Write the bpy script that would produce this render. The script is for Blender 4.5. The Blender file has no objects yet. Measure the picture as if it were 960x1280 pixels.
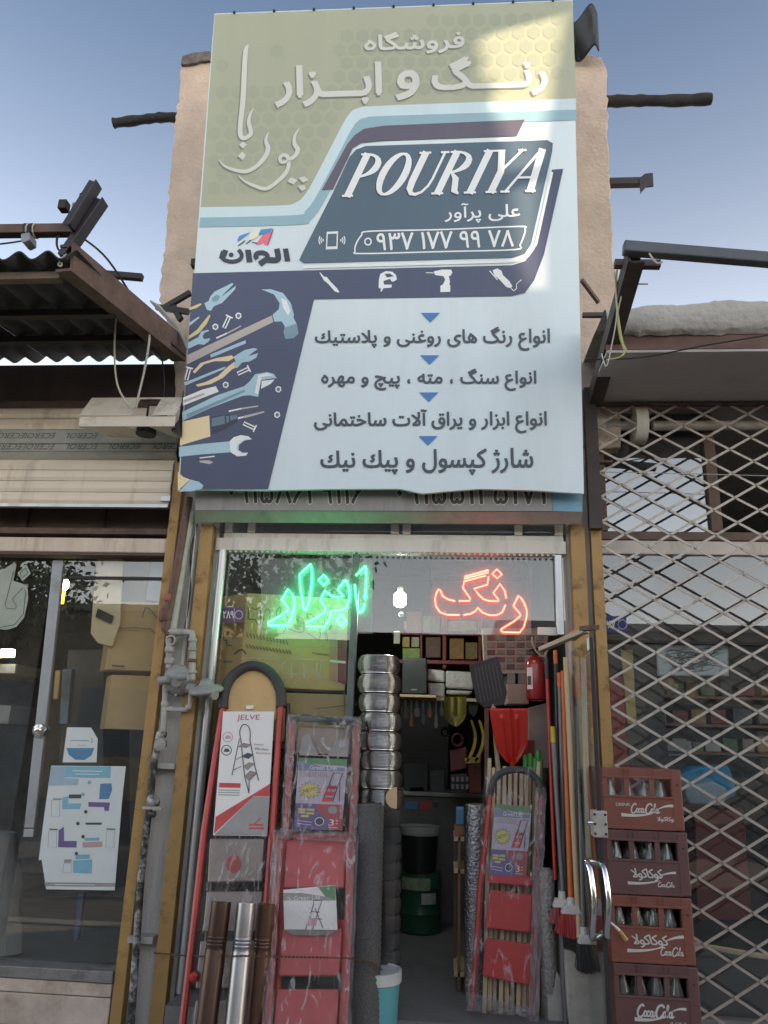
import bpy, bmesh, math, random
from mathutils import Vector, Matrix, noise as mnoise
random.seed(7)
scene = bpy.context.scene
COL = scene.collection
R = math.radians

# ------------------------------------------------------------------ camera
F_PX, PW, PH = 961.0, 960, 1280
YAW, PITCH, ROLL = R(5.0), R(17.0), R(1.9)
CAM = Vector((0.45, -3.7, 1.25))
c_f = Vector((-math.sin(YAW)*math.cos(PITCH), math.cos(YAW)*math.cos(PITCH), math.sin(PITCH)))
_r0 = Vector((math.cos(YAW), math.sin(YAW), 0)); _u0 = _r0.cross(c_f)
c_r = _r0*math.cos(ROLL)+_u0*math.sin(ROLL); c_u = _u0*math.cos(ROLL)-_r0*math.sin(ROLL)
cam_d = bpy.data.cameras.new('camera'); cam = bpy.data.objects.new('camera', cam_d); COL.objects.link(cam)
cam_d.sensor_fit = 'VERTICAL'; cam_d.sensor_height = 24; cam_d.lens = F_PX/PH*24; cam_d.clip_end = 2000; cam_d.clip_start = .05
mx = Matrix((c_r, c_u, -c_f)).transposed().to_4x4(); mx.translation = CAM
cam.matrix_world = mx; scene.camera = cam

# ------------------------------------------------------------------ light
HAZE = .98
SUN_EL, SUN_AZ = R(17), R(122)           # azimuth clockwise from +Y; the sun stands behind the viewer to the right
to_sun = Vector((math.sin(SUN_AZ)*math.cos(SUN_EL), math.cos(SUN_AZ)*math.cos(SUN_EL), math.sin(SUN_EL)))
sd = bpy.data.lights.new('sun', 'SUN'); sd.energy = 2.7; sd.angle = R(.27); sd.color = (1, .79, .56)
so = bpy.data.objects.new('sun', sd); COL.objects.link(so); so.rotation_euler = to_sun.to_track_quat('Z', 'Y').to_euler()
so.location = (6, -8, 9)
w = bpy.data.worlds.new('World'); scene.world = w; w.use_nodes = True
wn = w.node_tree.nodes; wl = w.node_tree.links; wn.clear()
sky = wn.new('ShaderNodeTexSky'); sky.sky_type = 'NISHITA'; sky.sun_disc = False
sky.sun_elevation = SUN_EL; sky.sun_rotation = SUN_AZ; sky.air_density = 1.0; sky.dust_density = 2.0; sky.ozone_density = 1.0; sky.altitude = 1000
bg = wn.new('ShaderNodeBackground'); bg.inputs[1].default_value = .056
# evening haze: the sky pales evenly all round towards the horizon
tcw = wn.new('ShaderNodeTexCoord'); sx = wn.new('ShaderNodeSeparateXYZ'); wl.new(tcw.outputs['Generated'], sx.inputs[0])
h1 = wn.new('ShaderNodeMath'); h1.operation = 'SUBTRACT'; h1.use_clamp = True; h1.inputs[0].default_value = 1.0; wl.new(sx.outputs['Z'], h1.inputs[1])
h2 = wn.new('ShaderNodeMath'); h2.operation = 'POWER'; h2.inputs[1].default_value = 3.0; wl.new(h1.outputs[0], h2.inputs[0])
h3 = wn.new('ShaderNodeMath'); h3.operation = 'MULTIPLY'; h3.inputs[1].default_value = HAZE; wl.new(h2.outputs[0], h3.inputs[0])
bg2 = wn.new('ShaderNodeBackground'); bg2.inputs[0].default_value = (1.0, .945, .875, 1); wl.new(h3.outputs[0], bg2.inputs[1])
ad = wn.new('ShaderNodeAddShader'); wo = wn.new('ShaderNodeOutputWorld'); wl.new(sky.outputs[0], bg.inputs[0]); wl.new(bg.outputs[0], ad.inputs[0]); wl.new(bg2.outputs[0], ad.inputs[1]); wl.new(ad.outputs[0], wo.inputs[0])
vs = scene.view_settings; scene.display_settings.display_device = 'sRGB'
vs.view_transform = 'Standard'; vs.look = 'None'; vs.exposure = 1.9; vs.gamma = 1; vs.use_curve_mapping = False
scene.render.engine = 'CYCLES'
cy = scene.cycles; cy.use_denoising = True; cy.max_bounces = 8; cy.transparent_max_bounces = 32; cy.diffuse_bounces = 4; cy.glossy_bounces = 4
cy.sample_clamp_indirect = 6; cy.use_adaptive_sampling = True; cy.caustics_reflective = False; cy.caustics_refractive = False

# ------------------------------------------------------------------ measuring: photograph pixel -> point on a plane of the place
def _ray(px, py): return c_f + c_r*((px-480)/F_PX) - c_u*((py-640)/F_PX)
def at(px, py, Y=0.0):
    d = _ray(px, py); return CAM + d*((Y-CAM.y)/d.y)
class Plane:
    """a plane through p0 with unit normal n (towards the street)"""
    def __init__(s, p0, n): s.p0 = Vector(p0); s.n = Vector(n).normalized()
    def __call__(s, px, py, off=0.0):
        p0 = s.p0+s.n*off; d = _ray(px, py); return CAM + d*((p0-CAM).dot(s.n)/d.dot(s.n))
def lean(yb, zb, yt, zt, slew=0.0):
    """plane running from (y,z) bottom to (y,z) top; slew turns it about the vertical (dy per dx)"""
    v = Vector((0, yt-yb, zt-zb)); u = Vector((1, slew, 0)); n = u.cross(v)
    if n.y > 0: n = -n
    return Plane((0.0, yb, zb), n)
def flat(Y): return Plane((0, Y, 0), (0, -1, 0))
def crop(ox, oy, s): return lambda *pts: [(ox+x/s, oy+y/s) for x, y in pts]

# ------------------------------------------------------------------ materials
MATS = {}
def _nodes(name):
    m = bpy.data.materials.new(name); m.use_nodes = True; n = m.node_tree.nodes; l = m.node_tree.links; n.clear()
    return m, n, l, n.new('ShaderNodeOutputMaterial')
def mat(name, col, rough=.6, metal=0.0, var=.12, scale=9.0, bump=0.0, bscale=60.0, dirt=0.0, dcol=(.06, .05, .04), dscale=4.0,
        emit=0, ecol=None, streak=False, spec=.5, coat=0, dth=.52):
    if name in MATS: return MATS[name]
    m, n, l, out = _nodes(name)
    b = n.new('ShaderNodeBsdfPrincipled'); tc = n.new('ShaderNodeTexCoord'); mp = n.new('ShaderNodeMapping')
    l.new(tc.outputs['Object'], mp.inputs[0])
    if streak: mp.inputs['Scale'].default_value = (1, 1, .12)
    nz = n.new('ShaderNodeTexNoise'); nz.inputs['Scale'].default_value = scale; nz.inputs['Detail'].default_value = 6; nz.inputs['Roughness'].default_value = .65
    l.new(mp.outputs[0], nz.inputs['Vector'])
    mr = n.new('ShaderNodeMapRange'); mr.inputs['From Min'].default_value = .3; mr.inputs['From Max'].default_value = .7
    mr.inputs['To Min'].default_value = 1-var; mr.inputs['To Max'].default_value = 1+var
    l.new(nz.outputs['Fac'], mr.inputs['Value'])
    mul = n.new('ShaderNodeVectorMath'); mul.operation = 'SCALE'; mul.inputs[0].default_value = col[:3]; l.new(mr.outputs[0], mul.inputs['Scale'])
    src = mul.outputs[0]
    rg = None
    if dirt:
        n2 = n.new('ShaderNodeTexNoise'); n2.inputs['Scale'].default_value = dscale; n2.inputs['Detail'].default_value = 9; n2.inputs['Roughness'].default_value = .72
        l.new(mp.outputs[0], n2.inputs['Vector'])
        r2 = n.new('ShaderNodeMapRange'); r2.inputs['From Min'].default_value = dth; r2.inputs['From Max'].default_value = dth+.16; r2.inputs['To Max'].default_value = dirt
        l.new(n2.outputs['Fac'], r2.inputs['Value'])
        mx_ = n.new('ShaderNodeMix'); mx_.data_type = 'RGBA'; l.new(r2.outputs[0], mx_.inputs[0]); l.new(src, mx_.inputs[6]); mx_.inputs[7].default_value = (*dcol, 1)
        src = mx_.outputs[2]
        rr = n.new('ShaderNodeMapRange'); rr.inputs['To Min'].default_value = rough; rr.inputs['To Max'].default_value = min(1, rough+.35); l.new(r2.outputs[0], rr.inputs['Value']); rg = rr.outputs[0]
    l.new(src, b.inputs['Base Color'])
    b.inputs['Roughness'].default_value = rough; b.inputs['Metallic'].default_value = metal
    if rg is not None: l.new(rg, b.inputs['Roughness'])
    b.inputs['Specular IOR Level'].default_value = spec
    if coat: b.inputs['Coat Weight'].default_value = coat; b.inputs['Coat Roughness'].default_value = .12
    if bump:
        n3 = n.new('ShaderNodeTexNoise'); n3.inputs['Scale'].default_value = bscale; n3.inputs['Detail'].default_value = 5; l.new(tc.outputs['Object'], n3.inputs['Vector'])
        bp = n.new('ShaderNodeBump'); bp.inputs['Strength'].default_value = bump; bp.inputs['Distance'].default_value = .01
        l.new(n3.outputs['Fac'], bp.inputs['Height']); l.new(bp.outputs[0], b.inputs['Normal'])
    if emit:
        b.inputs['Emission Color'].default_value = (*(ecol or col)[:3], 1); b.inputs['Emission Strength'].default_value = emit
    l.new(b.outputs[0], out.inputs[0]); MATS[name] = m; return m
def glass(name, tint=(.9, .93, .92), refl=.06, gain=1.6, rough=.0, haze=0.0, hazecol=(.5, .5, .5), bump=0.0, bscale=3.0, glint_streaks=None):
    if name in MATS: return MATS[name]
    m, n, l, out = _nodes(name)
    t = n.new('ShaderNodeBsdfTransparent'); t.inputs[0].default_value = (*tint, 1)
    g = n.new('ShaderNodeBsdfGlossy'); g.inputs['Roughness'].default_value = rough; g.inputs[0].default_value = (1, 1, 1, 1)
    fr = n.new('ShaderNodeFresnel'); fr.inputs[0].default_value = 1.5
    ma = n.new('ShaderNodeMath'); ma.operation = 'MULTIPLY_ADD'; ma.inputs[1].default_value = gain; ma.inputs[2].default_value = refl; ma.use_clamp = True
    ge = n.new('ShaderNodeNewGeometry'); iv = n.new('ShaderNodeMath'); iv.operation = 'SUBTRACT'; iv.inputs[0].default_value = 1.0; l.new(ge.outputs['Backfacing'], iv.inputs[1])   # a pane reflects on its near face only
    mf = n.new('ShaderNodeMath'); mf.operation = 'MULTIPLY'; l.new(fr.outputs[0], mf.inputs[0]); l.new(iv.outputs[0], mf.inputs[1]); l.new(mf.outputs[0], ma.inputs[0])
    mxs = n.new('ShaderNodeMixShader'); l.new(ma.outputs[0], mxs.inputs[0]); l.new(t.outputs[0], mxs.inputs[1]); l.new(g.outputs[0], mxs.inputs[2])
    s = mxs.outputs[0]
    tc = n.new('ShaderNodeTexCoord')
    if bump:
        nz = n.new('ShaderNodeTexNoise'); nz.inputs['Scale'].default_value = bscale; nz.inputs['Detail'].default_value = 4; l.new(tc.outputs['Object'], nz.inputs['Vector'])
        bp = n.new('ShaderNodeBump'); bp.inputs['Strength'].default_value = bump; bp.inputs['Distance'].default_value = .02; l.new(nz.outputs['Fac'], bp.inputs['Height'])
        l.new(bp.outputs[0], g.inputs['Normal']); l.new(bp.outputs[0], fr.inputs['Normal'])
    if haze:
        d = n.new('ShaderNodeBsdfDiffuse'); d.inputs[0].default_value = (*hazecol, 1)
        nz2 = n.new('ShaderNodeTexNoise'); nz2.inputs['Scale'].default_value = 5; nz2.inputs['Detail'].default_value = 8; l.new(tc.outputs['Object'], nz2.inputs['Vector'])
        mr = n.new('ShaderNodeMapRange'); mr.inputs['From Min'].default_value = .35; mr.inputs['From Max'].default_value = .75; mr.inputs['To Max'].default_value = haze; mr.inputs['To Min'].default_value = haze*.25
        if glint_streaks:
            nz2.inputs['Scale'].default_value = glint_streaks; nz2.inputs['Distortion'].default_value = 2.5; nz2.inputs['Detail'].default_value = 3; mr.inputs['From Min'].default_value = .56; mr.inputs['From Max'].default_value = .68; mps = n.new('ShaderNodeMapping'); mps.inputs['Scale'].default_value = (1.6, 1, .55); mps.inputs['Rotation'].default_value = (0, .5, 0); l.new(tc.outputs['Object'], mps.inputs[0]); l.new(mps.outputs[0], nz2.inputs['Vector']); mr.inputs['To Min'].default_value = haze*.08
        l.new(nz2.outputs['Fac'], mr.inputs['Value'])
        m2 = n.new('ShaderNodeMixShader'); l.new(mr.outputs[0], m2.inputs[0]); l.new(s, m2.inputs[1]); l.new(d.outputs[0], m2.inputs[2]); s = m2.outputs[0]
    l.new(s, out.inputs[0]); MATS[name] = m; return m
def glow(name, col, strength):
    if name in MATS: return MATS[name]
    m, n, l, out = _nodes(name); e = n.new('ShaderNodeEmission'); e.inputs[0].default_value = (*col, 1); e.inputs[1].default_value = strength
    l.new(e.outputs[0], out.inputs[0]); MATS[name] = m; return m

# ------------------------------------------------------------------ mesh builder
def V(p): return Vector(p)
class MB:
    def __init__(s): s.v = []; s.f = []
    def add(s, vs, fs):
        o = len(s.v); s.v += [Vector(p) for p in vs]; s.f += [tuple(i+o for i in f) for f in fs]; return s
    def box(s, a, b):
        (x0, y0, z0), (x1, y1, z1) = a, b
        x0, x1 = sorted((x0, x1)); y0, y1 = sorted((y0, y1)); z0, z1 = sorted((z0, z1))
        return s.add([(x0,y0,z0),(x1,y0,z0),(x1,y1,z0),(x0,y1,z0),(x0,y0,z1),(x1,y0,z1),(x1,y1,z1),(x0,y1,z1)],
                     [(0,3,2,1),(4,5,6,7),(0,1,5,4),(1,2,6,5),(2,3,7,6),(3,0,4,7)])
    def bar(s, p, q, w, h, up=(0, 0, 1)):
        """box beam from p to q, w across, h along up"""
        p, q = V(p), V(q); d = (q-p).normalized(); up = V(up)
        side = d.cross(up)
        if side.length < 1e-4: side = d.cross(Vector((0, 1, 0)))
        side.normalize(); u = side.cross(d).normalized()
        vs = [c+side*(a*w/2)+u*(b*h/2) for c in (p, q) for a, b in ((-1,-1),(1,-1),(1,1),(-1,1))]
        return s.add(vs, [(0,1,2,3),(7,6,5,4),(0,4,5,1),(1,5,6,2),(2,6,7,3),(3,7,4,0)])
    def prism(s, poly, ext):
        """extrude a planar polygon (3D points) by vector ext"""
        n = len(poly); ext = V(ext); a = [V(p) for p in poly]
        return s.add(a+[p+ext for p in a], [tuple(range(n)), tuple(range(2*n-1, n-1, -1))]+[(i, (i+1) % n+0, (i+1) % n+n, i+n)[::-1] for i in range(n)])
    def face(s, poly): return s.add(poly, [tuple(range(len(poly)))])
    def tube(s, pts, r, n=8, closed=False, cap=True):
        pts = [V(p) for p in pts]; k = len(pts); rr = r if isinstance(r, (list, tuple)) else [r]*k
        rings = []; u = None
        for i in range(k):
            if closed: d = pts[(i+1) % k]-pts[i-1]
            else: d = pts[min(i+1, k-1)]-pts[max(i-1, 0)]
            if d.length < 1e-9: d = Vector((0, 0, 1))
            d.normalize()
            if u is None:
                u = d.cross(Vector((0.31, 0.2, .93)))
                if u.length < .05: u = d.cross(Vector((1, 0, 0)))
            u = (u-d*u.dot(d)).normalized(); v = d.cross(u)
            rings.append([pts[i]+(u*math.cos(2*math.pi*j/n)+v*math.sin(2*math.pi*j/n))*rr[i] for j in range(n)])
        vs = [p for g in rings for p in g]; fs = []
        for i in range(k if closed else k-1):
            a, b = i*n, ((i+1) % k)*n
            for j in range(n): fs.append((a+j, a+(j+1) % n, b+(j+1) % n, b+j))
        if cap and not closed: fs += [tuple(range(n))[::-1], tuple(range((k-1)*n, k*n))]
        return s.add(vs, fs)
    def lathe(s, c, prof, n=20, axis=(0, 0, 1), caps=True):
        """profile [(r, h)] about an axis through c"""
        a = V(axis).normalized(); u = a.cross(Vector((0, 1, 0)))
        if u.length < .05: u = a.cross(Vector((1, 0, 0)))
        u.normalize(); v = a.cross(u); c = V(c); vs = []; fs = []
        for r, h in prof:
            vs += [c+a*h+(u*math.cos(2*math.pi*j/n)+v*math.sin(2*math.pi*j/n))*r for j in range(n)]
        for i in range(len(prof)-1):
            for j in range(n): fs.append((i*n+j, i*n+(j+1) % n, (i+1)*n+(j+1) % n, (i+1)*n+j))
        if caps: fs += [tuple(range(n))[::-1], tuple(range((len(prof)-1)*n, len(prof)*n))]
        return s.add(vs, fs)
    def grid(s, fn, nu, nv):
        vs = [fn(i/nu, j/nv) for j in range(nv+1) for i in range(nu+1)]
        return s.add(vs, [(j*(nu+1)+i, j*(nu+1)+i+1, (j+1)*(nu+1)+i+1, (j+1)*(nu+1)+i) for j in range(nv) for i in range(nu)])
    def ribbon(s, P, pts, wd, off=0.0, closed=False):
        """flat stroke drawn on plane P through pixel points, wd = width in pixels (number or list)"""
        k = len(pts); ww = wd if isinstance(wd, (list, tuple)) else [wd]*k; vs = []
        for i in range(k):
            if closed: a, b = pts[i-1], pts[(i+1) % k]
            else: a, b = pts[max(i-1, 0)], pts[min(i+1, k-1)]
            dx, dy = b[0]-a[0], b[1]-a[1]; L = math.hypot(dx, dy) or 1
            nx, ny = -dy/L*ww[i]/2, dx/L*ww[i]/2
            vs += [P(pts[i][0]+nx, pts[i][1]+ny, off), P(pts[i][0]-nx, pts[i][1]-ny, off)]
        return s.add(vs, [(2*i, 2*i+1, (2*i+3) % (2*k), (2*i+2) % (2*k)) for i in range(k if closed else k-1)])
    def poly(s, P, pts, off=0.0): return s.face([P(x, y, off) for x, y in pts])
    def slab(s, P, pts, off, th):
        """polygon on plane P with thickness th behind it"""
        return s.prism([P(x, y, off) for x, y in pts], -P.n*th)
    def build(s, name, m, parent=None, smooth=False, bev=0.0, label=None, cat=None, group=None, kind=None, origin=None):
        if parent is not None: o = parent_loc(parent)
        elif origin is not None: o = V(origin)
        else:
            xs = [p.x for p in s.v]; ys = [p.y for p in s.v]; zs = [p.z for p in s.v]
            o = Vector(((min(xs)+max(xs))/2, (min(ys)+max(ys))/2, min(zs)))
        me = bpy.data.meshes.new(name); me.from_pydata([tuple(p-o) for p in s.v], [], s.f); me.validate()
        bm = bmesh.new(); bm.from_mesh(me); bmesh.ops.recalc_face_normals(bm, faces=bm.faces); bm.to_mesh(me); bm.free()
        if m: me.materials.append(m)
        if smooth:
            me.polygons.foreach_set('use_smooth', [True]*len(me.polygons))
            try: me.set_sharp_from_angle(angle=R(40))
            except Exception: pass
        ob = bpy.data.objects.new(name, me); COL.objects.link(ob)
        if parent is not None: ob.parent = parent
        else: ob.location = o
        if bev:
            bv = ob.modifiers.new('bevel', 'BEVEL'); bv.width = bev; bv.segments = 2; bv.limit_method = 'ANGLE'; bv.angle_limit = R(40)
        tag(ob, label, cat, group, kind); return ob
def parent_loc(o):
    p = Vector((0, 0, 0))
    while o is not None: p = p+o.location; o = o.parent
    return p
def tag(o, label=None, cat=None, group=None, kind=None):
    if label: o['label'] = label
    if cat: o['category'] = cat
    if group: o['group'] = group
    if kind: o['kind'] = kind
    return o
def thing(name, label, cat, loc, group=None):
    o = bpy.data.objects.new(name, None); COL.objects.link(o); o.location = loc; o.empty_display_size = .1
    return tag(o, label, cat, group)
def copy_tree(o, parent=None):
    c = o.copy(); COL.objects.link(c); c.parent = parent
    for ch in list(o.children): copy_tree(ch, c)
    return c
def bez(pts, n=6, closed=False):
    """smooth curve through 2D or 3D points (Catmull-Rom)"""
    k = len(pts); out = []
    g = lambda i: Vector(pts[i % k]) if closed else Vector(pts[max(0, min(k-1, i))])
    for i in range(k if closed else k-1):
        a, b, c, d = g(i-1), g(i), g(i+1), g(i+2)
        for j in range(n):
            t = j/n; out.append(tuple(.5*((2*b)+(c-a)*t+(2*a-5*b+4*c-d)*t*t+(3*b-a-3*c+d)*t**3)))
    if not closed: out.append(tuple(pts[-1]))
    return out
def rough_edge(pts, amp, step, seed=0, closed=True):
    """break the straight edges of a pixel outline into an uneven one"""
    rnd = random.Random(seed); out = []; k = len(pts)
    for i in range(k if closed else k-1):
        a, b = pts[i], pts[(i+1) % k]; L = math.hypot(b[0]-a[0], b[1]-a[1]); n = max(1, int(L/step))
        for j in range(n):
            t = j/n; q = 0 if j == 0 else amp
            out.append((a[0]+(b[0]-a[0])*t+rnd.uniform(-q, q), a[1]+(b[1]-a[1])*t+rnd.uniform(-q, q)))
    return out

# ------------------------------------------------------------------ lettering
_F = {}
def _reg(ch, *codes): _F[ch] = codes
for ch, a, n in (('ا',0xFE8D,2),('آ',0xFE81,2),('ب',0xFE8F,4),('پ',0xFB56,4),('ت',0xFE95,4),('ج',0xFE9D,4),('چ',0xFB7A,4),('خ',0xFEA5,4),('ح',0xFEA1,4),
                 ('ر',0xFEAD,2),('ز',0xFEAF,2),('ژ',0xFB8A,2),('س',0xFEB1,4),('ش',0xFEB5,4),('ع',0xFEC9,4),('غ',0xFECD,4),('ف',0xFED1,4),('ق',0xFED5,4),
                 ('ک',0xFB8E,4),('ك',0xFED9,4),('گ',0xFB92,4),('ل',0xFEDD,4),('م',0xFEE1,4),('ن',0xFEE5,4),('و',0xFEED,2),('ه',0xFEE9,4),('ی',0xFBFC,4),('د',0xFEA9,2)):
    _reg(ch, *range(a, a+n))
def shape(s):
    """Persian text -> joined letter forms in left-to-right drawing order"""
    s = s.replace('لا', '\ue000').replace('لآ', '\ue001'); out = []
    def dual(c): return c == '\u0640' or (c in _F and len(_F[c]) == 4)
    def joins(c): return c == '\u0640' or c in _F or c in '\ue000\ue001'
    for i, c in enumerate(s):
        p = i > 0 and dual(s[i-1]) and joins(c); n = i+1 < len(s) and dual(c) and joins(s[i+1])
        if c == '\ue000': out.append(chr(0xFEFC if p else 0xFEFB))
        elif c == '\ue001': out.append(chr(0xFEF6 if p else 0xFEF5))
        elif c in _F:
            k = (3 if p else 2) if n else (1 if p else 0); out.append(chr(_F[c][k]))
        else: out.append(c)
    r = ''.join(reversed(out)); res = ''; run = ''
    for c in r+'\0':                                    # numbers keep their own order
        if '۰' <= c <= '۹': run = c+run
        else: res += run; run = ''; res += c
    return res[:-1]
_TC = {}
def text_mesh(s, weight=0.0, shear=0.0, space=1.0):
    """outlines of the text filled in horizontal slices (non-zero winding), scaled to a unit box"""
    key = (s, weight, shear, space)
    if key in _TC: return _TC[key]
    c = bpy.data.curves.new('t', 'FONT'); c.body = s; c.size = 1; c.resolution_u = 3; c.offset = weight; c.shear = shear; c.space_character = space; c.dimensions = '2D'; c.fill_mode = 'NONE'
    o = bpy.data.objects.new('t', c); COL.objects.link(o); bpy.context.view_layer.update()
    dg = bpy.context.evaluated_depsgraph_get(); m = o.evaluated_get(dg).to_mesh()
    vs = [(v.co.x, v.co.y) for v in m.vertices]; es = [tuple(e.vertices) for e in m.edges]
    o.evaluated_get(dg).to_mesh_clear(); bpy.data.objects.remove(o); bpy.data.curves.remove(c)
    es = [(a, b) if b == a+1 or (a > b) else (b, a) for a, b in [(min(e), max(e)) for e in es]]   # closing edge runs last -> first
    x0 = min(v[0] for v in vs); x1 = max(v[0] for v in vs); y0 = min(v[1] for v in vs); y1 = max(v[1] for v in vs)
    vs = [((x-x0)/(x1-x0), (y-y0)/(y1-y0)) for x, y in vs]
    ys = []
    for y in sorted(v[1] for v in vs):
        if not ys or y-ys[-1] > .012: ys.append(y)
    ys[-1] = 1.0; V_, F_, K_ = [], [], []
    for j in range(len(ys)-1):
        ya, yb = ys[j], ys[j+1]; ym = (ya+yb)/2; cr_ = []
        for a, b in es:
            (ax, ay), (bx, by) = vs[a], vs[b]
            if (ay <= ym) != (by <= ym):
                g = (bx-ax)/(by-ay); xm = ax+g*(ym-ay); lo, hi = min(ay, by), max(ay, by)
                f = lambda y: ax+g*(min(max(y, lo), hi)-ay)
                cr_.append((xm, 1 if by > ay else -1, f(ya), f(yb)))
        cr_.sort(); wn_ = 0; st0 = None
        for q in cr_:
            was = wn_; wn_ += q[1]
            if was == 0 and wn_ != 0: st0 = q
            elif was != 0 and wn_ == 0:
                i = len(V_); V_ += [(st0[2], ya), (q[2], ya), (q[3], yb), (st0[3], yb)]; F_.append((i, i+1, i+2, i+3)); K_ += [0]*4
    _TC[key] = (V_, F_, K_); return _TC[key]
def put_text(mb, P, s, quad, off, weight=0.0, shear=0.0, space=1.0):
    if weight > .001 and any(ord(c) > 0x600 for c in s):          # heavy Persian letters: the strokes are doubled, not swollen
        k = weight*abs(quad[0][1]-quad[3][1])*1.0
        for i, (dx, dy) in enumerate(((-k, -k*.7), (k, -k*.7), (0, k))): put_text(mb, P, s, [(x+dx, y+dy) for x, y in quad], off+i*.00009, .0, shear, space)
        return mb
    """text filling the pixel quad (left-top, right-top, right-bottom, left-bottom) on plane P"""
    vs, fs, isl = text_mesh(s, weight, shear, space); a, b, c, d = quad; res = []
    for (u, v), k in zip(vs, isl):
        x = (d[0]*(1-u)+c[0]*u)*(1-v)+(a[0]*(1-u)+b[0]*u)*v; y = (d[1]*(1-u)+c[1]*u)*(1-v)+(a[1]*(1-u)+b[1]*u)*v
        res.append(P(x, y, off+(k % 5)*.00012))
    return mb.add(res, fs)
def rect(x0, y0, x1, y1): return [(x0, y0), (x1, y0), (x1, y1), (x0, y1)]
arc = lambda cx, cy_, rx, ry, a0, a1, n=12: [(cx+rx*math.cos(R(a0+(a1-a0)*i/n)), cy_+ry*math.sin(R(a0+(a1-a0)*i/n))) for i in range(n+1)]

# ================================================================== THE BIG SIGNBOARD
def ph(r, g, b, k=1.42):
    f = lambda c: (c/255/12.92 if c/255 <= .04045 else ((c/255+.055)/1.055)**2.4)*k
    return (min(.9, f(r)), min(.9, f(g)), min(.9, f(b)))
zb = at(476, 614, -.2).z; zt = at(490, 8, -.5).z
SP = lean(-.2, zb, -.5, zt)
sign = thing('shop_signboard', 'large tilted vinyl signboard with white POURIYA lettering and printed hand tools', 'signboard', at(476, 614, -.2))
def vinyl(name, c, var=.05, scale=3): return mat('vinyl_'+name, c, .42, var=var, scale=scale, bump=.05, bscale=3.5, dirt=.10, dcol=(.25, .24, .21), dscale=2.2, streak=True)
V_base = vinyl('pale', ph(190, 201, 205), .07, 1.6)
V_field = vinyl('sage', ph(150, 153, 132), .06, 1.5); V_field2 = vinyl('sage_light', ph(158, 161, 141)); V_field3 = vinyl('sage_dark', ph(143, 147, 128))
V_paleband = vinyl('band_pale', ph(178, 195, 200)); V_blueband = vinyl('band_blue', ph(128, 158, 168)); V_purple = vinyl('band_purple', ph(84, 79, 92))
V_teal = vinyl('teal', ph(70, 88, 102)); V_navy = vinyl('navy', ph(64, 70, 94)); V_white = vinyl('white', ph(206, 210, 208)); V_letter = vinyl('letter_grey', ph(184, 184, 178))
V_shadow = vinyl('letter_shadow', ph(112, 114, 100)); V_dark = vinyl('ink', ph(58, 66, 76)); V_tri = vinyl('arrow_blue', ph(58, 108, 166)); V_steel = vinyl('tool_steel', ph(150, 178, 190))
V_steel2 = vinyl('tool_steel_dark', ph(110, 138, 152)); V_wood = vinyl('tool_wood', ph(165, 158, 152)); V_tan = vinyl('tool_tan', ph(214, 190, 152)); V_yell = vinyl('tool_yellow', ph(190, 176, 120))
V_red = vinyl('logo_red', ph(206, 100, 120)); V_lblue = vinyl('logo_blue', ph(62, 130, 180)); V_cream = vinyl('logo_cream', ph(205, 205, 182)); V_drill = vinyl('drill_grey', ph(90, 108, 124)); V_drill2 = vinyl('drill_black', ph(48, 52, 66))
CORN = [(268, 17), (716, 0), (730, 617), (222, 612)]
# slightly wavy lower hem of the vinyl
hem = [(730, 617), (668, 613), (600, 611), (560, 614), (528, 617), (500, 611), (420, 611), (330, 613), (260, 612), (222, 613)]
mb = MB(); mb.slab(SP, [CORN[0], CORN[1]]+hem, 0, .028); mb.build('panel', V_base, sign)
mb = MB()
for a, b in (((276, 34), (708, 18)), ((708, 18), (720, 600)), ((234, 600), (276, 34)), ((226, 590), (729, 592)), ((240, 330), (722, 320)), ((490, 12), (478, 600))):
    mb.bar(SP(*a, -.05), SP(*b, -.05), .04, .04)
mb.build('support_frame', mat('dark_steel', (.035, .03, .028), .6, .3, dirt=.5, dcol=(.09, .045, .025)), sign)
# edge staples along the top
mb = MB()
for i in range(9):
    t = (i+.5)/9; p = SP(268+448*t, 17-17*t, .004); mb.box(p-Vector((.006, .006, .004)), p+Vector((.006, .01, .007)))
mb.build('staple', mat('staple', (.05, .05, .05), .5, .6), sign, kind='stuff')
L1, L2, L3, L4, L5 = .0012, .0022, .0032, .0042, .0052
def sp(name, m, pts, off=L1):
    return MB().poly(SP, pts, off).build(name, m, sign)
def st(name, m, strokes, off, closed=False):
    b = MB()
    for pts, wd in strokes: b.ribbon(SP, pts, wd, off, closed)
    return b.build(name, m, sign)
fld_edge = bez([(720, 123), (600, 127.5), (480, 132), (448, 135), (434, 146), (414, 183), (386, 236), (370, 253), (345, 257), (251, 259)], 5)
sp('sage_field', V_field, [(268.6, 18), (715.8, .8)]+fld_edge, L1)
# honeycomb printed on the field
hx = {0: MB(), 1: MB()}; rnd = random.Random(3)
def in_poly(p, poly):
    c = False; j = len(poly)-1
    for i in range(len(poly)):
        if (poly[i][1] > p[1]) != (poly[j][1] > p[1]) and p[0] < (poly[j][0]-poly[i][0])*(p[1]-poly[i][1])/(poly[j][1]-poly[i][1])+poly[i][0]: c = not c
        j = i
    return c
fpoly = [(274, 28), (712, 10), (715, 116)]+[(x-3, y-8) for x, y in fld_edge]
for j in range(16):
    for i in range(34):
        cx, cyy = 258+i*19.5+(j % 2)*9.75, 14+j*17-.018*(i*19.5)
        r = 8.9
        pts = [(cx+r*math.cos(R(60*k+30)), cyy+r*.98*math.sin(R(60*k+30))) for k in range(6)]
        if all(in_poly(p, fpoly) for p in pts) and not (285 < cx < 420 and 30 < cyy < 105 and rnd.random() < .9):
            hx[0].poly(SP, pts, L2)
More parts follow.
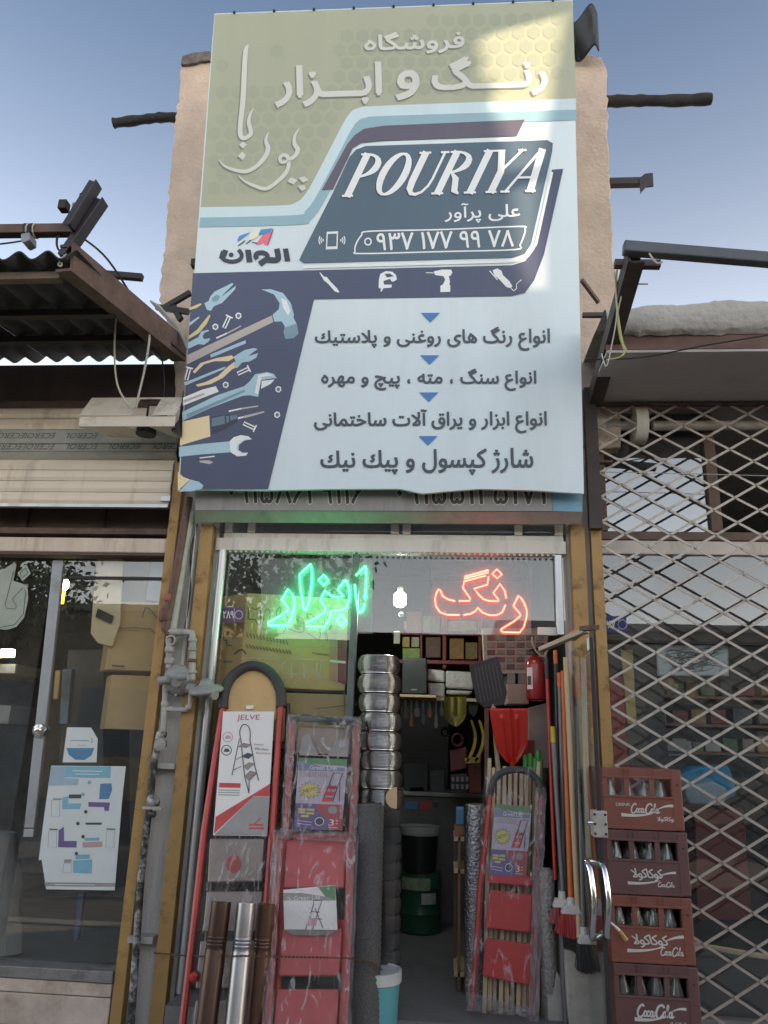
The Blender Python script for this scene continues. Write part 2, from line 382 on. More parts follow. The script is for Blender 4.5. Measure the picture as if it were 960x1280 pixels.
hx[0].build('honeycomb_print', V_field3, sign, kind='stuff')
mb = MB()
for j in range(0): pass
pale_lo = bez([(720, 137), (600, 141), (480, 145), (457, 147), (443, 156), (424, 191), (396, 244), (382, 263), (366, 269), (250, 272)], 5)
blue_lo = bez([(720.5, 150), (600, 154.5), (480, 158), (464, 159), (452, 166), (434, 198), (404, 254), (388, 275), (372, 281), (249, 284)], 5)
sp('pale_band', V_paleband, fld_edge+pale_lo[::-1], L2)
sp('blue_band', V_blueband, pale_lo+blue_lo[::-1], L2)
sp('purple_band', V_purple, [(402, 238), (434, 180), (443, 169), (455, 161), (480, 157), (656, 149.5), (646, 170), (480, 176), (452, 178.5), (441, 185), (416, 237)], L3)
sp('teal_plate', V_teal, [(374, 325), (378, 316), (416, 241), (437, 196), (445, 187), (457, 182.5), (684, 175), (691, 179), (690, 190), (664, 305), (656, 317), (641, 322), (380, 329)], L3)
sp('navy_band', V_navy, [(241, 341.5), (640, 331.5), (657, 326), (668, 312), (690, 212), (704, 211), (680, 318), (668, 350), (656, 366), (640, 370), (392.5, 374), (335, 611.5), (224, 611.5)], L3)
st('thin_rim', V_white, [([(379, 334), (644, 326.5), (660, 320), (670, 305), (690, 215)], 3.2)], L4)
# --- lettering
def word(name, s, quad, m, off=L4, weight=0.0, shear=0.0, sh=None, space=1.0):
    b = MB()
    if sh:
        sb = MB(); put_text(sb, SP, s, [(x+sh[0], y+sh[1]) for x, y in quad], off-.0008, weight, shear, space); sb.build('lettering_shadow', sh[2], sign)
    put_text(b, SP, s, quad, off, weight, shear, space); return b.build(name, m, sign)
TW = '\u0640'
word('lettering', shape('فروشگاه'), [(456, 42), (580, 37), (580, 65), (456, 68)], V_letter, L4, .030, sh=(-1.2, 1.6, V_shadow))
word('lettering', shape('رن'+TW*4+'گ'), [(541, 73), (683, 68), (683, 117), (541, 121)], V_letter, L4, .034, sh=(-1.6, 2, V_shadow))
word('lettering', shape('و'), [(496, 90), (523, 88), (523, 122), (496, 124)], V_letter, L4, .045, sh=(-1.6, 2, V_shadow))
word('lettering', shape('اب'+TW*3+'زار'), [(345, 84), (476, 78), (476, 130), (345, 133)], V_letter, L4, .034, sh=(-1.6, 2, V_shadow))
word('lettering', shape('علی پرآور'), [(556, 255), (650, 252), (650, 277), (556, 279)], V_white, L4, .014)
word('lettering', '۹۳۷ ۱۷۷ ۹۹ ۷۸', [(471, 291.5), (642, 287), (642, 308), (471, 313)], V_white, L4, .02)
st('lettering', V_white, [(arc(460, 302, 4, 4.2, 0, 345, 14), 1.8)], L4, True)
st('number_frame', V_white, [(bez([(462, 289), (550, 287), (648, 283), (656, 286), (655, 294), (650, 306), (643, 312), (550, 314.5), (452, 317), (444, 314), (445, 305), (452, 294)], 4, True), 1.8)], L4, True)
for s, q, wgt in (('انواع رنگ های روغنی و پلاستیك', [(394, 411), (687, 408), (687, 438), (394, 436)], .024), ('انواع سنگ ، مته ، پیچ و مهره', [(402, 461), (670, 461), (670, 488), (402, 487)], .024),
               ('انواع ابزار و یراق آلات ساختمانی', [(393, 513), (683, 511), (683, 541), (393, 541)], .024), ('شارژ کپسول و پیك نیك', [(401, 564), (666, 560), (666, 594), (401, 592)], .026)):
    word('lettering', shape(s), q, V_dark, L3, wgt)
for cx, cyy in ((538, 391), (537, 444), (536, 490.5), (535, 545)):
    sp('arrow', V_tri, [(cx-12, cyy), (cx+12, cyy), (cx, cyy+12)], L3)
# POURIYA: serif italics drawn as thick and thin strokes on a unit box (x, y up), sheared
def brush(name, glyphs, x0, y0, x1, y1, h, shear, m, off, sh=None):
    for pas in ((1, 0) if sh else (0,)):
        b = MB()
        for gx, gw, strokes in glyphs:
            for q, (pts, wd) in enumerate(strokes):
                pp = []
                for u, v in pts:
                    X = gx+u*gw; t = X; px = x0+(x1-x0)*t+shear*v*h; py = y0+(y1-y0)*t-v*h
                    if pas: px -= 1.4; py += 1.6
                    pp.append((px, py))
                b.ribbon(SP, pp, wd, off+q*.0001-(.001 if pas else 0))
        b.build('lettering_shadow' if pas else name, sh if pas else m, sign)
def w_o(n, thick, thin): return [thin+(thick-thin)*abs(math.cos(math.pi*2*i/n)) for i in range(n+1)]
gO = [(arc(.5, .5, .38, .47, 0, 360, 24), w_o(24, 8.5, 3))]
ser = lambda x, y, w=.22: ([(x-w, y), (x+w, y)], 2.6)
G = [(0.00, .13, [([(.25, 0), (.25, 1)], 8.5), (arc(.25, .72, .62, .26, 90, -90, 12), [3, 3, 3.5, 5, 7, 8, 8, 8, 7, 5, 3.5, 3, 3]), ser(.25, .02), ([(0, .98), (.3, .98)], 2.6)]),
     (.145, .155, gO),
     (.315, .14, [([(.16, 1), (.16, .32), (.2, .14), (.32, .04), (.5, .01), (.7, .06), (.84, .2), (.88, .36), (.88, 1)], [8.5, 8.5, 8, 6, 4, 3, 3, 3, 3]), ser(.14, .98), ser(.88, .98, .16)]),
     (.475, .14, [([(.18, 0), (.18, 1)], 8.5), (arc(.18, .74, .6, .24, 90, -90, 12), [3, 3, 3.5, 5, 7, 8, 8, 8, 7, 5, 3.5, 3, 3]), ([(.35, .5), (.6, .36), (.78, .06), (.98, .0)], [3, 8, 8, 3]), ser(.18, .02), ([(-.06, .98), (.2, .98)], 2.6)]),
     (.635, .07, [([(.5, 0), (.5, 1)], 8.5), ser(.5, .02, .45), ser(.5, .98, .45)]),
     (.715, .13, [([(.12, 1), (.5, .5)], 8.5), ([(.98, 1), (.5, .5)], 3), ([(.5, .52), (.5, 0)], 8.5), ser(.5, .02), ser(.08, .98, .2), ser(.96, .98, .16)]),
     (.85, .15, [([(.02, 0), (.6, 1)], 3), ([(.62, 1), (.9, 0)], 9), ([(.2, .34), (.78, .34)], 2.8), ser(.02, .02, .16), ser(.9, .02, .18)])]
brush('lettering', G, 426, 246, 666, 239.5, 54, .48, V_white, L5, V_drill2)
# calligraphy of the name, upper left
cr = crop(240, 0, 3.554)
cal = [(cr((250, 198), (238, 230), (232, 330), (226, 450), (214, 560), (218, 606), (240, 612), (262, 590), (252, 545), (258, 510), (272, 482)), [1.5, 6, 6.5, 6.5, 6, 6, 5, 5.5, 5, 3.5, 1]),
       (cr((340, 588), (328, 622), (338, 660), (322, 700), (282, 742), (236, 762), (180, 752), (142, 735), (120, 708)), [1, 4, 6, 6, 5, 4.5, 4, 2.5, .8]),
       (cr((476, 570), (456, 606), (456, 640), (470, 665), (456, 694), (420, 716), (398, 720), (390, 704), (404, 688), (424, 696), (430, 722), (420, 762), (380, 806), (330, 838), (280, 826), (236, 806), (206, 778)), [1, 3.5, 5, 6, 5, 4, 4, 4, 4, 5, 5, 5, 5, 4.5, 4, 2.5, .8])]
for dx, dy, o_, m, nm in ((-1.5, 2, L3, V_shadow, 'lettering_shadow'), (0, 0, L4, V_letter, 'lettering')):
    b = MB()
    for k, (pts, wd) in enumerate(cal):
        pp = bez(pts, 5); ww = []
        for i in range(len(wd)-1): ww += [wd[i]+(wd[i+1]-wd[i])*j/5 for j in range(5)]
        ww.append(wd[-1]); b.ribbon(SP, [(x+dx, y+dy) for x, y in pp], ww, o_+k*.0001)
    for q in (((226, 628), (244, 642), (226, 660), (210, 644)), ((222, 674), (240, 690), (226, 712), (204, 694)), ((424, 806), (440, 788), (470, 800), (452, 820)), ((472, 790), (500, 784), (518, 800), (494, 812)), ((470, 826), (500, 822), (506, 838), (488, 850))):
        b.poly(SP, [(x+dx, y+dy) for x, y in cr(*q)], o_+.0004)
    b.build(nm, m, sign)
# paint brand mark, heavy rounded letters
cl = crop(280, 280, 9.6)
b = MB()
for q in (((705, 296), (770, 292), (796, 446), (730, 450)), ((252, 308), (322, 308), (342, 456), (272, 460))): b.poly(SP, cl(*q), L3)
b.ribbon(SP, bez(cl((632, 296), (652, 400), (630, 432), (560, 432), (500, 432), (428, 478)), 4), 7.2, L3+.0001)
b.ribbon(SP, bez(cl((400, 420), (380, 390), (400, 352), (470, 345), (520, 380), (500, 430), (430, 490)), 4), 6, L3+.0003)
b.ribbon(SP, bez(cl((20, 312), (0, 370), (-40, 420)), 3), 6.5, L3+.0002)
b.ribbon(SP, bez([(279, 314), (277, 320), (281, 325), (291, 327), (300, 324), (302, 318), (298, 312)], 5), [5]*31, L3+.0004)
b.poly(SP, [(289+3*math.cos(R(30*k)), 318.5+3*math.sin(R(30*k))) for k in range(12)], L3)
b.build('brand_lettering', V_drill2, sign)
for m, q in ((V_lblue, ((160, 190), (185, 140), (320, 96), (200, 190), (168, 214))), (V_cream, ((320, 110), (420, 60), (440, 72), (400, 160), (330, 190), (290, 192))), (V_lblue, ((415, 110), (440, 66), (588, 50), (560, 92), (480, 122), (420, 132))), (V_red, ((382, 236), (470, 130), (580, 92), (520, 250), (484, 250), (470, 210), (440, 240), (400, 250)))):
    sp('brand_mark', m, cl(*q), L3)
st('brand_mark', V_drill2, [(cl((170, 262), (252, 196)), 1.2), (cl((265, 238), (325, 194)), 1.2), (cl((335, 215), (400, 230)), 1), (cl((525, 250), (592, 60)), 1)], L4)
# phone icon
pc = crop(360, 220, 2.667)
st('phone_icon', V_white, [(pc((131, 187), (165, 185), (163, 242), (128, 244)), 1.7)], L4, True)
st('phone_icon', V_white, [(pc((131, 191), (164, 189)), 2), (pc((129, 239), (162, 238)), 2.6)]+[(arc(*pc((cx, 214))[0], r, r*1.3, a0, a0+70, 6), 1.3) for cx, a0, rs in ((122, 145, (2, 4.5, 7)), (171, -35, (2, 4.5, 7))) for r in rs], L5)
# --- little white tool icons in the band
ic = crop(360, 220, 2.667)
b = MB()
b.ribbon(SP, ic((106, 322), (118, 338), (124, 342), (138, 356), (160, 380), (170, 388)), [1, 2.5, 5.5, 4, 4.5, 1], L4)
b.build('soldering_iron_icon', V_white, sign)
b = MB(); b.poly(SP, ic((303, 345), (308, 326), (326, 317), (348, 319), (360, 330), (363, 345), (352, 352), (346, 352), (340, 343), (318, 350), (320, 362), (346, 362), (345, 372), (318, 374), (312, 386), (309, 386), (309, 374), (302, 374)), L4)
b.build('jigsaw_icon', V_white, sign); sp('jigsaw_icon', V_navy, ic((322, 326), (340, 325), (352, 334), (330, 338)), L5)
b = MB(); b.poly(SP, ic((486, 318), (512, 312), (544, 312), (548, 322), (542, 332), (536, 334), (540, 352), (538, 362), (541, 364), (541, 386), (508, 387), (508, 366), (516, 362), (524, 346), (518, 334), (490, 330)), L4)
b.ribbon(SP, ic((460, 322), (486, 323)), 1, L4); b.build('drill_icon', V_white, sign)
b = MB(); b.poly(SP, ic((682, 314), (698, 308), (712, 316), (716, 330), (738, 350), (748, 368), (742, 374), (728, 370), (704, 344), (688, 332)), L4); b.ribbon(SP, ic((672, 316), (698, 346)), 1.2, L4+.0001)
b.ribbon(SP, bez(ic((744, 374), (752, 382), (762, 374), (762, 360), (778, 346)), 3), 1, L4+.0002); b.build('grinder_icon', V_white, sign)
# --- the hand tools printed on the navy ground
tl = crop(220, 340, 4.572)
def tool(name, parts):
    for m, pts, o_ in parts:
        b = MB(); b.poly(SP, tl(*pts), o_); b.build(name, m, sign)
def hexnut(cx, cyy, r=20):
    tool('nut_print', [(V_white, [(cx+r*.95*math.cos(R(60*k+20)), cyy+r*math.sin(R(60*k+20))) for k in range(6)], L4), (V_drill, [(cx+r*.5*math.cos(R(40*k)), cyy+r*.55*math.sin(R(40*k))) for k in range(9)], L5)])
tool('pliers_print', [(V_steel, [(162, 178), (186, 166), (196, 140), (220, 112), (262, 92), (322, 62), (328, 70), (268, 130), (262, 140), (342, 78), (338, 98), (290, 150), (262, 178), (216, 196), (200, 222), (176, 216)], L4), (V_steel2, [(204, 150), (232, 128), (252, 140), (240, 164), (212, 172)], L5), (V_yell, [(76, 204), (110, 190), (142, 178), (146, 186), (118, 206), (76, 218)], L4), (V_yell, [(72, 366), (120, 330), (160, 280), (190, 244), (198, 248), (176, 296), (130, 350), (72, 384)], L4)])
tool('spanner_print', [(V_steel, [(68, 404), (128, 372), (144, 340), (184, 330), (190, 338), (164, 346), (152, 366), (160, 384), (196, 378), (190, 394), (160, 416), (128, 412), (68, 440)], L4), (V_steel, [(76, 290), (130, 254), (134, 262), (78, 308)], L4)])
tool('hammer_print', [(V_wood, [(62, 476), (548, 248), (556, 286), (62, 528)], L4), (V_steel, [(552, 244), (588, 212), (592, 178), (560, 128), (488, 100), (540, 98), (612, 120), (656, 178), (674, 244), (672, 262), (686, 290), (700, 352), (672, 378), (624, 384), (616, 340), (622, 310), (604, 282), (562, 284)], L4), (V_steel2, [(618, 318), (690, 294), (700, 350), (672, 378), (624, 384)], L5), (V_white, [(600, 150), (630, 160), (654, 220), (640, 250), (610, 200)], L5)])
tool('rod_print', [(V_steel, [(194, 472), (380, 396), (398, 390), (400, 408), (200, 490)], L4)])
tool('bit_print', [(V_white, [(228, 374), (290, 346), (292, 354), (232, 382)], L4), (V_wood, [(292, 346), (372, 304), (372, 312), (294, 354)], L4)])
tool('pliers_print', [(V_steel, [(330, 484), (352, 470), (392, 446), (444, 434), (466, 440), (412, 480), (470, 464), (458, 490), (420, 512), (380, 516), (350, 548), (330, 542), (340, 510)], L4), (V_tan, [(96, 570), (140, 520), (230, 492), (318, 476), (334, 490), (300, 510), (220, 510), (160, 528), (106, 580)], L4), (V_tan, [(112, 644), (170, 628), (240, 594), (300, 538), (334, 512), (346, 546), (320, 556), (270, 604), (200, 640), (124, 656)], L4)])
tool('screwdriver_print', [(V_steel, [(46, 632), (270, 544), (288, 542), (276, 554), (50, 650)], L4)])
tool('cutter_print', [(V_white, [(40, 718), (150, 672), (228, 652), (244, 684), (146, 722), (40, 764)], L4), (V_wood, [(44, 732), (160, 690), (164, 700), (44, 748)], L5)])
tool('adjustable_spanner_print', [(V_steel, [(36, 800), (230, 706), (390, 652), (420, 626), (452, 584), (520, 572), (558, 582), (576, 606), (520, 612), (486, 620), (470, 714), (420, 704), (380, 708), (200, 776), (36, 850)], L4), (V_white, [(490, 622), (564, 614), (540, 640), (486, 668)], L4), (V_steel2, [(60, 812), (390, 672), (396, 684), (64, 834)], L5), (V_white, [(470, 590), (520, 576), (556, 590), (490, 600), (468, 700), (450, 690)], L5)])
tool('bit_print', [(V_white, [(300, 792), (374, 776), (376, 784), (304, 800)], L4), (V_wood, [(376, 776), (470, 762), (470, 770), (376, 785)], L4)])
tool('drill_print', [(V_tan, [(30, 856), (190, 820), (196, 940), (22, 992)], L4), (V_drill2, [(200, 826), (280, 816), (352, 814), (352, 856), (282, 900), (204, 932)], L4), (V_drill, [(204, 836), (278, 820), (280, 868), (204, 884)], L5), (V_drill, [(286, 824), (302, 822), (302, 860), (288, 862)], L5), (V_drill, [(308, 820), (350, 816), (350, 838), (310, 850)], L5), (V_white, [(354, 830), (388, 824), (388, 832), (354, 842)], L4), (V_wood, [(388, 822), (504, 794), (504, 804), (390, 836)], L4)])
tool('open_spanner_print', [(V_steel, [(18, 1000), (150, 982), (306, 968), (330, 944), (370, 932), (412, 938), (434, 956), (390, 964), (360, 990), (358, 1016), (380, 1032), (412, 1032), (400, 1050), (350, 1054), (312, 1030), (150, 1042), (16, 1056)], L4), (V_white, [(306, 968), (330, 944), (370, 932), (412, 938), (434, 956), (390, 960), (352, 988), (350, 1020), (380, 1036), (412, 1032), (400, 1050), (350, 1054), (312, 1030)], L5)])
tool('bit_print', [(V_white, [(134, 1060), (220, 1050), (222, 1056), (136, 1066)], L4), (V_wood, [(134, 1078), (190, 1076), (214, 1088), (190, 1098), (136, 1088)], L4)])
tool('handle_print', [(V_tan, [(10, 1140), (40, 1170), (80, 1186), (10, 1252)], L4), (V_steel, [(82, 1186), (130, 1198), (158, 1222), (146, 1240), (90, 1252), (16, 1256)], L4)])
for p in ((225, 313), (357, 250), (284, 645), (585, 670), (578, 816)): hexnut(*p)
for (x, y, a) in ((290, 285, 65), (386, 566, -25), (420, 880, 25), (68, 580, 75)):
    ca, sa = math.cos(R(a)), -math.sin(R(a)) if a > 0 and a > 30 else math.sin(R(a))
    q = lambda u, v: (x+u*ca-v*sa, y+u*sa+v*ca)
    tool('bolt_print', [(V_white, [q(-38, -12), q(30, -12), q(30, -22), q(38, -22), q(38, 22), q(30, 22), q(30, 12), q(-38, 12)], L4), (V_drill2, [q(-36, -4), q(28, -4), q(28, 4), q(-36, 4)], L5)])

# ================================================================== SETTING
M_conc = mat('concrete', (.46, .43, .39), .9, var=.25, scale=6, bump=.9, bscale=38, dirt=.6, dcol=(.2, .18, .155), dscale=6)
M_pave = mat('paving', (.36, .34, .31), .9, var=.2, scale=4, bump=.3, bscale=80, dirt=.5, dcol=(.1, .09, .08))
M_asph = mat('asphalt', (.15, .142, .13), .92, var=.25, scale=20, bump=.5, bscale=120)
M_floor = mat('shop_floor', (.19, .187, .18), .62, var=.2, scale=2.5, bump=.08, bscale=30, dirt=.5, dcol=(.1, .1, .1), dscale=2.5)
M_plaster = mat('plaster_beige', (.60, .46, .36), .92, var=.16, scale=5, bump=.9, bscale=45, dirt=.35, dcol=(.36, .29, .24), dscale=3.5)
M_grey = mat('plaster_grey', (.52, .495, .46), .85, var=.14, scale=6, bump=.35, bscale=60, dirt=.65, dcol=(.12, .11, .1), dscale=5, streak=True)
M_white = mat('painted_white', (.74, .69, .61), .6, var=.08, scale=5, dirt=.5, dcol=(.24, .19, .15), dscale=7, bump=.06, streak=True)
M_alu = mat('aluminium', (.52, .53, .54), .38, .75, var=.1, scale=6, dirt=.35, dcol=(.22, .21, .2), dscale=9, streak=True)
M_chrome = mat('chrome', (.75, .75, .76), .14, 1.0, var=.04)
M_yel = mat('yellow_paint', (.42, .25, .085), .55, .0, var=.12, scale=7, dirt=.85, dcol=(.09, .045, .025), dscale=8, bump=.12, bscale=50, dth=.53)
M_rust = mat('rusty_steel', (.14, .09, .072), .8, .2, var=.3, scale=9, dirt=.7, dcol=(.06, .045, .04), dscale=5, bump=.25, bscale=60)
M_dsteel = mat('dark_steel', (.035, .03, .028), .6, .3)
M_black = mat('charred_wood', (.03, .027, .027), .85, var=.5, scale=18, bump=.5, bscale=40)
M_pipeg = mat('grey_pipe', (.42, .405, .38), .6, var=.12, dirt=.5, dcol=(.12, .11, .1), dscale=10)
M_pipeb = mat('brown_pipe', (.13, .06, .05), .55, .1, var=.2, dirt=.6, dcol=(.3, .24, .2), dscale=14, dth=.58)
M_pipew = mat('flaking_pipe', (.045, .04, .04), .6, .2, dirt=1, dcol=(.62, .61, .58), dscale=13, dth=.47, var=.2)
M_cast = mat('cast_grey', (.34, .33, .315), .62, .25, var=.12, scale=14, dirt=.5, dcol=(.12, .11, .1), dscale=14, bump=.1)
M_glass = glass('shop_glass', (.93, .95, .94), .02, 1.5, haze=.035, hazecol=(.45, .45, .43), bump=.015, bscale=1.2)
M_glass2 = glass('old_glass', (.92, .94, .94), .02, 1.8, haze=.04, hazecol=(.4, .4, .38), bump=.02, bscale=1.0)
M_rubber = mat('black_rubber', (.02, .02, .021), .55, var=.2, bump=.08)
M_cable_w = mat('cable_white', (.5, .48, .42), .6); M_cable_b = mat('cable_black', (.015, .015, .016), .5); M_cable_y = mat('cable_yellow_green', (.42, .42, .16), .55)
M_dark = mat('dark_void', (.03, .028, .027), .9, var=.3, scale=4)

FL = .2   # shop floor level
MB().grid(lambda u, v: Vector((-500+1000*u, -500+1000*v, -.004)), 2, 2).build('ground', M_asph, kind='structure')
mb = MB(); mb.box((-9, -1.9, 0), (9, .0, .12-.12)); 
mb = MB(); mb.box((-9, -1.6, -.1), (9, .0, .05)); mb.build('pavement', M_pave, kind='structure')
mb = MB(); mb.box((-9, -1.75, -.1), (9, -1.604, .06)); mb.build('kerb', M_conc, kind='structure', bev=.01)
mb = MB(); mb.box((-.70, -.14, .05), (1.2, 4.2, FL)); mb.build('shop_floor', M_floor, kind='structure')

# ------------------------------------------------------------------ the hardware shop's building
bl = thing('hardware_shop', 'narrow hardware shop with open doorway under the big printed signboard', 'building', (.1, 2, .05))
XL, XR = -.73, 1.22
MB().box((-.985, .06, .05), (XL-.0, .22, 2.95)).build('wall_pier', M_grey, bl, bev=.006)
MB().box((1.035, .06, .05), (1.205, .22, 2.95)).build('wall_pier', M_grey, bl, bev=.006)
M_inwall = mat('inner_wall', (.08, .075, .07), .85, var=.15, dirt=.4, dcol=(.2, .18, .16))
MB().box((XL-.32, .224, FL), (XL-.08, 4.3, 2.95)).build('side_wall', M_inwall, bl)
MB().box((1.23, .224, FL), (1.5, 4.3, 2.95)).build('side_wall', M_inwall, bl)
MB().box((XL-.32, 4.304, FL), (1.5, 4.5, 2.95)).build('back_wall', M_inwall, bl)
MB().box((XL-.32, .06, 2.954), (1.5, 4.5, 3.15)).build('roof', M_conc, bl)
# wall behind the sign above the door
MB().box((-.95, .1, 2.3), (1.2, .22, 2.95)).build('upper_wall', M_grey, bl)
# rising side piers that carry the sign
def pier(pts, y0, th, seed, name='parapet_pier'):
    P = flat(y0); q = rough_edge(pts, 1.7, 6, seed); b = MB()
    front = [P(x, y) for x, y in q]; n = len(front)
    ext = Vector((0, th, 0)); rnd = random.Random(seed)
    b.prism(front, ext); return b.build(name, M_plaster, bl, bev=.012)
pier([(227, 78), (268, 72), (290, 70), (290, 560), (222, 560), (215, 420), (198, 374), (206, 300), (212, 220), (219, 150)], .05, .32, 5)
pier([(690, 72), (728, 68), (752, 70), (759, 86), (760, 150), (763, 230), (766, 300), (770, 350), (776, 400), (776, 560), (690, 560)], .05, .32, 9)
b = MB(); P = flat(.03)
b.prism([P(x, y) for x, y in rough_edge([(226, 80), (228, 70), (240, 66), (262, 64), (268, 72), (266, 76), (250, 76), (240, 79)], .9, 5, 3)], (0, .36, 0)); b.build('pier_cap', mat('mortar_dark', (.16, .13, .12), .95, var=.4, scale=20, bump=.6), bl)
# front frame: beam, slim fanlight windows, lower transom rail, posts
def fr(name, m, x0, y0, x1, y1, Y, th, par, bev=.003):
    a = at(x0, y0, Y); c = at(x1, y1, Y); zt_ = (a.z+at(x1, y0, Y).z)/2; zb_ = (c.z+at(x0, y1, Y).z)/2
    return MB().box((a.x, Y, zb_), (c.x, Y+th, zt_)).build(name, m, par, bev=bev)
sf = thing('shopfront_frame', 'cream painted metal shopfront frame with glass over the hardware shop door', 'shopfront', (.15, .1, FL))
zB1, zB0 = at(480, 674, .03).z, at(480, 690, .03).z
MB().box((-.735, .03, zB0), (1.03, .11, zB1)).build('beam', M_white, sf, bev=.004)
zW1, zW0 = at(480, 654.5, .045).z+.03, zB1+.002
MB().box((-.70, .045, zW0), (1.02, .06, zW0+.028)).build('window_rail', M_white, sf, bev=.002)
MB().box((-.70, .045, zW1-.028), (1.02, .06, zW1)).build('window_rail', M_white, sf, bev=.002)
for x in (-.70, -.58, .16, .22, .78, .98): MB().box((x, .045, zW0+.03), (x+.04, .06, zW1-.03)).build('window_stile', M_white, sf, bev=.002)
MB().box((-.69, .066, zW0), (1.0, .072, zW1)).build('fanlight_pane', M_glass2, sf)
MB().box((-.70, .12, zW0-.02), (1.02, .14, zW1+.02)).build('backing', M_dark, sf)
# row of small lights under the beam
b = MB()
for i in range(60):
    x = -.66+i*.0275; b.box((x, .024, zB0-.012), (x+.012, .03, zB0-.003))
b.build('light_strip', mat('strip_beads', (.5, .5, .46), .4), sf, kind='stuff')
zTr = at(600, 793, .07).z
zS = at(250, 890, .05).z
b = MB(); b.tube([(-.695, .035, FL), (-.695, .035, zB0)], .021, 10); b.build('post', M_alu, sf, smooth=True)
xm = at(441, 780, .07).x
MB().box((xm-.012, .055, FL), (xm+.022, .095, zB0)).build('mullion', mat('mullion_green', (.16, .19, .17), .45, .5, dirt=.4), sf, bev=.003)
p = at(699, 740, .03); MB().box((p.x-.016, .03, zTr-.0), (p.x+.018, .07, zB0-.002)).build('post', M_alu, sf, bev=.003)
MB().box((-.672, .07, FL+.02), (xm-.014, .078, zB0-.002)).build('display_pane', M_glass, sf)
MB().box((xm+.024, .07, zTr), (1.02, .078, zB0-.002)).build('transom_pane', M_glass, sf)
fr('lock_plate', M_white, 672, 784, 699, 794, .062, .012, sf)

# yellow angle-iron posts
def ypost(x0, x1, z1, label):
    o = thing('steel_post', label, 'post', ((x0+x1)/2, .02, .05), 'yellow angle iron posts')
    MB().box((x0, 0, .05), (x1, .006, z1)).build('flange', M_yel, o, bev=.001)
    MB().box((x0 if x0 > 0 else x1-.006, .0065, .05), ((x0 if x0 > 0 else x1-.006)+.006, .055, z1)).build('flange', M_yel, o, bev=.001)
ypost(-.985, -.935, at(216, 578, 0).z, 'scratched yellow steel post beside the left shop window, left of the gas pipes')
ypost(-.812, -.748, at(252, 655, 0).z, 'yellow steel post right of the gas pipes beside the display window')
ypost(1.05, 1.118, at(715, 653, 0).z, 'short looking yellow steel post behind the glass door edge')
ypost(1.148, 1.198, at(735, 577, 0).z, 'yellow steel post at the edge of the lattice grille')
b = MB(); b.bar(at(733, 578, -.01), at(766, 578, -.03), .03, .012); b.build('post_cap_bar', M_rust, label='short rusty flat bar on top of the yellow post by the grille', cat='bar')

# old phone-number sign half hidden below the new one
os_ = thing('old_sign', 'older grey sign strip with outlined phone numbers showing below the vinyl', 'sign', (.13, -.1, at(480, 645, -.12).z))
M_old = mat('old_sign_grey', (.30, .285, .28), .6, var=.12, dirt=.5, dcol=(.16, .14, .13), dscale=6, streak=True)
PO = flat(-.12); PO2 = flat(-.09)
b = MB(); b.slab(PO, [(244, 596), (690, 596), (690, 639), (244, 638)], 0, .03); b.build('panel', M_old, os_)
b = MB(); b.slab(PO, [(690.5, 596), (728, 596), (728, 640), (690.5, 639)], 0, .03); b.build('panel', mat('old_sign_blue', ph(98, 138, 160), .5, var=.15, dirt=.3), os_)
b = MB(); zl = at(480, 638, -.12).z
b.add([at(244, 638.5, -.121), at(728, 640, -.121), at(726, 655, -.05), at(244, 653, -.05)], [(0, 1, 2, 3)])
b.add([at(244, 638.5, -.119)+Vector((0, .004, .0)), at(728, 640, -.119)+Vector((0, .004, 0)), at(726, 655, -.046), at(244, 653, -.046)], [(3, 2, 1, 0)])
b.build('lower_lip', mat('old_sign_lip', (.42, .40, .38), .6, var=.15, dirt=.5, dcol=(.2, .18, .16), streak=True), os_)
M_inkd = mat('old_ink', (.05, .05, .052), .6); M_inkw = mat('old_ink_rim', (.6, .58, .55), .6)
for s, q in (('۰۹۱۵۸۶۲۹۱۱۶', [(286, 598), (453, 598), (453, 630), (286, 629)]), ('۰۹۱۵۵۱۲۵۱۷۱', [(496, 598), (682, 598), (682, 630), (496, 630)])):
    b = MB(); c = MB()
    for dx, dy in ((-1.3, 0), (1.3, 0), (0, 1.5), (0, -1.3)): put_text(b, PO, s, [(x+dx, y+dy) for x, y in q], .001+abs(dx)*.0001+dy*.00005, .01)
    put_text(c, PO, s, q, .0022, .016); b.build('number_rim', M_inkw, os_, kind='stuff'); c.build('phone_number', M_inkd, os_)

# ------------------------------------------------------------------ timbers and steel sticking out of the piers
def log(name, pts, r, label, m=M_black, cat='beam', n=9, group=None):
    b = MB(); P3 = [at(x, y, Y) for x, y, Y in pts]; k = len(P3); rnd = random.Random(len(label)); q = bez([tuple(p) for p in P3], 5)
    b.tube(q, [r*(1+rnd.uniform(-.12, .12)) for _ in q], n); return b.build(name, m, smooth=True, label=label, cat=cat, group=group)
log('timber_beam', [(225, 147, .2), (200, 147, .2), (175, 150, .2), (142, 154, .2)], .032, 'charred timber end jutting left from the left pier')
log('timber_beam', [(758, 127, .2), (800, 126, .2), (845, 126, .2), (889, 124, .2)], .036, 'charred timber end jutting right from the top of the right pier')
st_ = thing('steel_stub', 'dark steel stub with a bolted end plate jutting from the right pier', 'stub', at(790, 236, .15))
b = MB(); b.bar(at(760, 229, .15), at(806, 228, .15), .045, .045); b.build('tube', mat('painted_steel', (.06, .05, .055), .5, .4), st_, bev=.004)
b = MB(); b.slab(flat(.12), [(799, 223), (806, 217), (816, 216), (817, 232), (808, 233), (801, 241)], 0, .012); b.build('end_plate', mat('painted_steel', (.06, .05, .055), .5, .4), st_)
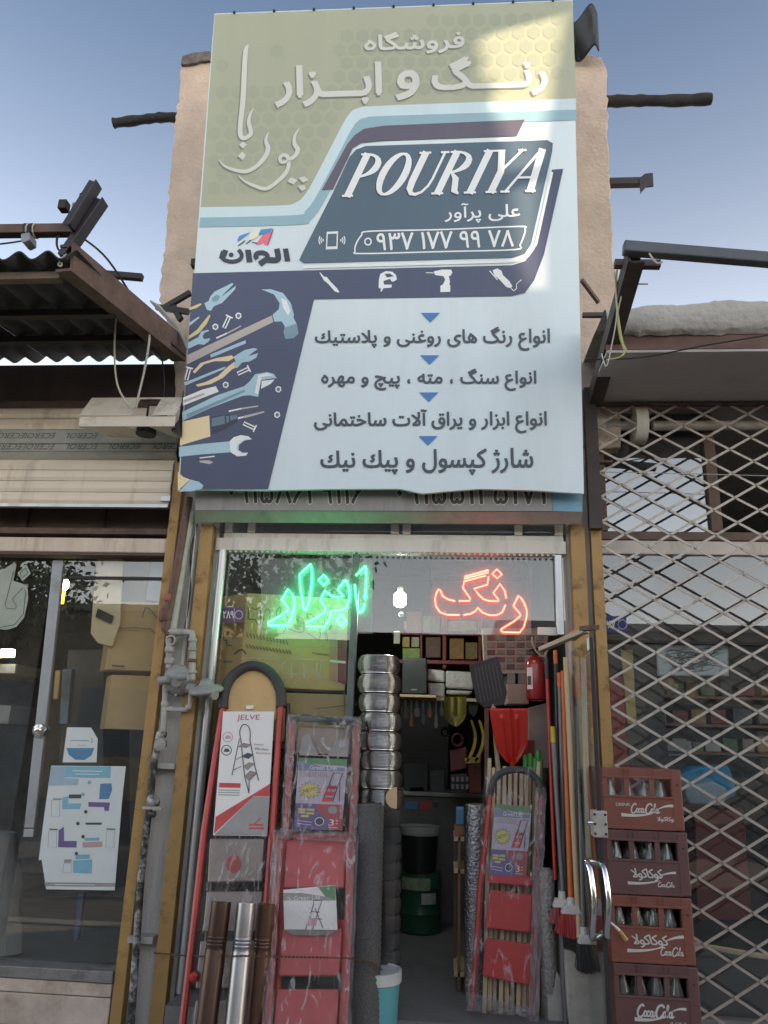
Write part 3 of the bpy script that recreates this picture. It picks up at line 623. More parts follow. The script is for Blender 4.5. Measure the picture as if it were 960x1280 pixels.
# rolled roofing felt on top of the right pier
b = MB()
def felt(u, v):
    p = at(712+(31+4*v)*u+(1-v)*4, 74-v*(52-5*math.sin(u*4.5)), .0-.1*v); p.y += .06*math.sin(u*6+v)-.04; return p
b.grid(felt, 10, 14)
o = b.build('roofing_felt', M_rubber, smooth=True, label='curled sheet of black roofing felt above the right pier', cat='roofing felt'); sm = o.modifiers.new('s', 'SOLIDIFY'); sm.thickness = .008

# ------------------------------------------------------------------ left neighbour
ln = thing('left_shop', 'one storey shop left of the gas pipes with a half raised cream shutter', 'building', (-2.1, 1.5, .05))
zt0 = at(60, 451, .05).z; zlin1, zlin0 = at(100, 672, .03).z, at(100, 690, .03).z; zsl = at(70, 1208, .02).z
M_lintel = mat('lintel_pinkish', (.64, .53, .44), .7, var=.12, dirt=.6, dcol=(.2, .12, .09), dscale=6, streak=True)
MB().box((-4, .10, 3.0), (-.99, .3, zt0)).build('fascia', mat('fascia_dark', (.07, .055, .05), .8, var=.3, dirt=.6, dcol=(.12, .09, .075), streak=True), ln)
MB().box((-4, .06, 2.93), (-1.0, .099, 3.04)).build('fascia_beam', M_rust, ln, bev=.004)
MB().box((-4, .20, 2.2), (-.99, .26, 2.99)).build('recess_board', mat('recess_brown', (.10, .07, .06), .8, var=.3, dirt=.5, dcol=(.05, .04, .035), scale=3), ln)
for x in (-1.86, -1.42): MB().box((x, .19, 2.28), (x+.008, .199, 2.55)).build('board_joint', M_dsteel, ln)
MB().box((-4, .10, at(100, 667, .1).z), (-.99, .16, at(100, 660, .1).z)).build('recess_rail', M_rust, ln)
MB().box((-4, .03, zlin0), (-.988, .12, zlin1)).build('lintel', M_lintel, ln, bev=.005)
MB().box((-4, .025, zlin0-.016), (-.988, .11, zlin0-.002)).build('lintel_trim', mat('trim_brown', (.10, .06, .045), .7), ln)
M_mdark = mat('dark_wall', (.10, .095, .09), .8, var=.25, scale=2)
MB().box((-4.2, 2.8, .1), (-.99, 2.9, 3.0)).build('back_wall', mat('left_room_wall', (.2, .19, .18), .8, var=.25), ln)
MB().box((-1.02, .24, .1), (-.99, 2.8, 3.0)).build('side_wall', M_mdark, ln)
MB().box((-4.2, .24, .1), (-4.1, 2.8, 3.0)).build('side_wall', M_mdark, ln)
MB().box((-4.2, .24, 3.004), (-.99, 2.9, 3.08)).build('roof', M_conc, ln)
MB().box((-4.2, .1, .05), (-.99, 2.8, .2)).build('floor', M_floor, ln)
# marble plinth in slabs, metal sill
M_marble = mat('marble', (.60, .50, .42), .45, var=.28, scale=5, dirt=.8, dcol=(.36, .24, .17), dscale=4.5, bump=.05, dth=.48)
for i, (a, c) in enumerate(((-4, -2.3), (-2.296, -1.62), (-1.616, -.992))):
    MB().box((a, .0, .05), (c, .14, zsl-.105)).build('plinth_slab', M_marble, ln, bev=.004)
    MB().box((a, -.004, zsl-.101), (c, .14, zsl-.05)).build('plinth_slab', M_marble, ln, bev=.004)
MB().box((-4, -.012, zsl-.046), (-.99, .13, zsl)).build('sill', mat('sill_steel', (.26, .25, .24), .5, .4, var=.2, dirt=.7, dcol=(.08, .07, .07), dscale=7), ln, bev=.004)
# window: panes and glazing bar
zbar = at(160, 723, .09).z; xst = at(50, 850, .10).x
MB().box((-4, .105, zsl+.004), (xst-.03, .112, zlin0-.02)).build('window_pane', M_glass2, ln)
MB().box((xst+.03, .095, zsl+.004), (-.99, .102, zlin0-.02)).build('window_pane', M_glass2, ln)
MB().box((at(85, 724, .085).x, .08, zbar-.007), (-.99, .094, zbar+.007)).build('glazing_bar', M_dsteel, ln)
b = MB(); P = flat(.09); b.slab(P, [(66, 700), (79, 700), (42, 1035), (30, 1035)], 0, .03); b.build('door_stile', mat('stile_grey', (.36, .37, .38), .5, .4, var=.08, dirt=.3), ln, bev=.003)
b = MB(); b.slab(P, [(30, 1036), (42, 1036), (41, 1046), (29, 1046)], 0, .03); b.build('door_stile', M_alu, ln)
lk = at(50, 913, .085); b = MB(); b.lathe((lk.x, .085, lk.z), [(.034, 0), (.034, .01), (.03, .016), (.014, .018), (.014, .028), (.009, .03)], 20, (0, -1, 0)); b.build('door_lock', M_chrome, ln, smooth=True)
# roller shutter: each slat
rs = thing('roller_shutter', 'cream slatted roller shutter rolled half up above the left shop window', 'shutter', (-2, 0, 2.41))
M_cream = mat('shutter_cream', (.78, .68, .55), .5, var=.06, scale=3, dirt=.45, dcol=(.3, .24, .19), dscale=7, streak=True); M_film = mat('shutter_film', (.42, .42, .38), .5, var=.1, dirt=.3)
ed = [(510, .05), (522.5, .03), (537, .0), (554.5, .0), (564.6, .0), (574, .03), (587.5, 0), (601, 0), (615, 0), (630, 0)]
for i in range(9):
    (ya, Ya), (yb_, Yb) = ed[i], ed[i+1]; za = at(100, ya, Ya).z-.0015; zc = at(100, yb_, Yb).z+.0015
    prof = [(Yb+.0, zc), (Yb-.008, zc+(za-zc)*.3), ((Ya+Yb)/2-.008, zc+(za-zc)*.75), (Ya, za), (Ya+.02, za), (Yb+.02, zc)]
    b = MB(); b.prism([Vector((-4, y, z)) for y, z in prof], (3.005, 0, 0)); b.build('slat', M_film if 2 <= i <= 4 else M_cream, rs)
b = MB(); b.box((-4, -.012, at(100, 631.5, 0).z-.012), (-.995, .02, at(100, 630, 0).z-.002)); b.build('bottom_rail', M_alu, rs)
p = at(206, 623, -.015); b = MB(); b.box((p.x-.02, -.02, p.z-.016), (p.x+.03, -.008, p.z+.016)); b.build('latch', M_alu, rs, bev=.002)
M_print = mat('film_print', (.12, .15, .14), .6)
for row, (yy, xs) in enumerate(((545, (-10, 28, 81)), (558.5, (-14, 27, 81, 134, 188)))):
    for x in xs:
        b = MB(); q = [(x+40, yy+3), (x, yy+3), (x+2, yy-4), (x+42, yy-4)]
        put_text(b, flat(-.0095 if row else -.0095), 'ECEROL', q, .0012, .02, .2); b.build('film_lettering', M_print, rs)

# corrugated awning over it
aw = thing('awning', 'dark corrugated sheet awning on a rusty frame over the left shutter', 'awning', (-2.2, -.5, 3.1))
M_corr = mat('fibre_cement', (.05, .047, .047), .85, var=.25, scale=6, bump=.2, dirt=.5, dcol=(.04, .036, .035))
XR_a = -1.09
def corr(u, v):
    x = -3.4+(XR_a+.0+3.4)*u; y = -1.08+1.16*v; z = 3.155+.15*v
    return Vector((x, y, z+.02*math.sin(x/.125*2*math.pi)))
n_sh = 3
for k in range(n_sh):
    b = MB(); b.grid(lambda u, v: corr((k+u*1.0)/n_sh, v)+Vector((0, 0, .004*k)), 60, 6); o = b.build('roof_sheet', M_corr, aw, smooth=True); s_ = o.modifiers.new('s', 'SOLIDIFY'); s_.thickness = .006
rA, rB = at(92, 312, -1.06), at(232, 432, -.02)
rA.z = 3.16; rB.z = 3.30
b = MB(); b.bar(rA, rB, .014, .13); b.bar(rA+Vector((-.03, 0, .06)), rB+Vector((-.03, 0, .06)), .07, .012); b.bar(rA+Vector((-.03, 0, -.06)), rB+Vector((-.03, 0, -.06)), .07, .012)
b.build('rafter', M_rust, aw)
for i, (y, z, m) in enumerate(((-.98, 3.12, mat('purlin_wood', (.17, .13, .10), .85, var=.3)), (-.62, 3.165, M_dsteel), (-.3, 3.21, M_dsteel))):
    b = MB(); b.bar((-3.4, y, z), (XR_a-.03 if i else -1.2, y, z), .04, .035); b.build('purlin', m, aw, bev=.003)
b = MB(); b.bar(at(-60, 290, -1.0), at(92, 288, -1.0), .045, .045); b.build('front_rail', M_rust, aw, bev=.004)
for i, (a, c) in enumerate((((78, 322), (126, 252)), ((84, 285), (118, 230)))):
    b = MB(); p, q = at(*a, -1.03-.05*i), at(*c, -1.03-.05*i); b.bar(p, q, .03, .045, (0, 1, 0)); b.bar(p+Vector((.02, 0, .0)), q+Vector((.02, 0, 0)), .006, .06, (0, 1, 0)); b.build('bracket_steel', mat('bracket_paint', (.05, .045, .055), .5, .4), aw, bev=.003)
for a in ((80, 258), (97, 262), (106, 250)): 
    p = at(*a, -1.05); b = MB(); b.box(p-Vector((.018, .02, .022)), p+Vector((.018, .02, .022))); b.build('clamp_block', mat('bracket_block', (.25, .18, .12), .7) if a[0] == 97 else M_dsteel, aw, bev=.003)
b = MB(); b.bar(at(132, 343, -.5), at(178, 347, -.5), .03, .03); b.build('rail_stub', M_dsteel, aw)
for (a, c) in (((205, 385), (238, 366)), ((214, 378), (226, 400)), ((196, 384), (236, 390))):
    b = MB(); b.bar(at(*a, -.12), at(*c, -.16), .02, .03); b.build('loose_bar', M_dsteel, aw)
for k in range(4):
    b = MB(); b.tube([tuple(at(188+k*3, 376+k*1.5, -.2)), tuple(at(214+k*3, 404+k*2, -.14)), tuple(at(234, 428+k*3, -.1))], .006, 6); b.build('bundled_rod', M_pipeg, aw)
fl = thing('floodlight', 'small grey floodlight tied to the rusty rail above the awning', 'lamp', at(36, 312, -1.02))
b = MB(); p = at(36, 301, -1.03); b.prism([p+Vector(q) for q in ((-.022, -.03, .014), (.016, -.03, .02), (.022, -.03, -.016), (-.002, -.03, -.03), (-.016, -.03, -.022))], (0, .06, 0)); b.build('housing', mat('lamp_grey', (.26, .28, .31), .5), fl, bev=.003)
b = MB(); b.tube([tuple(at(35, 294, -1.03)), tuple(at(36, 283, -1.03))], .008, 6); b.build('stem', M_cable_b, fl)
for j in range(4):
    p = at(33+4*j, 289, -1.0); b = MB(); b.tube([(p.x, p.y+.03*math.cos(t), p.z+.032*math.sin(t)) for t in [k*.63 for k in range(10)]], .0035, 5, True); b.build('tie_wrap', M_cable_w if j % 2 else M_cable_b, fl)
def cable(name, pts, r, m, label, n=6, group=None, grp_pts=6):
    b = MB(); b.tube(bez([tuple(at(*p)) for p in pts], grp_pts), r, n); return b.build(name, m, smooth=True, label=label, cat='cable', group=group)
cable('cable', [(0, 305, -1.03), (16, 303, -1.03), (34, 300, -1.03)], .004, M_cable_b, 'thin black cable running to the small grey floodlight')
cable('cable', [(87, 318, -1.0), (73, 312, -1.0), (72, 296, -1.0), (84, 288, -1.0)], .005, M_cable_b, 'black cable loop hanging from the rusty bracket above the awning')
cable('cable', [(83, 317, -1.05), (76, 325, -1.05), (73, 331, -1.05), (77, 332, -1.05), (76, 322, -1.05)], .004, M_cable_w, 'curled end of white cable at the tip of the rusty rafter')
cable('cable', [(149, 376, -.5), (145, 400, -.45), (143, 440, -.4), (146, 478, -.36), (156, 500, -.33), (165, 510, -.31), (170, 508, -.31)], .005, M_cable_w, 'longer white cord hanging from the awning to the metal box')
cable('cable', [(187, 405, -.4), (186, 430, -.38), (180, 465, -.35), (173, 495, -.33), (170, 510, -.31)], .0055, M_cable_w, 'shorter white cord hanging from the rafter to the metal box')
cable('cable', [(100, 295, -1.0), (135, 325, -.75), (175, 385, -.4), (200, 415, -.25), (232, 446, -.12)], .005, M_cable_b, 'black cable draped along the rusty rafter')
cable('cable', [(186, 410, -.3), (200, 440, -.2), (205, 470, -.1), (204, 500, -.1)], .004, M_cable_b, 'thin black cable hanging near the box under the awning')

# sheet metal box under the awning
bx_ = thing('metal_box', 'dented beige sheet metal box with a dark cut-out hanging above the shutter', 'box', at(160, 535, -.1))
x0, x1 = at(102, 515, -.28).x, at(221, 515, -.28).x
p1, p2, p3, p4 = at(160, 497, -.20), at(160, 519, -.30), at(160, 533, -.29), at(160, 547, -.04)
M_boxm = mat('box_beige', (.66, .60, .51), .55, .1, var=.12, scale=5, dirt=.6, dcol=(.26, .19, .14), dscale=6)
prof = [(p1.y, p1.z), (p2.y, p2.z), (p3.y, p3.z), (p4.y, p4.z), (.0, p1.z)]
def box_side(xa, xb, pr): return MB().prism([Vector((xa, y, z)) for y, z in pr], (xb-xa, 0, 0))
xo0, xo1 = at(170, 510, -.25).x, at(196, 510, -.25).x
MB().add([Vector((x0, p1.y, p1.z)), Vector((xo0, p1.y, p1.z)), Vector((xo0, p2.y, p2.z)), Vector((x0, p2.y, p2.z))], [(0, 1, 2, 3)]).add([Vector((xo1, p1.y, p1.z)), Vector((x1, p1.y, p1.z)), Vector((x1, p2.y, p2.z)), Vector((xo1, p2.y, p2.z))], [(0, 1, 2, 3)]).add([Vector((xo0, p1.y*.9+p2.y*.1, p1.z*.9+p2.z*.1)), Vector((xo1, p1.y*.9+p2.y*.1, p1.z*.9+p2.z*.1)), Vector((xo1, p1.y, p1.z)), Vector((xo0, p1.y, p1.z))], [(0, 1, 2, 3)]).build('upper_panel', M_boxm, bx_)
MB().box((xo0-.004, p1.y-.02, p2.z-.02), (xo1+.004, p1.y+.06, p2.z-.012)).build('opening_floor', M_boxm, bx_)
MB().box((xo0, -.12, p2.z), (xo1, -.11, p1.z)).build('opening_back', M_dsteel, bx_)
MB().box((xo0+.03, -.16, p2.z+.0), (xo1, -.125, p1.z-.03)).build('inner_part', M_boxm, bx_)
MB().box((x0, p3.y, p3.z), (x1, p3.y+.006, p2.z-.001)).build('front_panel', M_boxm, bx_, bev=.002)
P = flat(-.28)
MB().add([Vector((x0, p3.y+.003, p3.z)), Vector((x0+.24, p3.y+.003, p3.z)), Vector((x0+.34, p4.y, p4.z)), Vector((x0+.06, p4.y, p4.z))], [(0, 1, 2, 3)]).build('bottom_panel', M_boxm, bx_)
MB().add([Vector((x0+.36, p3.y+.003, p3.z)), Vector((x1, p3.y+.003, p3.z)), Vector((x1, p4.y, p4.z)), Vector((x0+.40, p4.y, p4.z))], [(0, 1, 2, 3)]).build('bottom_panel', M_boxm, bx_)
b = MB(); b.lathe((x0+.3, -.17, p3.z+.005), [(.05, 0), (.05, .03), (.02, .04)], 16, (0, 0, 1)); b.build('fan_hub', M_dsteel, bx_, smooth=True)
b = MB(); b.add([Vector((x1+.004, p1.y-.03, p1.z+.02)), Vector((x1+.03, p1.y-.05, p2.z-.1)), Vector((x1-.02, p1.y-.06, p4.z-.06)), Vector((x1-.03, p1.y-.04, p3.z)), Vector((x1+.0, p1.y-.035, p2.z))], [(0, 1, 2, 3, 4)])
o = b.build('torn_felt', M_rubber, label='torn strip of black felt hanging beside the metal box', cat='felt'); s_ = o.modifiers.new('s', 'SOLIDIFY'); s_.thickness = .006

# ------------------------------------------------------------------ pipes and gas regulators between the two shops
gp = thing('gas_pipe', 'peeling gas pipe with brown upper run climbing the grey pier between yellow posts', 'pipe', (-.9, -.02, .05))
def ptube(name, pts, r, m, par=gp, n=10, sub=1):
    b = MB(); q = [tuple(at(*p)) for p in pts]; b.tube(bez(q, sub) if sub > 1 else q, r, n); return b.build(name, m, par, smooth=True)
ptube('riser', [(163, 1290, -.03), (176, 1100, -.03), (193, 950, -.03), (200, 915, -.03)], .0165, M_pipew)
ptube('brown_run', [(236, 622, -.03), (230, 660, -.03), (220, 720, -.03), (213, 755, -.03), (209, 775, -.03), (207, 786, -.03), (213, 792, -.03)], .022, M_pipeb)
b = MB(); p = at(207, 772, -.03); b.lathe((p.x, p.y, p.z-.02), [(.028, 0), (.034, .01), (.034, .05), (.028, .062)], 12); b.build('elbow_fitting', M_pipeb, gp, smooth=True)
b = MB(); p = at(212, 748, -.03); b.lathe((p.x, p.y, p.z-.015), [(.024, 0), (.026, .005), (.026, .03), (.024, .034)], 10); b.build('red_tape', mat('tape_red', (.35, .1, .06), .6, var=.3, scale=20), gp, smooth=True)
ptube('cross_pipe', [(211, 790, -.035), (232, 790, -.035), (240, 791, -.035), (241, 800, -.035), (240, 850, -.035)], .0165, M_pipeg)
for y in (800, 812, 826, 840): 
    p = at(240.5, y, -.035); b = MB(); b.lathe((p.x, p.y, p.z-.008), [(.02, 0), (.023, .003), (.023, .014), (.02, .017)], 8); b.build('pipe_nut', M_pipeb if y % 4 else M_pipeg, gp, smooth=True)
for pts in ([(211, 795, -.03), (211, 835, -.03)], [(207, 855, -.03), (205, 900, -.03), (202, 930, -.03)]): ptube('valve_pipe', pts, .014, M_pipeg)
ptube('bypass', [(206, 886, -.03), (220, 887, -.03), (233, 887, -.03), (238, 880, -.03), (239, 860, -.03)], .0125, M_pipeg)
for (x, y, r) in ((212, 812, .024), (212, 826, .026), (206, 880, .02), (203, 918, .022), (202, 930, .026), (236, 884, .018), (193, 1003, .026), (190, 1018, .02)):
    p = at(x, y, -.03); b = MB(); b.lathe((p.x, p.y, p.z-r*.6), [(r*.8, 0), (r, r*.25), (r, r*.95), (r*.8, r*1.2)], 8); b.build('pipe_nut', M_pipeg if y < 900 else M_pipew, gp, smooth=True)
p = at(201, 931, -.05); b = MB(); b.lathe((p.x, p.y, p.z), [(.02, 0), (.028, .006), (.028, .014), (.01, .02)], 12, (0, -1, 0)); b.build('valve_wheel', M_cast, gp, smooth=True)
for y in (957, 1175):
    x = 200-(y-957)*.13; p = at(x, y, -.012); b = MB(); b.box((p.x-.045, -.015, p.z-.014), (p.x+.07, .058, p.z+.014)); b.build('pipe_bracket', M_pipeg, gp, bev=.002)
p = at(189, 1010, -.05); b = MB(); b.bar(p-Vector((.04, 0, 0)), p+Vector((.05, 0, 0)), .01, .012); b.build('valve_lever', M_pipeg, gp)
gc = thing('conduit_pipe', 'straight grey plastic pipe ending in a stub beside the gas pipe', 'pipe', at(222, 800, -.01))
b = MB(); b.tube([tuple(at(239, 640, -.012)), tuple(at(214, 796, -.012))], .021, 12); b.build('tube', M_pipeg, gc, smooth=True)
p = at(215, 799, -.03); b = MB(); b.lathe((p.x+.0, p.y+.03, p.z), [(.026, 0), (.026, .05), (.018, .05), (.018, .02)], 14, (0, -1, -.15)); b.build('end_stub', M_pipeg, gc, smooth=True)
rg_ = thing('gas_regulator', 'round grey gas regulator with side outlets facing the street', 'regulator', at(220, 868, -.06))
p = at(221, 850, -.06)
b = MB(); b.lathe((p.x, p.y+.03, p.z), [(.05, -.03), (.066, -.02), (.075, -.008), (.075, .004), (.064, .018), (.05, .034), (.026, .042), (.022, .062), (.012, .064)], 24, (.15, -1, -.25)); b.build('body', M_cast, rg_, smooth=True)
b = MB(); b.tube([tuple(p+Vector((-.075, -.02, -.008))), tuple(p+Vector((-.03, -.03, .0)))], [.022, .018], 12); b.build('outlet', M_cast, rg_, smooth=True)
b = MB(); b.tube([tuple(p+Vector((.02, -.05, .01))), tuple(p+Vector((.062, -.045, .016)))], [.017, .02], 12); b.build('outlet', M_cast, rg_, smooth=True)
for k in range(8):
    a = k*.785; q = p+Vector((.069*math.cos(a), .026, .069*math.sin(a))); b = MB(); b.lathe(q, [(.007, -.012), (.007, .02)], 6, (0, -1, 0)); b.build('bolt', M_cast, rg_)
rg2 = thing('gas_regulator', 'wide disc shaped grey gas regulator beside the aluminium post', 'regulator', at(258, 872, -.09))
p = at(258, 862, -.08)
b = MB(); b.lathe(p, [(.02, -.035), (.045, -.026), (.078, -.012), (.082, -.004), (.08, .004), (.07, .012), (.04, .022), (.032, .03), (.026, .045), (.012, .05)], 26, (-.1, -.25, 1)); b.build('body', M_cast, rg2, smooth=True)
b = MB(); b.tube([tuple(p+Vector((.03, -.03, -.02))), tuple(p+Vector((.06, -.05, -.028)))], [.02, .021], 12); b.build('outlet', M_cast, rg2, smooth=True)
b = MB(); b.tube([tuple(p+Vector((-.06, .02, .0))), tuple(p+Vector((-.1, .03, .012)))], .022, 12); b.build('inlet', M_cast, rg2, smooth=True)
b = MB(); b.tube([tuple(at(243, 690, .05)), tuple(at(226, 860, .05))], .012, 8); b.build('cable_duct', M_white, label='slim white cable duct on the grey pier left of the display window', cat='duct', smooth=True)
for k in range(3):
    cable('cable', [(245+k, 655, -.01), (242-k*2, 690, -.02), (236+k, 740, -.01), (232-k, 790, .0)], .003, M_cable_b if k else M_cable_w, ['thin pale cable', 'thin black cable nearest the yellow post', 'thin black cable nearest the brown pipe'][k]+' dangling down the grey pier')

# ------------------------------------------------------------------ right neighbour
rn = thing('right_shop', 'shop behind the lattice grille with rough concrete eaves', 'building', (2.2, 1.5, .05))
zu = 3.0
b = MB(); nx = 40
def eave(u, v):
    x = 1.16+3.0*u; t = v
    prof = [(-.52, 3.075), (-.545, 3.09), (-.56, 3.14), (-.55, 3.19), (-.5, 3.225), (-.3, 3.24), (.5, 3.25)]
    i = min(5, int(t*6)); f = t*6-i; y = prof[i][0]+(prof[i+1][0]-prof[i][0])*f; z = prof[i][1]+(prof[i+1][1]-prof[i][1])*f
    nn = mnoise.noise(Vector((x*3, y*4, z*5))); n2 = mnoise.noise(Vector((x*14, y*9, z*14)))
    return Vector((x, y+.014*nn, z+.032*nn*(1 if v > .3 else .5)+.011*n2+.03*math.exp(-((x-1.75)/.35)**2)*(v > .3)+.006*mnoise.noise(Vector((x*38, y*30, z*38)))))
b.grid(eave, 220, 26); b.build('eaves_screed', M_conc, rn, smooth=True)
MB().box((1.16, -.515, zu+.006), (4.2, -.50, 3.078)).build('eaves_angle', mat('red_oxide', (.17, .10, .085), .8, var=.2, dirt=.5, dcol=(.25, .22, .2), dscale=5), rn)
MB().box((1.16, -.52, zu-.012), (4.2, .3, zu)).build('soffit', mat('soffit_grey', (.5, .46, .43), .9, var=.15, scale=2, dirt=.4, dcol=(.2, .18, .17), dscale=2, bump=.2), rn)
M_brownf = mat('brown_frame', (.16, .095, .07), .55, var=.12, dirt=.3)
zb1, zb0 = at(850, 676, .12).z, at(850, 693, .12).z
MB().box((1.2, .12, zb0), (4.2, .2, zb1)).build('window_beam', mat('cream_beam', (.74, .66, .58), .6, var=.1, dirt=.6, dcol=(.3, .22, .17), streak=True), rn, bev=.004)
MB().box((1.2, .11, zb1+.002), (4.2, .16, zb1+.045)).build('window_frame', M_brownf, rn, bev=.003)
xa_ = at(886, 620, .11).x
for x in (1.2, xa_, xa_+.9): MB().box((x, .11, zb1+.047), (x+.055, .16, 2.99)).build('window_frame', M_brownf, rn, bev=.003)
MB().box((1.25, .14, zb1+.047), (xa_-.002, .146, 2.98)).build('window_pane', glass('mirror_pane', (.5, .52, .52), .10, 2.0, haze=.06, bump=.02, bscale=.8), rn)
MB().box((1.2, .14, .2), (4.2, .146, zb0-.003)).build('window_pane', glass('street_pane', (.92, .94, .94), .02, 1.7, haze=.03, hazecol=(.4, .4, .4), bump=.02, bscale=.9), rn)
MB().box((1.2, .10, at(850, 803, .1).z-.006), (4.2, .138, at(850, 803, .1).z+.006)).build('glazing_bar', M_dsteel, rn)
MB().box((1.2, .0, .05), (4.2, .2, .19)).build('plinth', M_conc, rn, bev=.005)
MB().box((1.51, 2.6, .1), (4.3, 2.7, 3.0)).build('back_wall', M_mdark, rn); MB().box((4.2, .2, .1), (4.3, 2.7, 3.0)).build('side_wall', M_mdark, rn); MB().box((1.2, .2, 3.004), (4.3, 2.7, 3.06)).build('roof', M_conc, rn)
MB().box((1.2, .2, .05), (4.2, 2.6, .19)).build('floor', M_floor, rn)
# shutter barrel behind the grille
bt = thing('shutter_barrel', 'pale horizontal pipe with a flat drum behind the top of the lattice grille', 'pipe', (1.9, .07, 2.86))
zc = at(850, 532, .07).z
for xa, xb in ((1.2, 1.40), (1.50, 2.6)):
    b = MB(); b.tube([(xa, .07, zc), (xb, .07, zc)], .026, 12); b.build('tube', mat('barrel_cream', (.55, .49, .43), .55, .2, var=.1, dirt=.5, dcol=(.25, .17, .12)), bt, smooth=True)
b = MB(); b.lathe((1.43, .07, zc-.0), [(.07, -.03), (.1, -.03), (.1, .03), (.07, .03)], 20, (1, 0, 0)); b.build('drum', M_white, bt, smooth=True)
MB().box((1.19, .045, zc-.03), (1.26, .095, zc+.03)).build('end_block', M_white, bt, bev=.003)
# folding lattice grille: every bar
gr = thing('lattice_grille', 'pale steel folding lattice grille pulled across the right shop', 'grille', (1.8, 0, .05))
M_lat = mat('lattice_steel', (.46, .41, .36), .5, .35, var=.12, dirt=.6, dcol=(.22, .15, .1), dscale=14, dth=.54)
gx0, gx1, gz0, gz1, hw, hh = 1.205, 2.34, .06, 2.965, .1075, .0635
riv = MB(); slope = hh/hw
for sgn, yo in ((1, -.004), (-1, .004)):
    k = -20
    while k < 60:
        # bar z = zref + sgn*slope*(x-gx0)
        zr = gz0+k*2*hh+(0 if sgn > 0 else .0)
        xs = [gx0, gx1]; pa = [gx0, zr if sgn > 0 else zr]; 
        f = lambda x: zr+sgn*slope*(x-gx0)
        lo, hi = gx0, gx1
        if sgn > 0: lo = max(lo, gx0+(gz0-zr)/slope); hi = min(hi, gx0+(gz1-zr)/slope)
        else: lo = max(lo, gx0+(zr-gz1)/slope); hi = min(hi, gx0+(zr-gz0)/slope)
        if hi-lo > .03:
            jit = random.uniform(-.002, .002); b = MB(); b.bar((lo, yo+jit*.3, f(lo)+jit), (hi, yo-jit*.3, f(hi)-jit), .0045, .0115); b.build('lattice_bar', M_lat, gr)
        k += 1
i = 0
while gx0+i*hw < gx1:
    j = 0
    while gz0+j*hh < gz1:
        if (i+j) % 2 == 0:
            x, z = gx0+i*hw, gz0+j*hh
            if z > .3: riv.lathe((x, -.006, z), [(.0085, 0), (.0085, .003), (.005, .006)], 6, (0, -1, 0))
        j += 1
    i += 1
riv.build('rivet', M_lat, gr, kind='stuff')
b = MB(); b.bar((gx0, 0, gz1+.004), (gx1+.4, 0, gz1+.004), .03, .01); b.build('top_track', M_rust, gr)
# steel bracket over the grille
bk = thing('steel_bracket', 'dark steel channel bracket rising outwards beside the big signboard', 'bracket', at(738, 560, 0))
M_brk = mat('bracket_dark', (.075, .058, .055), .6, .3, var=.2, dirt=.4, dcol=(.12, .07, .05))
pA, pB = at(786, 318, -1.0), at(737, 500, -.04)
b = MB(); b.bar(pA, pB, .012, .075); b.bar(pA+Vector((.03, 0, .034)), pB+Vector((.03, 0, .034)), .06, .010); b.bar(pA+Vector((.03, 0, -.034)), pB+Vector((.03, 0, -.034)), .06, .010); b.build('channel', M_brk, bk)
b = MB(); b.bar(pB+Vector((0, .0, .06)), Vector((pB.x, -.02, 2.3)), .06, .05, (0, 1, 0)); b.build('upright', M_brk, bk)
b = MB(); b.bar(at(768, 330, -.9), at(825, 331, -.9), .03, .03); b.build('cross_bar', M_brk, bk)
b = MB(); b.bar(at(727, 350, -.3), at(748, 378, -.2), .016, .02); b.build('brace', M_rust, bk)
b = MB(); b.bar(at(728, 394, -.45), at(791, 394, -.45), .02, .02); b.build('cross_bar', M_brk, bk)
b = MB(); b.bar(at(779, 310, -1.02), at(1010, 329, -1.0), .045, .05); b.build('steel_tube', mat('tube_grey', (.10, .11, .12), .5, .3, var=.15, dirt=.3, dcol=(.18, .16, .15)), bev=.006, label='long grey square tube running right from the bracket tip', cat='tube')
cable('cable', [(800, 302, -1.03), (808, 310, -1.03), (815, 322, -1.03), (822, 329, -1.03), (828, 327, -1.03)], .004, M_cable_w, 'short twisted wire end beside the grey square tube')
cable('cable', [(772, 330, -.85), (770, 360, -.8), (773, 400, -.75), (779, 432, -.75), (783, 438, -.75)], .005, M_cable_y, 'yellow green cable hanging from the bracket, thicker of the two')
cable('cable', [(776, 332, -.85), (777, 366, -.82), (772, 395, -.78), (776, 425, -.75), (782, 436, -.75), (776, 446, -.75), (758, 450, -.72)], .004, M_cable_y, 'yellow green cable hanging from the bracket with a curled end')
cable('cable', [(768, 340, -.85), (771, 390, -.8), (765, 430, -.75), (758, 458, -.72), (752, 442, -.7)], .003, M_cable_w, 'thin pale wire looping below the bracket')
cable('cable', [(732, 449, -.6), (800, 447, -.58), (880, 432, -.57), (965, 418, -.57)], .0035, M_cable_b, 'thin black cable strung below the concrete eaves')
cable('cable', [(785, 355, -.8), (810, 355, -.8)], .003, M_cable_y, 'short stub of wire pointing right from the bracket')
cable('cable', [(752, 590, -.01), (850, 592, -.012), (965, 595, -.012)], .002, M_cable_w, 'thin pale wire stretched across the lattice grille')

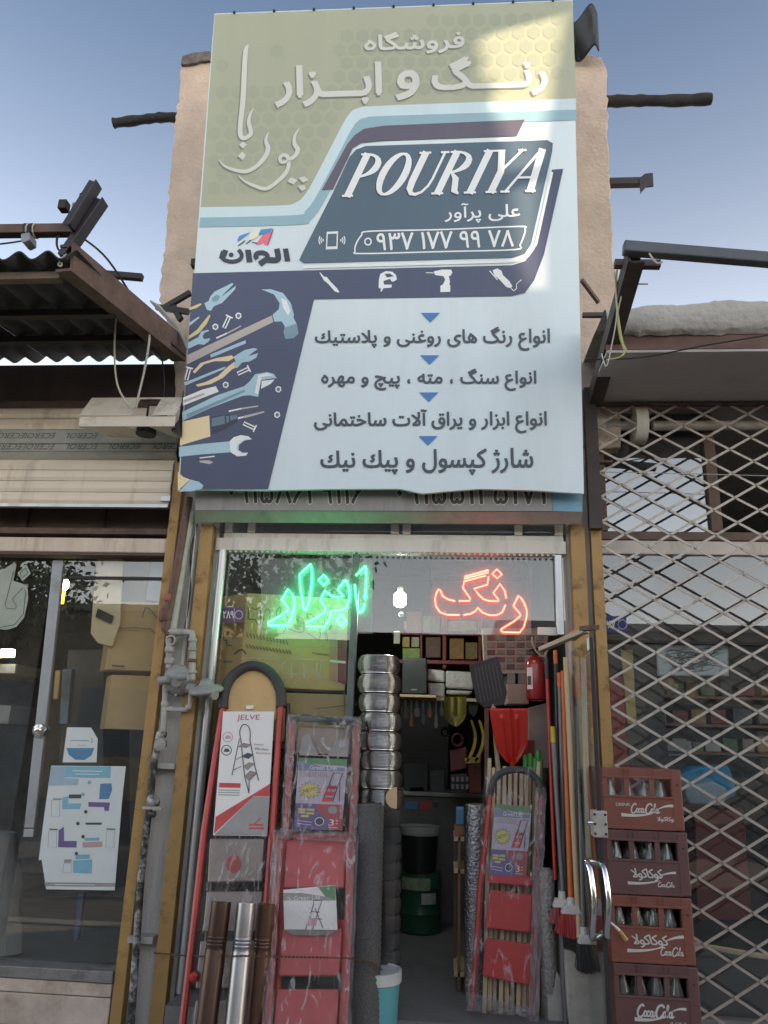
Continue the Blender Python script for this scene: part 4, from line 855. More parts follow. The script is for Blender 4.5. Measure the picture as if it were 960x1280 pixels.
# ================================================================== GOODS AROUND THE DOOR
M_red = mat('ladder_red', (.44, .05, .042), .38, .1, var=.1, dirt=.25, dcol=(.2, .1, .09), dscale=12)
M_redplate = mat('plate_red', (.52, .03, .03), .35, var=.08)
M_card = mat('cardboard', (.66, .44, .20), .85, var=.08, scale=6, bump=.05, dirt=.3, dcol=(.40, .27, .15), dscale=4)
M_paper = mat('paper_white', (.82, .79, .76), .55, var=.04, scale=4)
M_pred = mat('print_red', (.55, .07, .07), .5); M_pgrey = mat('print_grey', (.34, .32, .31), .5); M_pdark = mat('print_dark', (.08, .075, .08), .5)
M_pblue = mat('print_blue', (.10, .25, .42), .5); M_ppurple = mat('print_purple', (.16, .12, .28), .5); M_pgreen = mat('print_green', (.13, .27, .13), .5); M_pyellow = mat('print_yellow', (.62, .55, .16), .5)
M_pteal = mat('print_teal', (.22, .47, .58), .5); M_ppink = mat('print_pink', (.55, .35, .37), .5); M_plil = mat('print_lilac', (.50, .44, .52), .5)
M_steps = mat('step_grey', (.30, .25, .22), .45, .3, var=.15, dirt=.4, dcol=(.1, .09, .08))
M_tread = mat('tread_black', (.03, .03, .031), .7, bump=.2, bscale=200)
M_wrap = glass('plastic_film', (.98, .97, .97), .0, .75, rough=.08, haze=.42, hazecol=(.72, .70, .70), bump=.5, bscale=14, glint_streaks=11)  # its pale diffuse streaks are painted highlights along the creases
M_wrapedge = glass('plastic_film_bunched', (.85, .85, .85), .04, 1.4, rough=.2, haze=.5, hazecol=(.45, .43, .44), bump=1.0, bscale=40)
def rail(P, pts, r, m, name, par, n=8, off=.0, sub=1):
    b = MB(); q = [tuple(P(x, y, off)) for x, y in pts]; b.tube(bez(q, sub) if sub > 1 else q, r, n); return b.build(name, m, par, smooth=True)
def plate(P, pts, off, th, m, name, par, bev=.004): 
    b = MB(); b.slab(P, pts, off, th); return b.build(name, m, par, bev=bev)
def art(P, par, m, pts, off, name='printed_shape'):
    b = MB(); b.poly(P, pts, off); return b.build(name, m, par)
def line(P, par, m, strokes, off, name='printed_line', closed=False):
    b = MB()
    for k, (pts, wd) in enumerate(strokes): b.ribbon(P, pts, wd, off+.0001*k, closed)
    return b.build(name, m, par)
def film(P, quad, par, off, amp, seed, m=None, nu=26, nv=44, name='plastic_wrap', bag=.0):
    """crumpled film over a pixel quad on plane P"""
    a, b_, c, d = quad; mbb = MB()
    def fn(u, v):
        x = (a[0]*(1-u)+b_[0]*u)*(1-v)+(d[0]*(1-u)+c[0]*u)*v; y = (a[1]*(1-u)+b_[1]*u)*(1-v)+(d[1]*(1-u)+c[1]*u)*v
        w_ = mnoise.noise(Vector((u*4+seed, v*7, seed)))*.6+(1-abs(mnoise.noise(Vector((u*5+v*7, v*11-u*4+seed, 3.1)))))**4*1.2+.3*(1-abs(mnoise.noise(Vector((u*14-v*9, v*22+u*6, seed)))))**4
        e = min(u, 1-u)*2; jx = mnoise.noise(Vector((v*14, seed, u)))*2.2*(1-min(1, e*6))
        return P(x+jx, y+(mnoise.noise(Vector((u*12, seed, v)))*2 if v in (0, 1) else 0), off+amp*w_+bag*math.sin(math.pi*u))
    mbb.grid(fn, nu, nv); return mbb.build(name, m or M_wrap, par, smooth=True)

# --- tall ladder with the white JELVE poster
jl = thing('step_ladder', 'red folded step ladder with a white JELVE poster and round black top', 'ladder', (-.5, -.3, .05))
PJ = lean(-.40, .05, -.02, 1.6)
rail(PJ, [(279, 884), (270, 940), (255, 1040), (242, 1160), (229, 1275), (216, 1380)], .0155, M_red, 'rail', jl)
rail(PJ, [(352, 872), (347, 940), (340, 1040), (331, 1160), (323, 1275), (316, 1380)], .0155, M_red, 'rail', jl)
rail(PJ, [(279, 886), (280, 868), (287, 850), (299, 838), (314, 832), (331, 836), (344, 848), (351, 864), (352, 884)], .024, mat('grip_black', (.045, .045, .048), .6, bump=.1), 'top_grip', jl, 10, sub=4)
rail(PJ, [(360, 880), (356, 1000), (345, 1180), (334, 1380)], .012, mat('leg_dark', (.05, .02, .02), .45), 'rear_leg', jl, off=-.09); rail(PJ, [(290, 880), (276, 1000), (258, 1180), (240, 1380)], .012, mat('leg_dark', (.05, .02, .02), .45), 'rear_leg', jl, off=-.09)
plate(PJ, [(284, 864), (296, 845), (314, 838), (334, 844), (346, 866), (345, 900), (281, 900)], -.012, .008, M_card, 'backing_card', jl)
cj = crop(255, 820, 5.333)
pst = plate(PJ, cj((128, 370), (468, 370), (420, 1200), (60, 1195)), .018, .004, M_paper, 'poster', jl, bev=0)
JO = .0195
b = MB(); put_text(b, PJ, 'JELVE', cj((220, 392), (372, 392), (370, 434), (218, 438)), JO, .012, .05); b.build('poster_lettering', M_pred, pst)
art(PJ, pst, M_pred, cj((78, 1072), (440, 852), (440, 935), (330, 935), (66, 1185)), JO); art(PJ, pst, M_pgrey, cj((330, 938), (438, 938), (420, 1196), (70, 1192)), JO)
line(PJ, pst, M_pred, [(cj((300, 1125), (395, 1125)), 2), (cj((300, 1148), (400, 1148)), 2), (cj((335, 1120), (380, 1078)), 1.3)], JO+.001)
line(PJ, pst, M_pdark, [(bez(cj((246, 560), (238, 510), (250, 468), (270, 456), (296, 470), (308, 510), (306, 560)), 4), 1.2), (cj((236, 550), (186, 795)), 1), (cj((246, 560), (270, 800), (300, 915)), 1.2), (cj((306, 560), (340, 740), (365, 832)), 1.2), (cj((215, 690), (270, 660)), .8), (cj((195, 760), (250, 735)), .8), (cj((300, 915), (300, 830), (350, 780)), 1)], JO+.0005)
for q in (((226, 605), (262, 578), (316, 590), (284, 612)), ((248, 670), (290, 644), (332, 658), (296, 686)), ((258, 735), (300, 708), (338, 716), (290, 762)), ((268, 800), (308, 764), (354, 776), (300, 830))): art(PJ, pst, M_pdark if q[0][0] == 248 else M_steps, cj(*q), JO+.001)
for c_, r_ in (((158, 540), 6), ((150, 628), 6.2)):
    (x, y), = cj(c_); line(PJ, pst, M_ppink if c_[1] < 600 else M_pdark, [(arc(x, y, r_, r_, 0, 345, 14), 1)], JO, closed=True); art(PJ, pst, M_ppink if c_[1] < 600 else M_pdark, [(x-3.5, y+2), (x-2, y-2), (x+2.5, y-2), (x+4, y+2)], JO+.0005)
for i, (s, q) in enumerate((('Safety', ((332, 584), (398, 586), (398, 600), (332, 598))), ('Effortless', ((338, 610), (428, 614), (428, 630), (338, 626))), ('Resistant', ((346, 638), (442, 642), (442, 656), (346, 652))))):
    b = MB(); put_text(b, PJ, s, cj(*q), JO, .01, .2); b.build('poster_lettering', M_pdark if i < 2 else M_pred, pst)
art(PJ, pst, M_pred, cj((102, 845), (244, 848), (242, 878), (100, 876)), JO)
line(PJ, pst, M_pgrey, [(cj((96, 893+k*16), (238, 896+k*16)), 1) for k in range(3)], JO)
b = MB(); b.slab(PJ, cj((280, 330), (330, 328), (330, 352), (280, 354)), .0, .002); b.build('sticker', M_paper, jl)
for q in (((262, 1048), (330, 1048), (327, 1102), (259, 1103)), ((258, 1114), (328, 1114), (322, 1164), (253, 1165)), ((250, 1176), (322, 1176), (316, 1235), (244, 1236)), ((244, 1250), (316, 1250), (310, 1320), (236, 1322))): plate(PJ, list(q), .012, .02, M_steps, 'step', jl, .006)
art(PJ, jl, mat('dot_red', (.42, .09, .075), .6), [(292+9.5*math.cos(R(15*k)), 1080+11.5*math.sin(R(15*k))) for k in range(24)], .0135, 'round_sticker')
b = MB(); p = PJ(243, 1221, .03); b.lathe(p, [(.018, -.02), (.018, .01), (.01, .014)], 10, (0, -1, 0)); b.build('foot_cap', M_redplate, jl, smooth=True)
film(PJ, [(262, 1040), (334, 1040), (316, 1370), (228, 1370)], jl, .03, .006, 5, nu=18, nv=30)

def green_poster(P, par, f, o):
    """printed card of the wrapped ladders; f maps unit card coords (x right, y down) to pixels"""
    q = lambda *pts: [f(x, y) for x, y in pts]
    par = plate(P, q((0, 0), (1, 0), (1, 1), (0, 1)), o, .003, M_plil, 'label_card', par, 0); o += .001
    art(P, par, M_pgreen, q((.0, .0), (1, .0), (1, .1), (.3, .08), (.0, .05)), o); art(P, par, mat('print_slate', (.22, .25, .36), .5), q((.02, .06), (.3, .08), (.5, .12), (.96, .12), (.96, .17), (.0, .18)), o+.0004)
    b = MB(); put_text(b, P, 'Green Life', q((.24, .10), (.76, .10), (.76, .16), (.24, .16)), o+.0009, .01); b.build('label_lettering', M_paper, par)
    b = MB(); put_text(b, P, 'LADDER', q((.06, .19), (.62, .2), (.62, .265), (.06, .26)), o+.0005, .03); b.build('label_lettering', M_pgrey, par)
    st_pts = []
    for k in range(28):
        r_ = (1 if k % 2 else .66); a = 2*math.pi*k/28; st_pts.append((.27+.22*r_*math.cos(a), .45+.115*r_*math.sin(a)))
    art(P, par, M_pdark, q(*[(.27+(x-.27)*1.1, .45+(y-.45)*1.1) for x, y in st_pts]), o+.0004); art(P, par, M_pyellow, q(*st_pts), o+.0008)
    b = MB(); put_text(b, P, 'NEW!', q((.14, .44), (.38, .40), (.39, .455), (.15, .50)), o+.0013, .02); b.build('label_lettering', M_pdark, par)
    line(P, par, M_pdark, [(q((.55, .6), (.66, .38), (.74, .2), (.93, .2), (.84, .4), (.76, .6)), 1.4), (q((.88, .33), (.9, .6)), 1.2), (q((.68, .32), (.72, .46)), 1), (q((.64, .4), (.86, .4)), 1.4)], o+.0004)
    for a, c in ((.38, .43), (.46, .52), (.54, .6)): art(P, par, M_pred, q((.63-(a-.38)*.4, a), (.83-(a-.38)*.4, a), (.8-(a-.38)*.4, c), (.6-(a-.38)*.4, c)), o+.0007)
    art(P, par, M_ppurple, q((0, .64), (.4, .64), (.52, .78), (.7, .84), (.72, 1), (0, 1)), o+.0004); art(P, par, mat('print_maroon', (.40, .09, .10), .5), q((.402, .64), (1, .64), (1, 1), (.722, 1), (.702, .838), (.522, .778)), o+.0004)
    for x, y in ((.06, .71), (.24, .71), (.06, .75), (.24, .76), (.13, .8)): art(P, par, M_pyellow, q((x, y), (x+.16, y), (x+.16, y+.032), (x, y+.03)), o+.0009)
    art(P, par, M_pgrey, q(*[(.78+.1*math.cos(R(30*k)), .72+.055*math.sin(R(30*k))) for k in range(12)]), o+.0009); art(P, par, M_paper, q(*[(.52+.1*math.cos(R(30*k)), .885+.06*math.sin(R(30*k))) for k in range(12)]), o+.0009); art(P, par, M_pdark, q(*[(.52+.085*math.cos(R(30*k)), .885+.05*math.sin(R(30*k))) for k in range(12)]), o+.0013)
    b = MB(); put_text(b, P, '3', q((.72, .85), (.82, .85), (.82, .94), (.72, .94)), o+.0012, .03); b.build('label_lettering', M_paper, par)
    line(P, par, M_paper, [(q((.86, .87), (.9, .87)), .9), (q((.86, .91), (.9, .91)), .9), (q((.72, .965), (.9, .965)), .7), (q((.06, .88), (.36, .9)), .6), (q((.06, .92), (.36, .94)), .6)], o+.0012)
# --- wrapped ladder standing behind
gl = thing('step_ladder', 'plastic wrapped red ladder with a printed card, behind the front wrapped one', 'ladder', (-.2, -.25, .05), 'plastic wrapped ladders')
PG = lean(-.30, .05, -.09, 1.4)
rail(PG, [(366, 898), (362, 960), (357, 1050), (345, 1250), (336, 1390)], .017, M_red, 'rail', gl); rail(PG, [(446, 902), (443, 970), (440, 1050), (436, 1250), (432, 1390)], .017, M_red, 'rail', gl)
rail(PG, [(366, 900), (380, 897), (405, 901), (446, 903)], .018, M_tread, 'top_bar', gl)
green_poster(PG, gl, (lambda x, y: (373.5+x*60.5-(6.5 if 1 else 0)*y, 947+2*x+89*y)), .012)
plate(PG, [(372, 908), (440, 910), (438, 944), (369, 942)], -.012, .01, M_steps, 'top_step', gl); plate(PG, [(378, 920), (386, 918), (398, 944), (410, 944), (420, 925), (436, 923), (435, 946), (374, 944)], .006, .001, M_pgrey, 'folded_card', gl, 0)
plate(PG, [(366, 1042), (436, 1042), (434, 1100), (362, 1100)], .0, .015, M_redplate, 'step', gl); plate(PG, [(360, 1150), (434, 1150), (432, 1210), (356, 1210)], .0, .015, M_redplate, 'step', gl)
film(PG, [(361, 893), (450, 898), (443, 1060), (352, 1060)], gl, .03, .009, 11)
b = film(PG, [(360, 891), (451, 896), (449, 908), (361, 903)], gl, .022, .018, 31, M_wrapedge, 26, 5, 'bunched_wrap')
# --- wrapped ladder in front
gf = thing('step_ladder', 'plastic wrapped red ladder with a white card, front of the two', 'ladder', (-.2, -.5, .05), 'plastic wrapped ladders')
PF = lean(-.52, .05, -.24, .9)
rail(PF, [(350, 1044), (347, 1090), (341, 1170), (334, 1260), (324, 1390)], .017, M_red, 'rail', gf); rail(PF, [(438, 1050), (437, 1100), (434, 1180), (430, 1260), (424, 1390)], .017, M_red, 'rail', gf)
for q in (((358, 1050), (432, 1050), (430, 1110), (354, 1110)), ((352, 1160), (428, 1160), (424, 1220), (348, 1220)), ((346, 1236), (424, 1236), (420, 1300), (340, 1300))): plate(PF, list(q), .004, .018, mat('plate_faded_red', (.52, .10, .10), .45, var=.12), 'step', gf, .006)
cf = crop(220, 1020, 3.43)
lc = plate(PF, cf((460, 316), (684, 296), (692, 488), (464, 486)), .020, .003, M_paper, 'label_card', gf, 0)
art(PF, lc, M_pgreen, cf((608, 304), (684, 298), (684, 360), (640, 345)), .0212); art(PF, lc, M_pgrey, cf((460, 330), (540, 330), (684, 352), (684, 362), (460, 362)), .0208)
b = MB(); put_text(b, PF, 'Green Life', cf((506, 342), (618, 338), (618, 356), (506, 362)), .0218, .012); b.build('label_lettering', M_paper, lc)
line(PF, lc, M_pdark, [(cf((556, 486), (590, 380), (590, 362), (626, 362), (612, 400), (586, 486)), 1.1), (cf((596, 396), (630, 480)), 1), (cf((580, 410), (615, 412)), 1), (cf((572, 440), (626, 442)), 1)], .0212); art(PF, lc, M_ppink, cf((572, 440), (606, 440), (600, 470), (562, 470)), .0216)
art(PF, lc, mat('print_olive', (.2, .2, .16), .5), cf((464, 488), (692, 490), (660, 512), (500, 512)), .0205)
film(PF, [(344, 1036), (445, 1042), (430, 1390), (318, 1390)], gf, .034, .012, 21, nu=30, nv=60)
film(PF, [(342, 1035), (446, 1041), (444, 1053), (344, 1048)], gf, .03, .02, 41, M_wrapedge, 26, 5, 'bunched_wrap')

for P_, par_, qs in ((PF, gf, ([(341, 1037), (353, 1040), (335, 1390), (321, 1390)], [(436, 1043), (448, 1045), (435, 1390), (423, 1390)])), (PG, gl, ([(359, 893), (371, 895), (361, 1040), (351, 1040)], [(440, 897), (452, 899), (446, 1042), (437, 1040)]))):
    for k_, q_ in enumerate(qs): film(P_, q_, par_, .026, .012, 71+k_*9, M_wrapedge, 6, 70, 'bunched_wrap')
# --- three metal stove pipes
def stovepipe(px0, py0, px1, py1, r, m, label, Y0=-.46, Y1=-.52):
    a, c = at(px0, py0, Y0), at(px1, py1, Y1); d = (c-a).normalized(); L = (c.z-.05)/(-d.z)+(c-a).length if d.z < 0 else 1
    o = thing('stove_pipe', label, 'pipe', a+d*L, 'stove pipes'); b = MB()
    pr = [(r*.88, .012), (r*.9, 0), (r, 0), (r, .11), (r*.97, .118)]
    for k in range(3): h = .12+.012*k; pr += [(r*.97, h), (r*1.04, h+.004), (r*.97, h+.009)]
    pr += [(r*1.02, .165), (r*1.03, L)]
    b.lathe(a, pr, 22, d); b.build('tube', m, o, smooth=True)
    b = MB(); b.lathe(a+d*.08, [(r*.9, 0), (r*.86, .005)], 16, d); b.build('inner_shadow_ring', M_dsteel, o)
M_pbrown = mat('pipe_brown', (.085, .05, .038), .35, .55, var=.12, dirt=.25, dcol=(.15, .11, .09))
stovepipe(277, 1127, 258, 1280, .038, M_pbrown, 'brown metal stove pipe, left of the silver pipe'); stovepipe(308, 1129, 293, 1280, .036, mat('pipe_galv', (.42, .42, .43), .36, .95, var=.1, scale=4), 'shiny silver stove pipe between two brown pipes')
stovepipe(333, 1130, 319, 1280, .034, mat('pipe_brown2', (.13, .07, .045), .35, .55, var=.12), 'brown metal stove pipe beside the front wrapped ladder', -.40, -.43)

# --- silver duct, black mat roll and hose by the doorway
du = thing('flexible_duct', 'silver flexible aluminium duct bulging in a column beside the doorway', 'duct', at(474, 1010, -.0))
M_foil = mat('duct_foil', (.50, .50, .50), .24, .97, var=.15, scale=12, bump=.2, bscale=30)
for i in range(8):
    y0_, y1_ = 820+i*23.6, 820+(i+1)*23.6; a, c = at(474+i*.35, y0_, .0), at(474+(i+1)*.35, y1_, .0); h = a.z-c.z; r = .099+.003*math.sin(i*2.1); pr = []
    for k in range(29):
        t = k/28; e = math.sin(math.pi*t)**.45 if 0 < t < 1 else 0
        pr.append((r*(.76+.24*e)+(.0036 if k % 2 else 0), -h*t))
    b = MB(); b.lathe((a.x+.004*math.sin(i*3), a.y, a.z), pr, 34); b.build('coil', M_foil, du, smooth=True)
mr_ = thing('mat_roll', 'tall dark grey woven rubber mat roll standing before the duct', 'roll', at(455, 1380, -.26))
a, c = at(462, 1006, -.13), at(450, 1385, -.30)
M_woven = mat('woven_mat', (.11, .108, .105), .7, var=.35, scale=120, bump=.8, bscale=160)
d = (c-a); L = d.length; d.normalize(); b = MB(); pr = [(.03, .004), (.058, 0)]
for k in range(1, 100): pr.append((.0625+(.0036 if k % 2 else 0), L*k/100))
b.lathe(a, pr, 26, d); b.build('outer_turn', M_woven, mr_, smooth=True)
b = MB(); b.tube([tuple(a+d*-.001+Vector((.012*t*math.cos(t*3), .012*t*math.sin(t*3), .004))) for t in [k*.2 for k in range(2, 24)]], .004, 5); b.build('spiral_end', M_rubber, mr_)
ho = thing('drain_hose', 'black corrugated hose hanging below the silver duct', 'hose', at(488, 1205, .0))
for i in range(9):
    y0_, y1_ = 1010+i*21.8, 1010+(i+1)*21.8; a, c = at(481-.2*i, y0_, .0), at(481-.2*(i+1), y1_, .0); h = a.z-c.z; pr = []
    for k in range(17):
        t = k/16; pr.append((.075*(.86+.14*math.sin(math.pi*t)**.5)+(.0015 if k % 2 else 0), -h*t))
    b = MB(); b.lathe(a, pr, 26); b.build('coil', mat('hose_grey', (.075, .074, .073), .35, var=.15), ho, smooth=True)
b = MB(); PD = flat(-.11); b.slab(PD, [(496, 984), (496, 1011)]+[(495-13*math.sin(R(k*18)), 997.5+13.5*math.cos(R(k*18))) for k in range(0, 11)], 0, .012)
b.build('cork_disc', mat('cork', (.6, .42, .24), .7), label='tan half disc tag on the column beside the doorway', cat='tag')
MB().box((at(481, 985, -.10).x, -.102, at(481, 1200, -.1).z), (at(497, 985, -.1).x, -.098, at(481, 986, -.1).z)).build('hose_sleeve', glass('smoky_sleeve', (.55, .55, .55), .03, 1.0, rough=.1, haze=.1), ho)
bk_ = thing('bucket', 'turquoise plastic bucket with a white lid at the doorway', 'bucket', at(466, 1330, -.16))
p = at(468, 1214, -.16); b = MB(); hB = p.z-.05
b.lathe((p.x, p.y, p.z), [(.105, -.03), (.098, -hB*.5), (.088, -hB)], 30); b.build('body', mat('turquoise', (.14, .42, .46), .35, var=.06), bk_, smooth=True)
b = MB(); b.lathe((p.x, p.y, p.z), [(.02, .004), (.1, .004), (.104, .012), (.112, .01), (.113, -.03), (.107, -.034)], 30); b.build('lid', mat('lid_white', (.62, .64, .62), .4), bk_, smooth=True)
for k in (.36, .62, .82):
    b = MB(); b.lathe((p.x, p.y, p.z), [(.1055-.018*k, -hB*k-.002), (.1065-.018*k, -hB*k), (.1055-.018*k, -hB*k-.005)], 30); b.build('seam_line', M_rubber, bk_, smooth=True)
# rope / chain strung across
b = MB(); cp = bez([tuple(at(*q)) for q in ((193, 1191, -.02), (240, 1195, -.3), (300, 1195, -.57), (360, 1196, -.60), (415, 1197, -.60), (438, 1198, -.56), (462, 1203, -.32), (477, 1212, -.28), (472, 1208, -.2))], 12)
ch = thing('chain', 'thin rusty chain strung across in front of the ladders and pipes', 'chain', at(330, 1200, -.55))
for k in range(0, len(cp)-1):
    a, c = Vector(cp[k]), Vector(cp[k+1]); n_ = max(1, int((c-a).length/.011))
    for j in range(n_):
        p0, p1 = a+(c-a)*(j/n_), a+(c-a)*((j+.8)/n_); b.bar(p0, p1, .0065 if j % 2 else .0035, .0035 if j % 2 else .0065)
b.build('links', mat('chain_rust', (.14, .07, .05), .6, .6, var=.3), ch, kind='stuff')

# --- wrapped ladder right of the doorway
rl = thing('step_ladder', 'plastic wrapped red ladder with round black top, right in the doorway', 'ladder', (.75, .02, FL), 'plastic wrapped ladders')
PR = lean(-.02, FL, .14, 1.25)
rail(PR, [(613, 990), (608, 1040), (600, 1110), (596, 1180), (589, 1262)], .0145, M_red, 'rail', rl); rail(PR, [(677, 990), (674, 1050), (671, 1120), (668, 1200), (664, 1283)], .0145, M_red, 'rail', rl)
rail(PR, [(613, 994), (615, 980), (625, 967), (643, 962), (660, 965), (672, 976), (677, 994)], .0165, mat('grip_black', (.045, .045, .048), .6), 'top_grip', rl, 10, sub=4)
for q in (((612, 1088), (667, 1096), (664, 1108), (610, 1104)), ((612, 1112), (666, 1118), (663, 1166), (606, 1160)), ((607, 1172), (665, 1180), (662, 1232), (603, 1220))): plate(PR, list(q), .012, .015, M_redplate, 'step', rl, .005)
green_poster(PR, rl, (lambda x, y: (619+x*46-8*y, 1005+3*x+88*y)), .014)
film(PR, [(606, 958), (683, 958), (672, 1282), (584, 1262)], rl, .028, .008, 51, nu=30, nv=60); 
film(PR, [(584, 1240), (670, 1262), (668, 1272), (582, 1263)], rl, .03, .012, 61, M_wrapedge, 20, 4, 'bunched_wrap')
ORD = ['first', 'second', 'third', 'fourth', 'fifth', 'sixth', 'seventh', 'eighth', 'ninth']
film(PR, [(669, 985), (683, 985), (673, 1284), (660, 1280)], rl, .024, .01, 77, M_wrapedge, 6, 60, 'bunched_wrap')
# --- bundle of wooden handles behind it
M_pine = mat('pine', (.58, .44, .27), .6, var=.14, scale=5, streak=True)
for i, (xa, ya, xb, yb_) in enumerate(((612, 948, 606, 1250), (617, 960, 612, 1262), (624, 962, 618, 1264), (631, 958, 626, 1266), (638, 960, 633, 1270), (645, 962, 640, 1272), (652, 966, 648, 1274), (659, 960, 655, 1276), (674, 952, 660, 1276))):
    a, c = at(xa, ya, .26), at(xb, yb_, .02+.02*(i % 3)); c = a+(c-a)*((a.z-FL)/(a.z-c.z)); b = MB(); b.bar(a, c, .018, .018); b.build('pine_stick', M_pine, bev=.003, label=ORD[i]+' pine stick from the left in the bundle behind the doorway ladder', cat='stick', group='bundle of pine sticks')
M_gplastic = mat('green_grip', (.06, .30, .05), .4)
for i, (x, y0_, y1_) in enumerate(((657, 944, 968), (663, 942, 972), (669, 947, 972), (673, 938, 962), (676, 948, 974))):
    a, c = at(x, y0_, .34), at(x-1, y1_, .33); e = at(x-4, 1270, .06); o = thing('garden_tool', ORD[i]+' green gripped tool from the left behind the doorway ladder', 'tool', Vector((e.x, e.y, FL)), 'green gripped tools')
    b = MB(); b.tube([tuple(a), tuple(a+(c-a)*.1), tuple(a+(c-a)*.5), tuple(c)], [.008, .014, .012, .014], 10); b.build('grip', M_gplastic, o, smooth=True); b = MB(); b.tube([tuple(c), (e.x, e.y, FL)], .009, 8); b.build('shaft', M_pine, o, smooth=True)
# --- foil roll
a, c = at(593, 1005, .2), at(594, 1264, .2); fr_ = thing('foil_roll', 'upright roll of silver bubble foil left of the doorway ladder', 'roll', Vector((c.x, c.y, FL)))
b = MB(); b.lathe((c.x, c.y, FL), [(.046, 0), (.047, .01), (.049, (a.z-FL)*.5), (.048, a.z-FL-.005), (.04, a.z-FL), (.015, a.z-FL+.002)], 28); b.build('roll', mat('bubble_foil', (.46, .46, .47), .24, .95, var=.3, scale=90, bump=1, bscale=95), fr_, smooth=True)
a2, c2 = at(690, 1085, .02), at(686, 1216, .02); b = MB(); b.lathe((c2.x, c2.y, c2.z-.28), [(.03, 0), (.036, .02), (.036, a2.z-c2.z+.26), (.02, a2.z-c2.z+.28)], 18); b.build('bubble_wrap_roll', mat('bubble_wrap', (.3, .27, .25), .3, .2, var=.4, scale=90, bump=1, bscale=80), smooth=True, label='narrow roll of bubble wrap behind the broom heads', cat='roll')

# --- shovels
ds = thing('snow_shovel', 'dark grey ribbed plastic scoop leaning above the red shovel', 'shovel', at(615, 885, .42)); c4 = crop(480, 780, 4); PS = lean(.40, 1.2, .34, 1.55, -.12)
plate(PS, c4((425, 205), (568, 160), (582, 210), (615, 345), (600, 405), (500, 420), (462, 385), (440, 290)), 0, .008, mat('scoop_grey', (.045, .04, .043), .5), 'blade', ds, .003)
for k in range(7):
    x0_, x1_ = 455+k*17, 487+k*17; b = MB(); b.ribbon(PS, c4((x0_, 222-k*5), (x1_, 395-k*6)), 1.3, .002); b.build('rib', mat('scoop_rib', (.11, .10, .10), .45), ds)
b = MB(); b.tube([tuple(PS(*c4((545, 400))[0], -.01)), tuple(at(640, 1180, .5))], .012, 8); b.build('shaft', M_pine, ds, smooth=True)
rsv = thing('shovel', 'bright red plastic shovel blade standing behind the doorway ladder', 'shovel', at(640, 965, .32)); PSv = lean(.30, .9, .24, 1.35, .05); b = MB()
outl = c4((525, 424), (718, 418), (719, 540), (716, 620), (700, 664), (676, 690), (655, 702), (630, 704), (592, 690), (562, 650), (545, 580))
def shv(u, v):
    yy = 421+v*283; 
    lo = [525, 532, 540, 548, 560, 584, 622][min(6, int(v*6))]; lo2 = [532, 540, 548, 560, 584, 622, 640][min(6, int(v*6))]; f = v*6-min(6, int(v*6)); xl = lo+(lo2-lo)*f if v < 1 else 632
    hi = [718, 719, 719, 718, 714, 692, 660][min(6, int(v*6))]; hi2 = [719, 719, 718, 714, 692, 660, 650][min(6, int(v*6))]; xh = hi+(hi2-hi)*f if v < 1 else 656
    x = xl+(xh-xl)*u; d_ = .012*math.exp(-((u-.5)/.07)**2)+.008*math.exp(-((u-.3)/.04)**2)*(v > .15)+.008*math.exp(-((u-.7)/.04)**2)*(v > .15)-.03*(4*u*(1-u))*.5
    q = c4((x, yy))[0]; return PSv(q[0], q[1], d_)
b.grid(shv, 40, 24); o = b.build('blade', mat('shovel_red', (.55, .028, .018), .32, var=.06), rsv, smooth=True); s_ = o.modifiers.new('s', 'SOLIDIFY'); s_.thickness = .004
b = MB(); b.tube([tuple(PSv(*c4((642, 690))[0], .005)), tuple(at(645, 1100, .36))], .014, 10); b.build('shaft', mat('shovel_red', (.55, .028, .018), .32), rsv, smooth=True)

# --- fire extinguisher
fe = thing('fire_extinguisher', 'red fire extinguisher hanging behind the broom handles', 'fire extinguisher', at(670, 876, .3)); p = at(670, 876, .34); q = at(670, 822, .34); h = q.z-p.z
b = MB(); b.lathe((p.x, p.y, p.z), [(.035, 0), (.046, .008), (.048, .02), (.048, h*.82), (.042, h*.93), (.024, h), (.014, h+.01)], 24); b.build('cylinder', mat('ext_red', (.34, .02, .02), .28, var=.06, coat=.4), fe, smooth=True)
b = MB(); b.lathe((p.x, p.y, p.z+h+.008), [(.016, 0), (.018, .01), (.012, .03)], 10); b.bar((p.x-.03, p.y-.01, p.z+h+.035), (p.x+.05, p.y-.01, p.z+h+.05), .014, .01); b.build('valve', M_dsteel, fe)
b = MB(); b.grid(lambda u, v: Vector((p.x+.0487*math.sin(-1.15+.75*u), p.y-.0487*math.cos(-1.15+.75*u), p.z+h*(.25+.5*v))), 8, 2); b.build('label', M_paper, fe, smooth=True)
b = MB(); b.grid(lambda u, v: Vector((p.x+.0492*math.sin(-1.05+.5*u), p.y-.0492*math.cos(-1.05+.5*u), p.z+h*(.35+.2*v))), 6, 2); b.build('label_print', M_pdark, fe, smooth=True)
b = MB(); b.grid(lambda u, v: Vector((p.x+.0487*math.sin(-.35+.3*u), p.y-.0487*math.cos(-.35+.3*u), p.z+h*(.86+.05*v))), 4, 1); b.build('label', mat('label_gold', (.5, .32, .2), .5), fe, smooth=True)
b = MB(); b.tube(bez([tuple(at(*z)) for z in ((665, 796, .25), (666, 805, .25), (671, 815, .25), (679, 820, .26), (684, 814, .26), (688, 806, .28))], 5), .004, 6); b.build('hose', M_cable_w, fe, smooth=True)

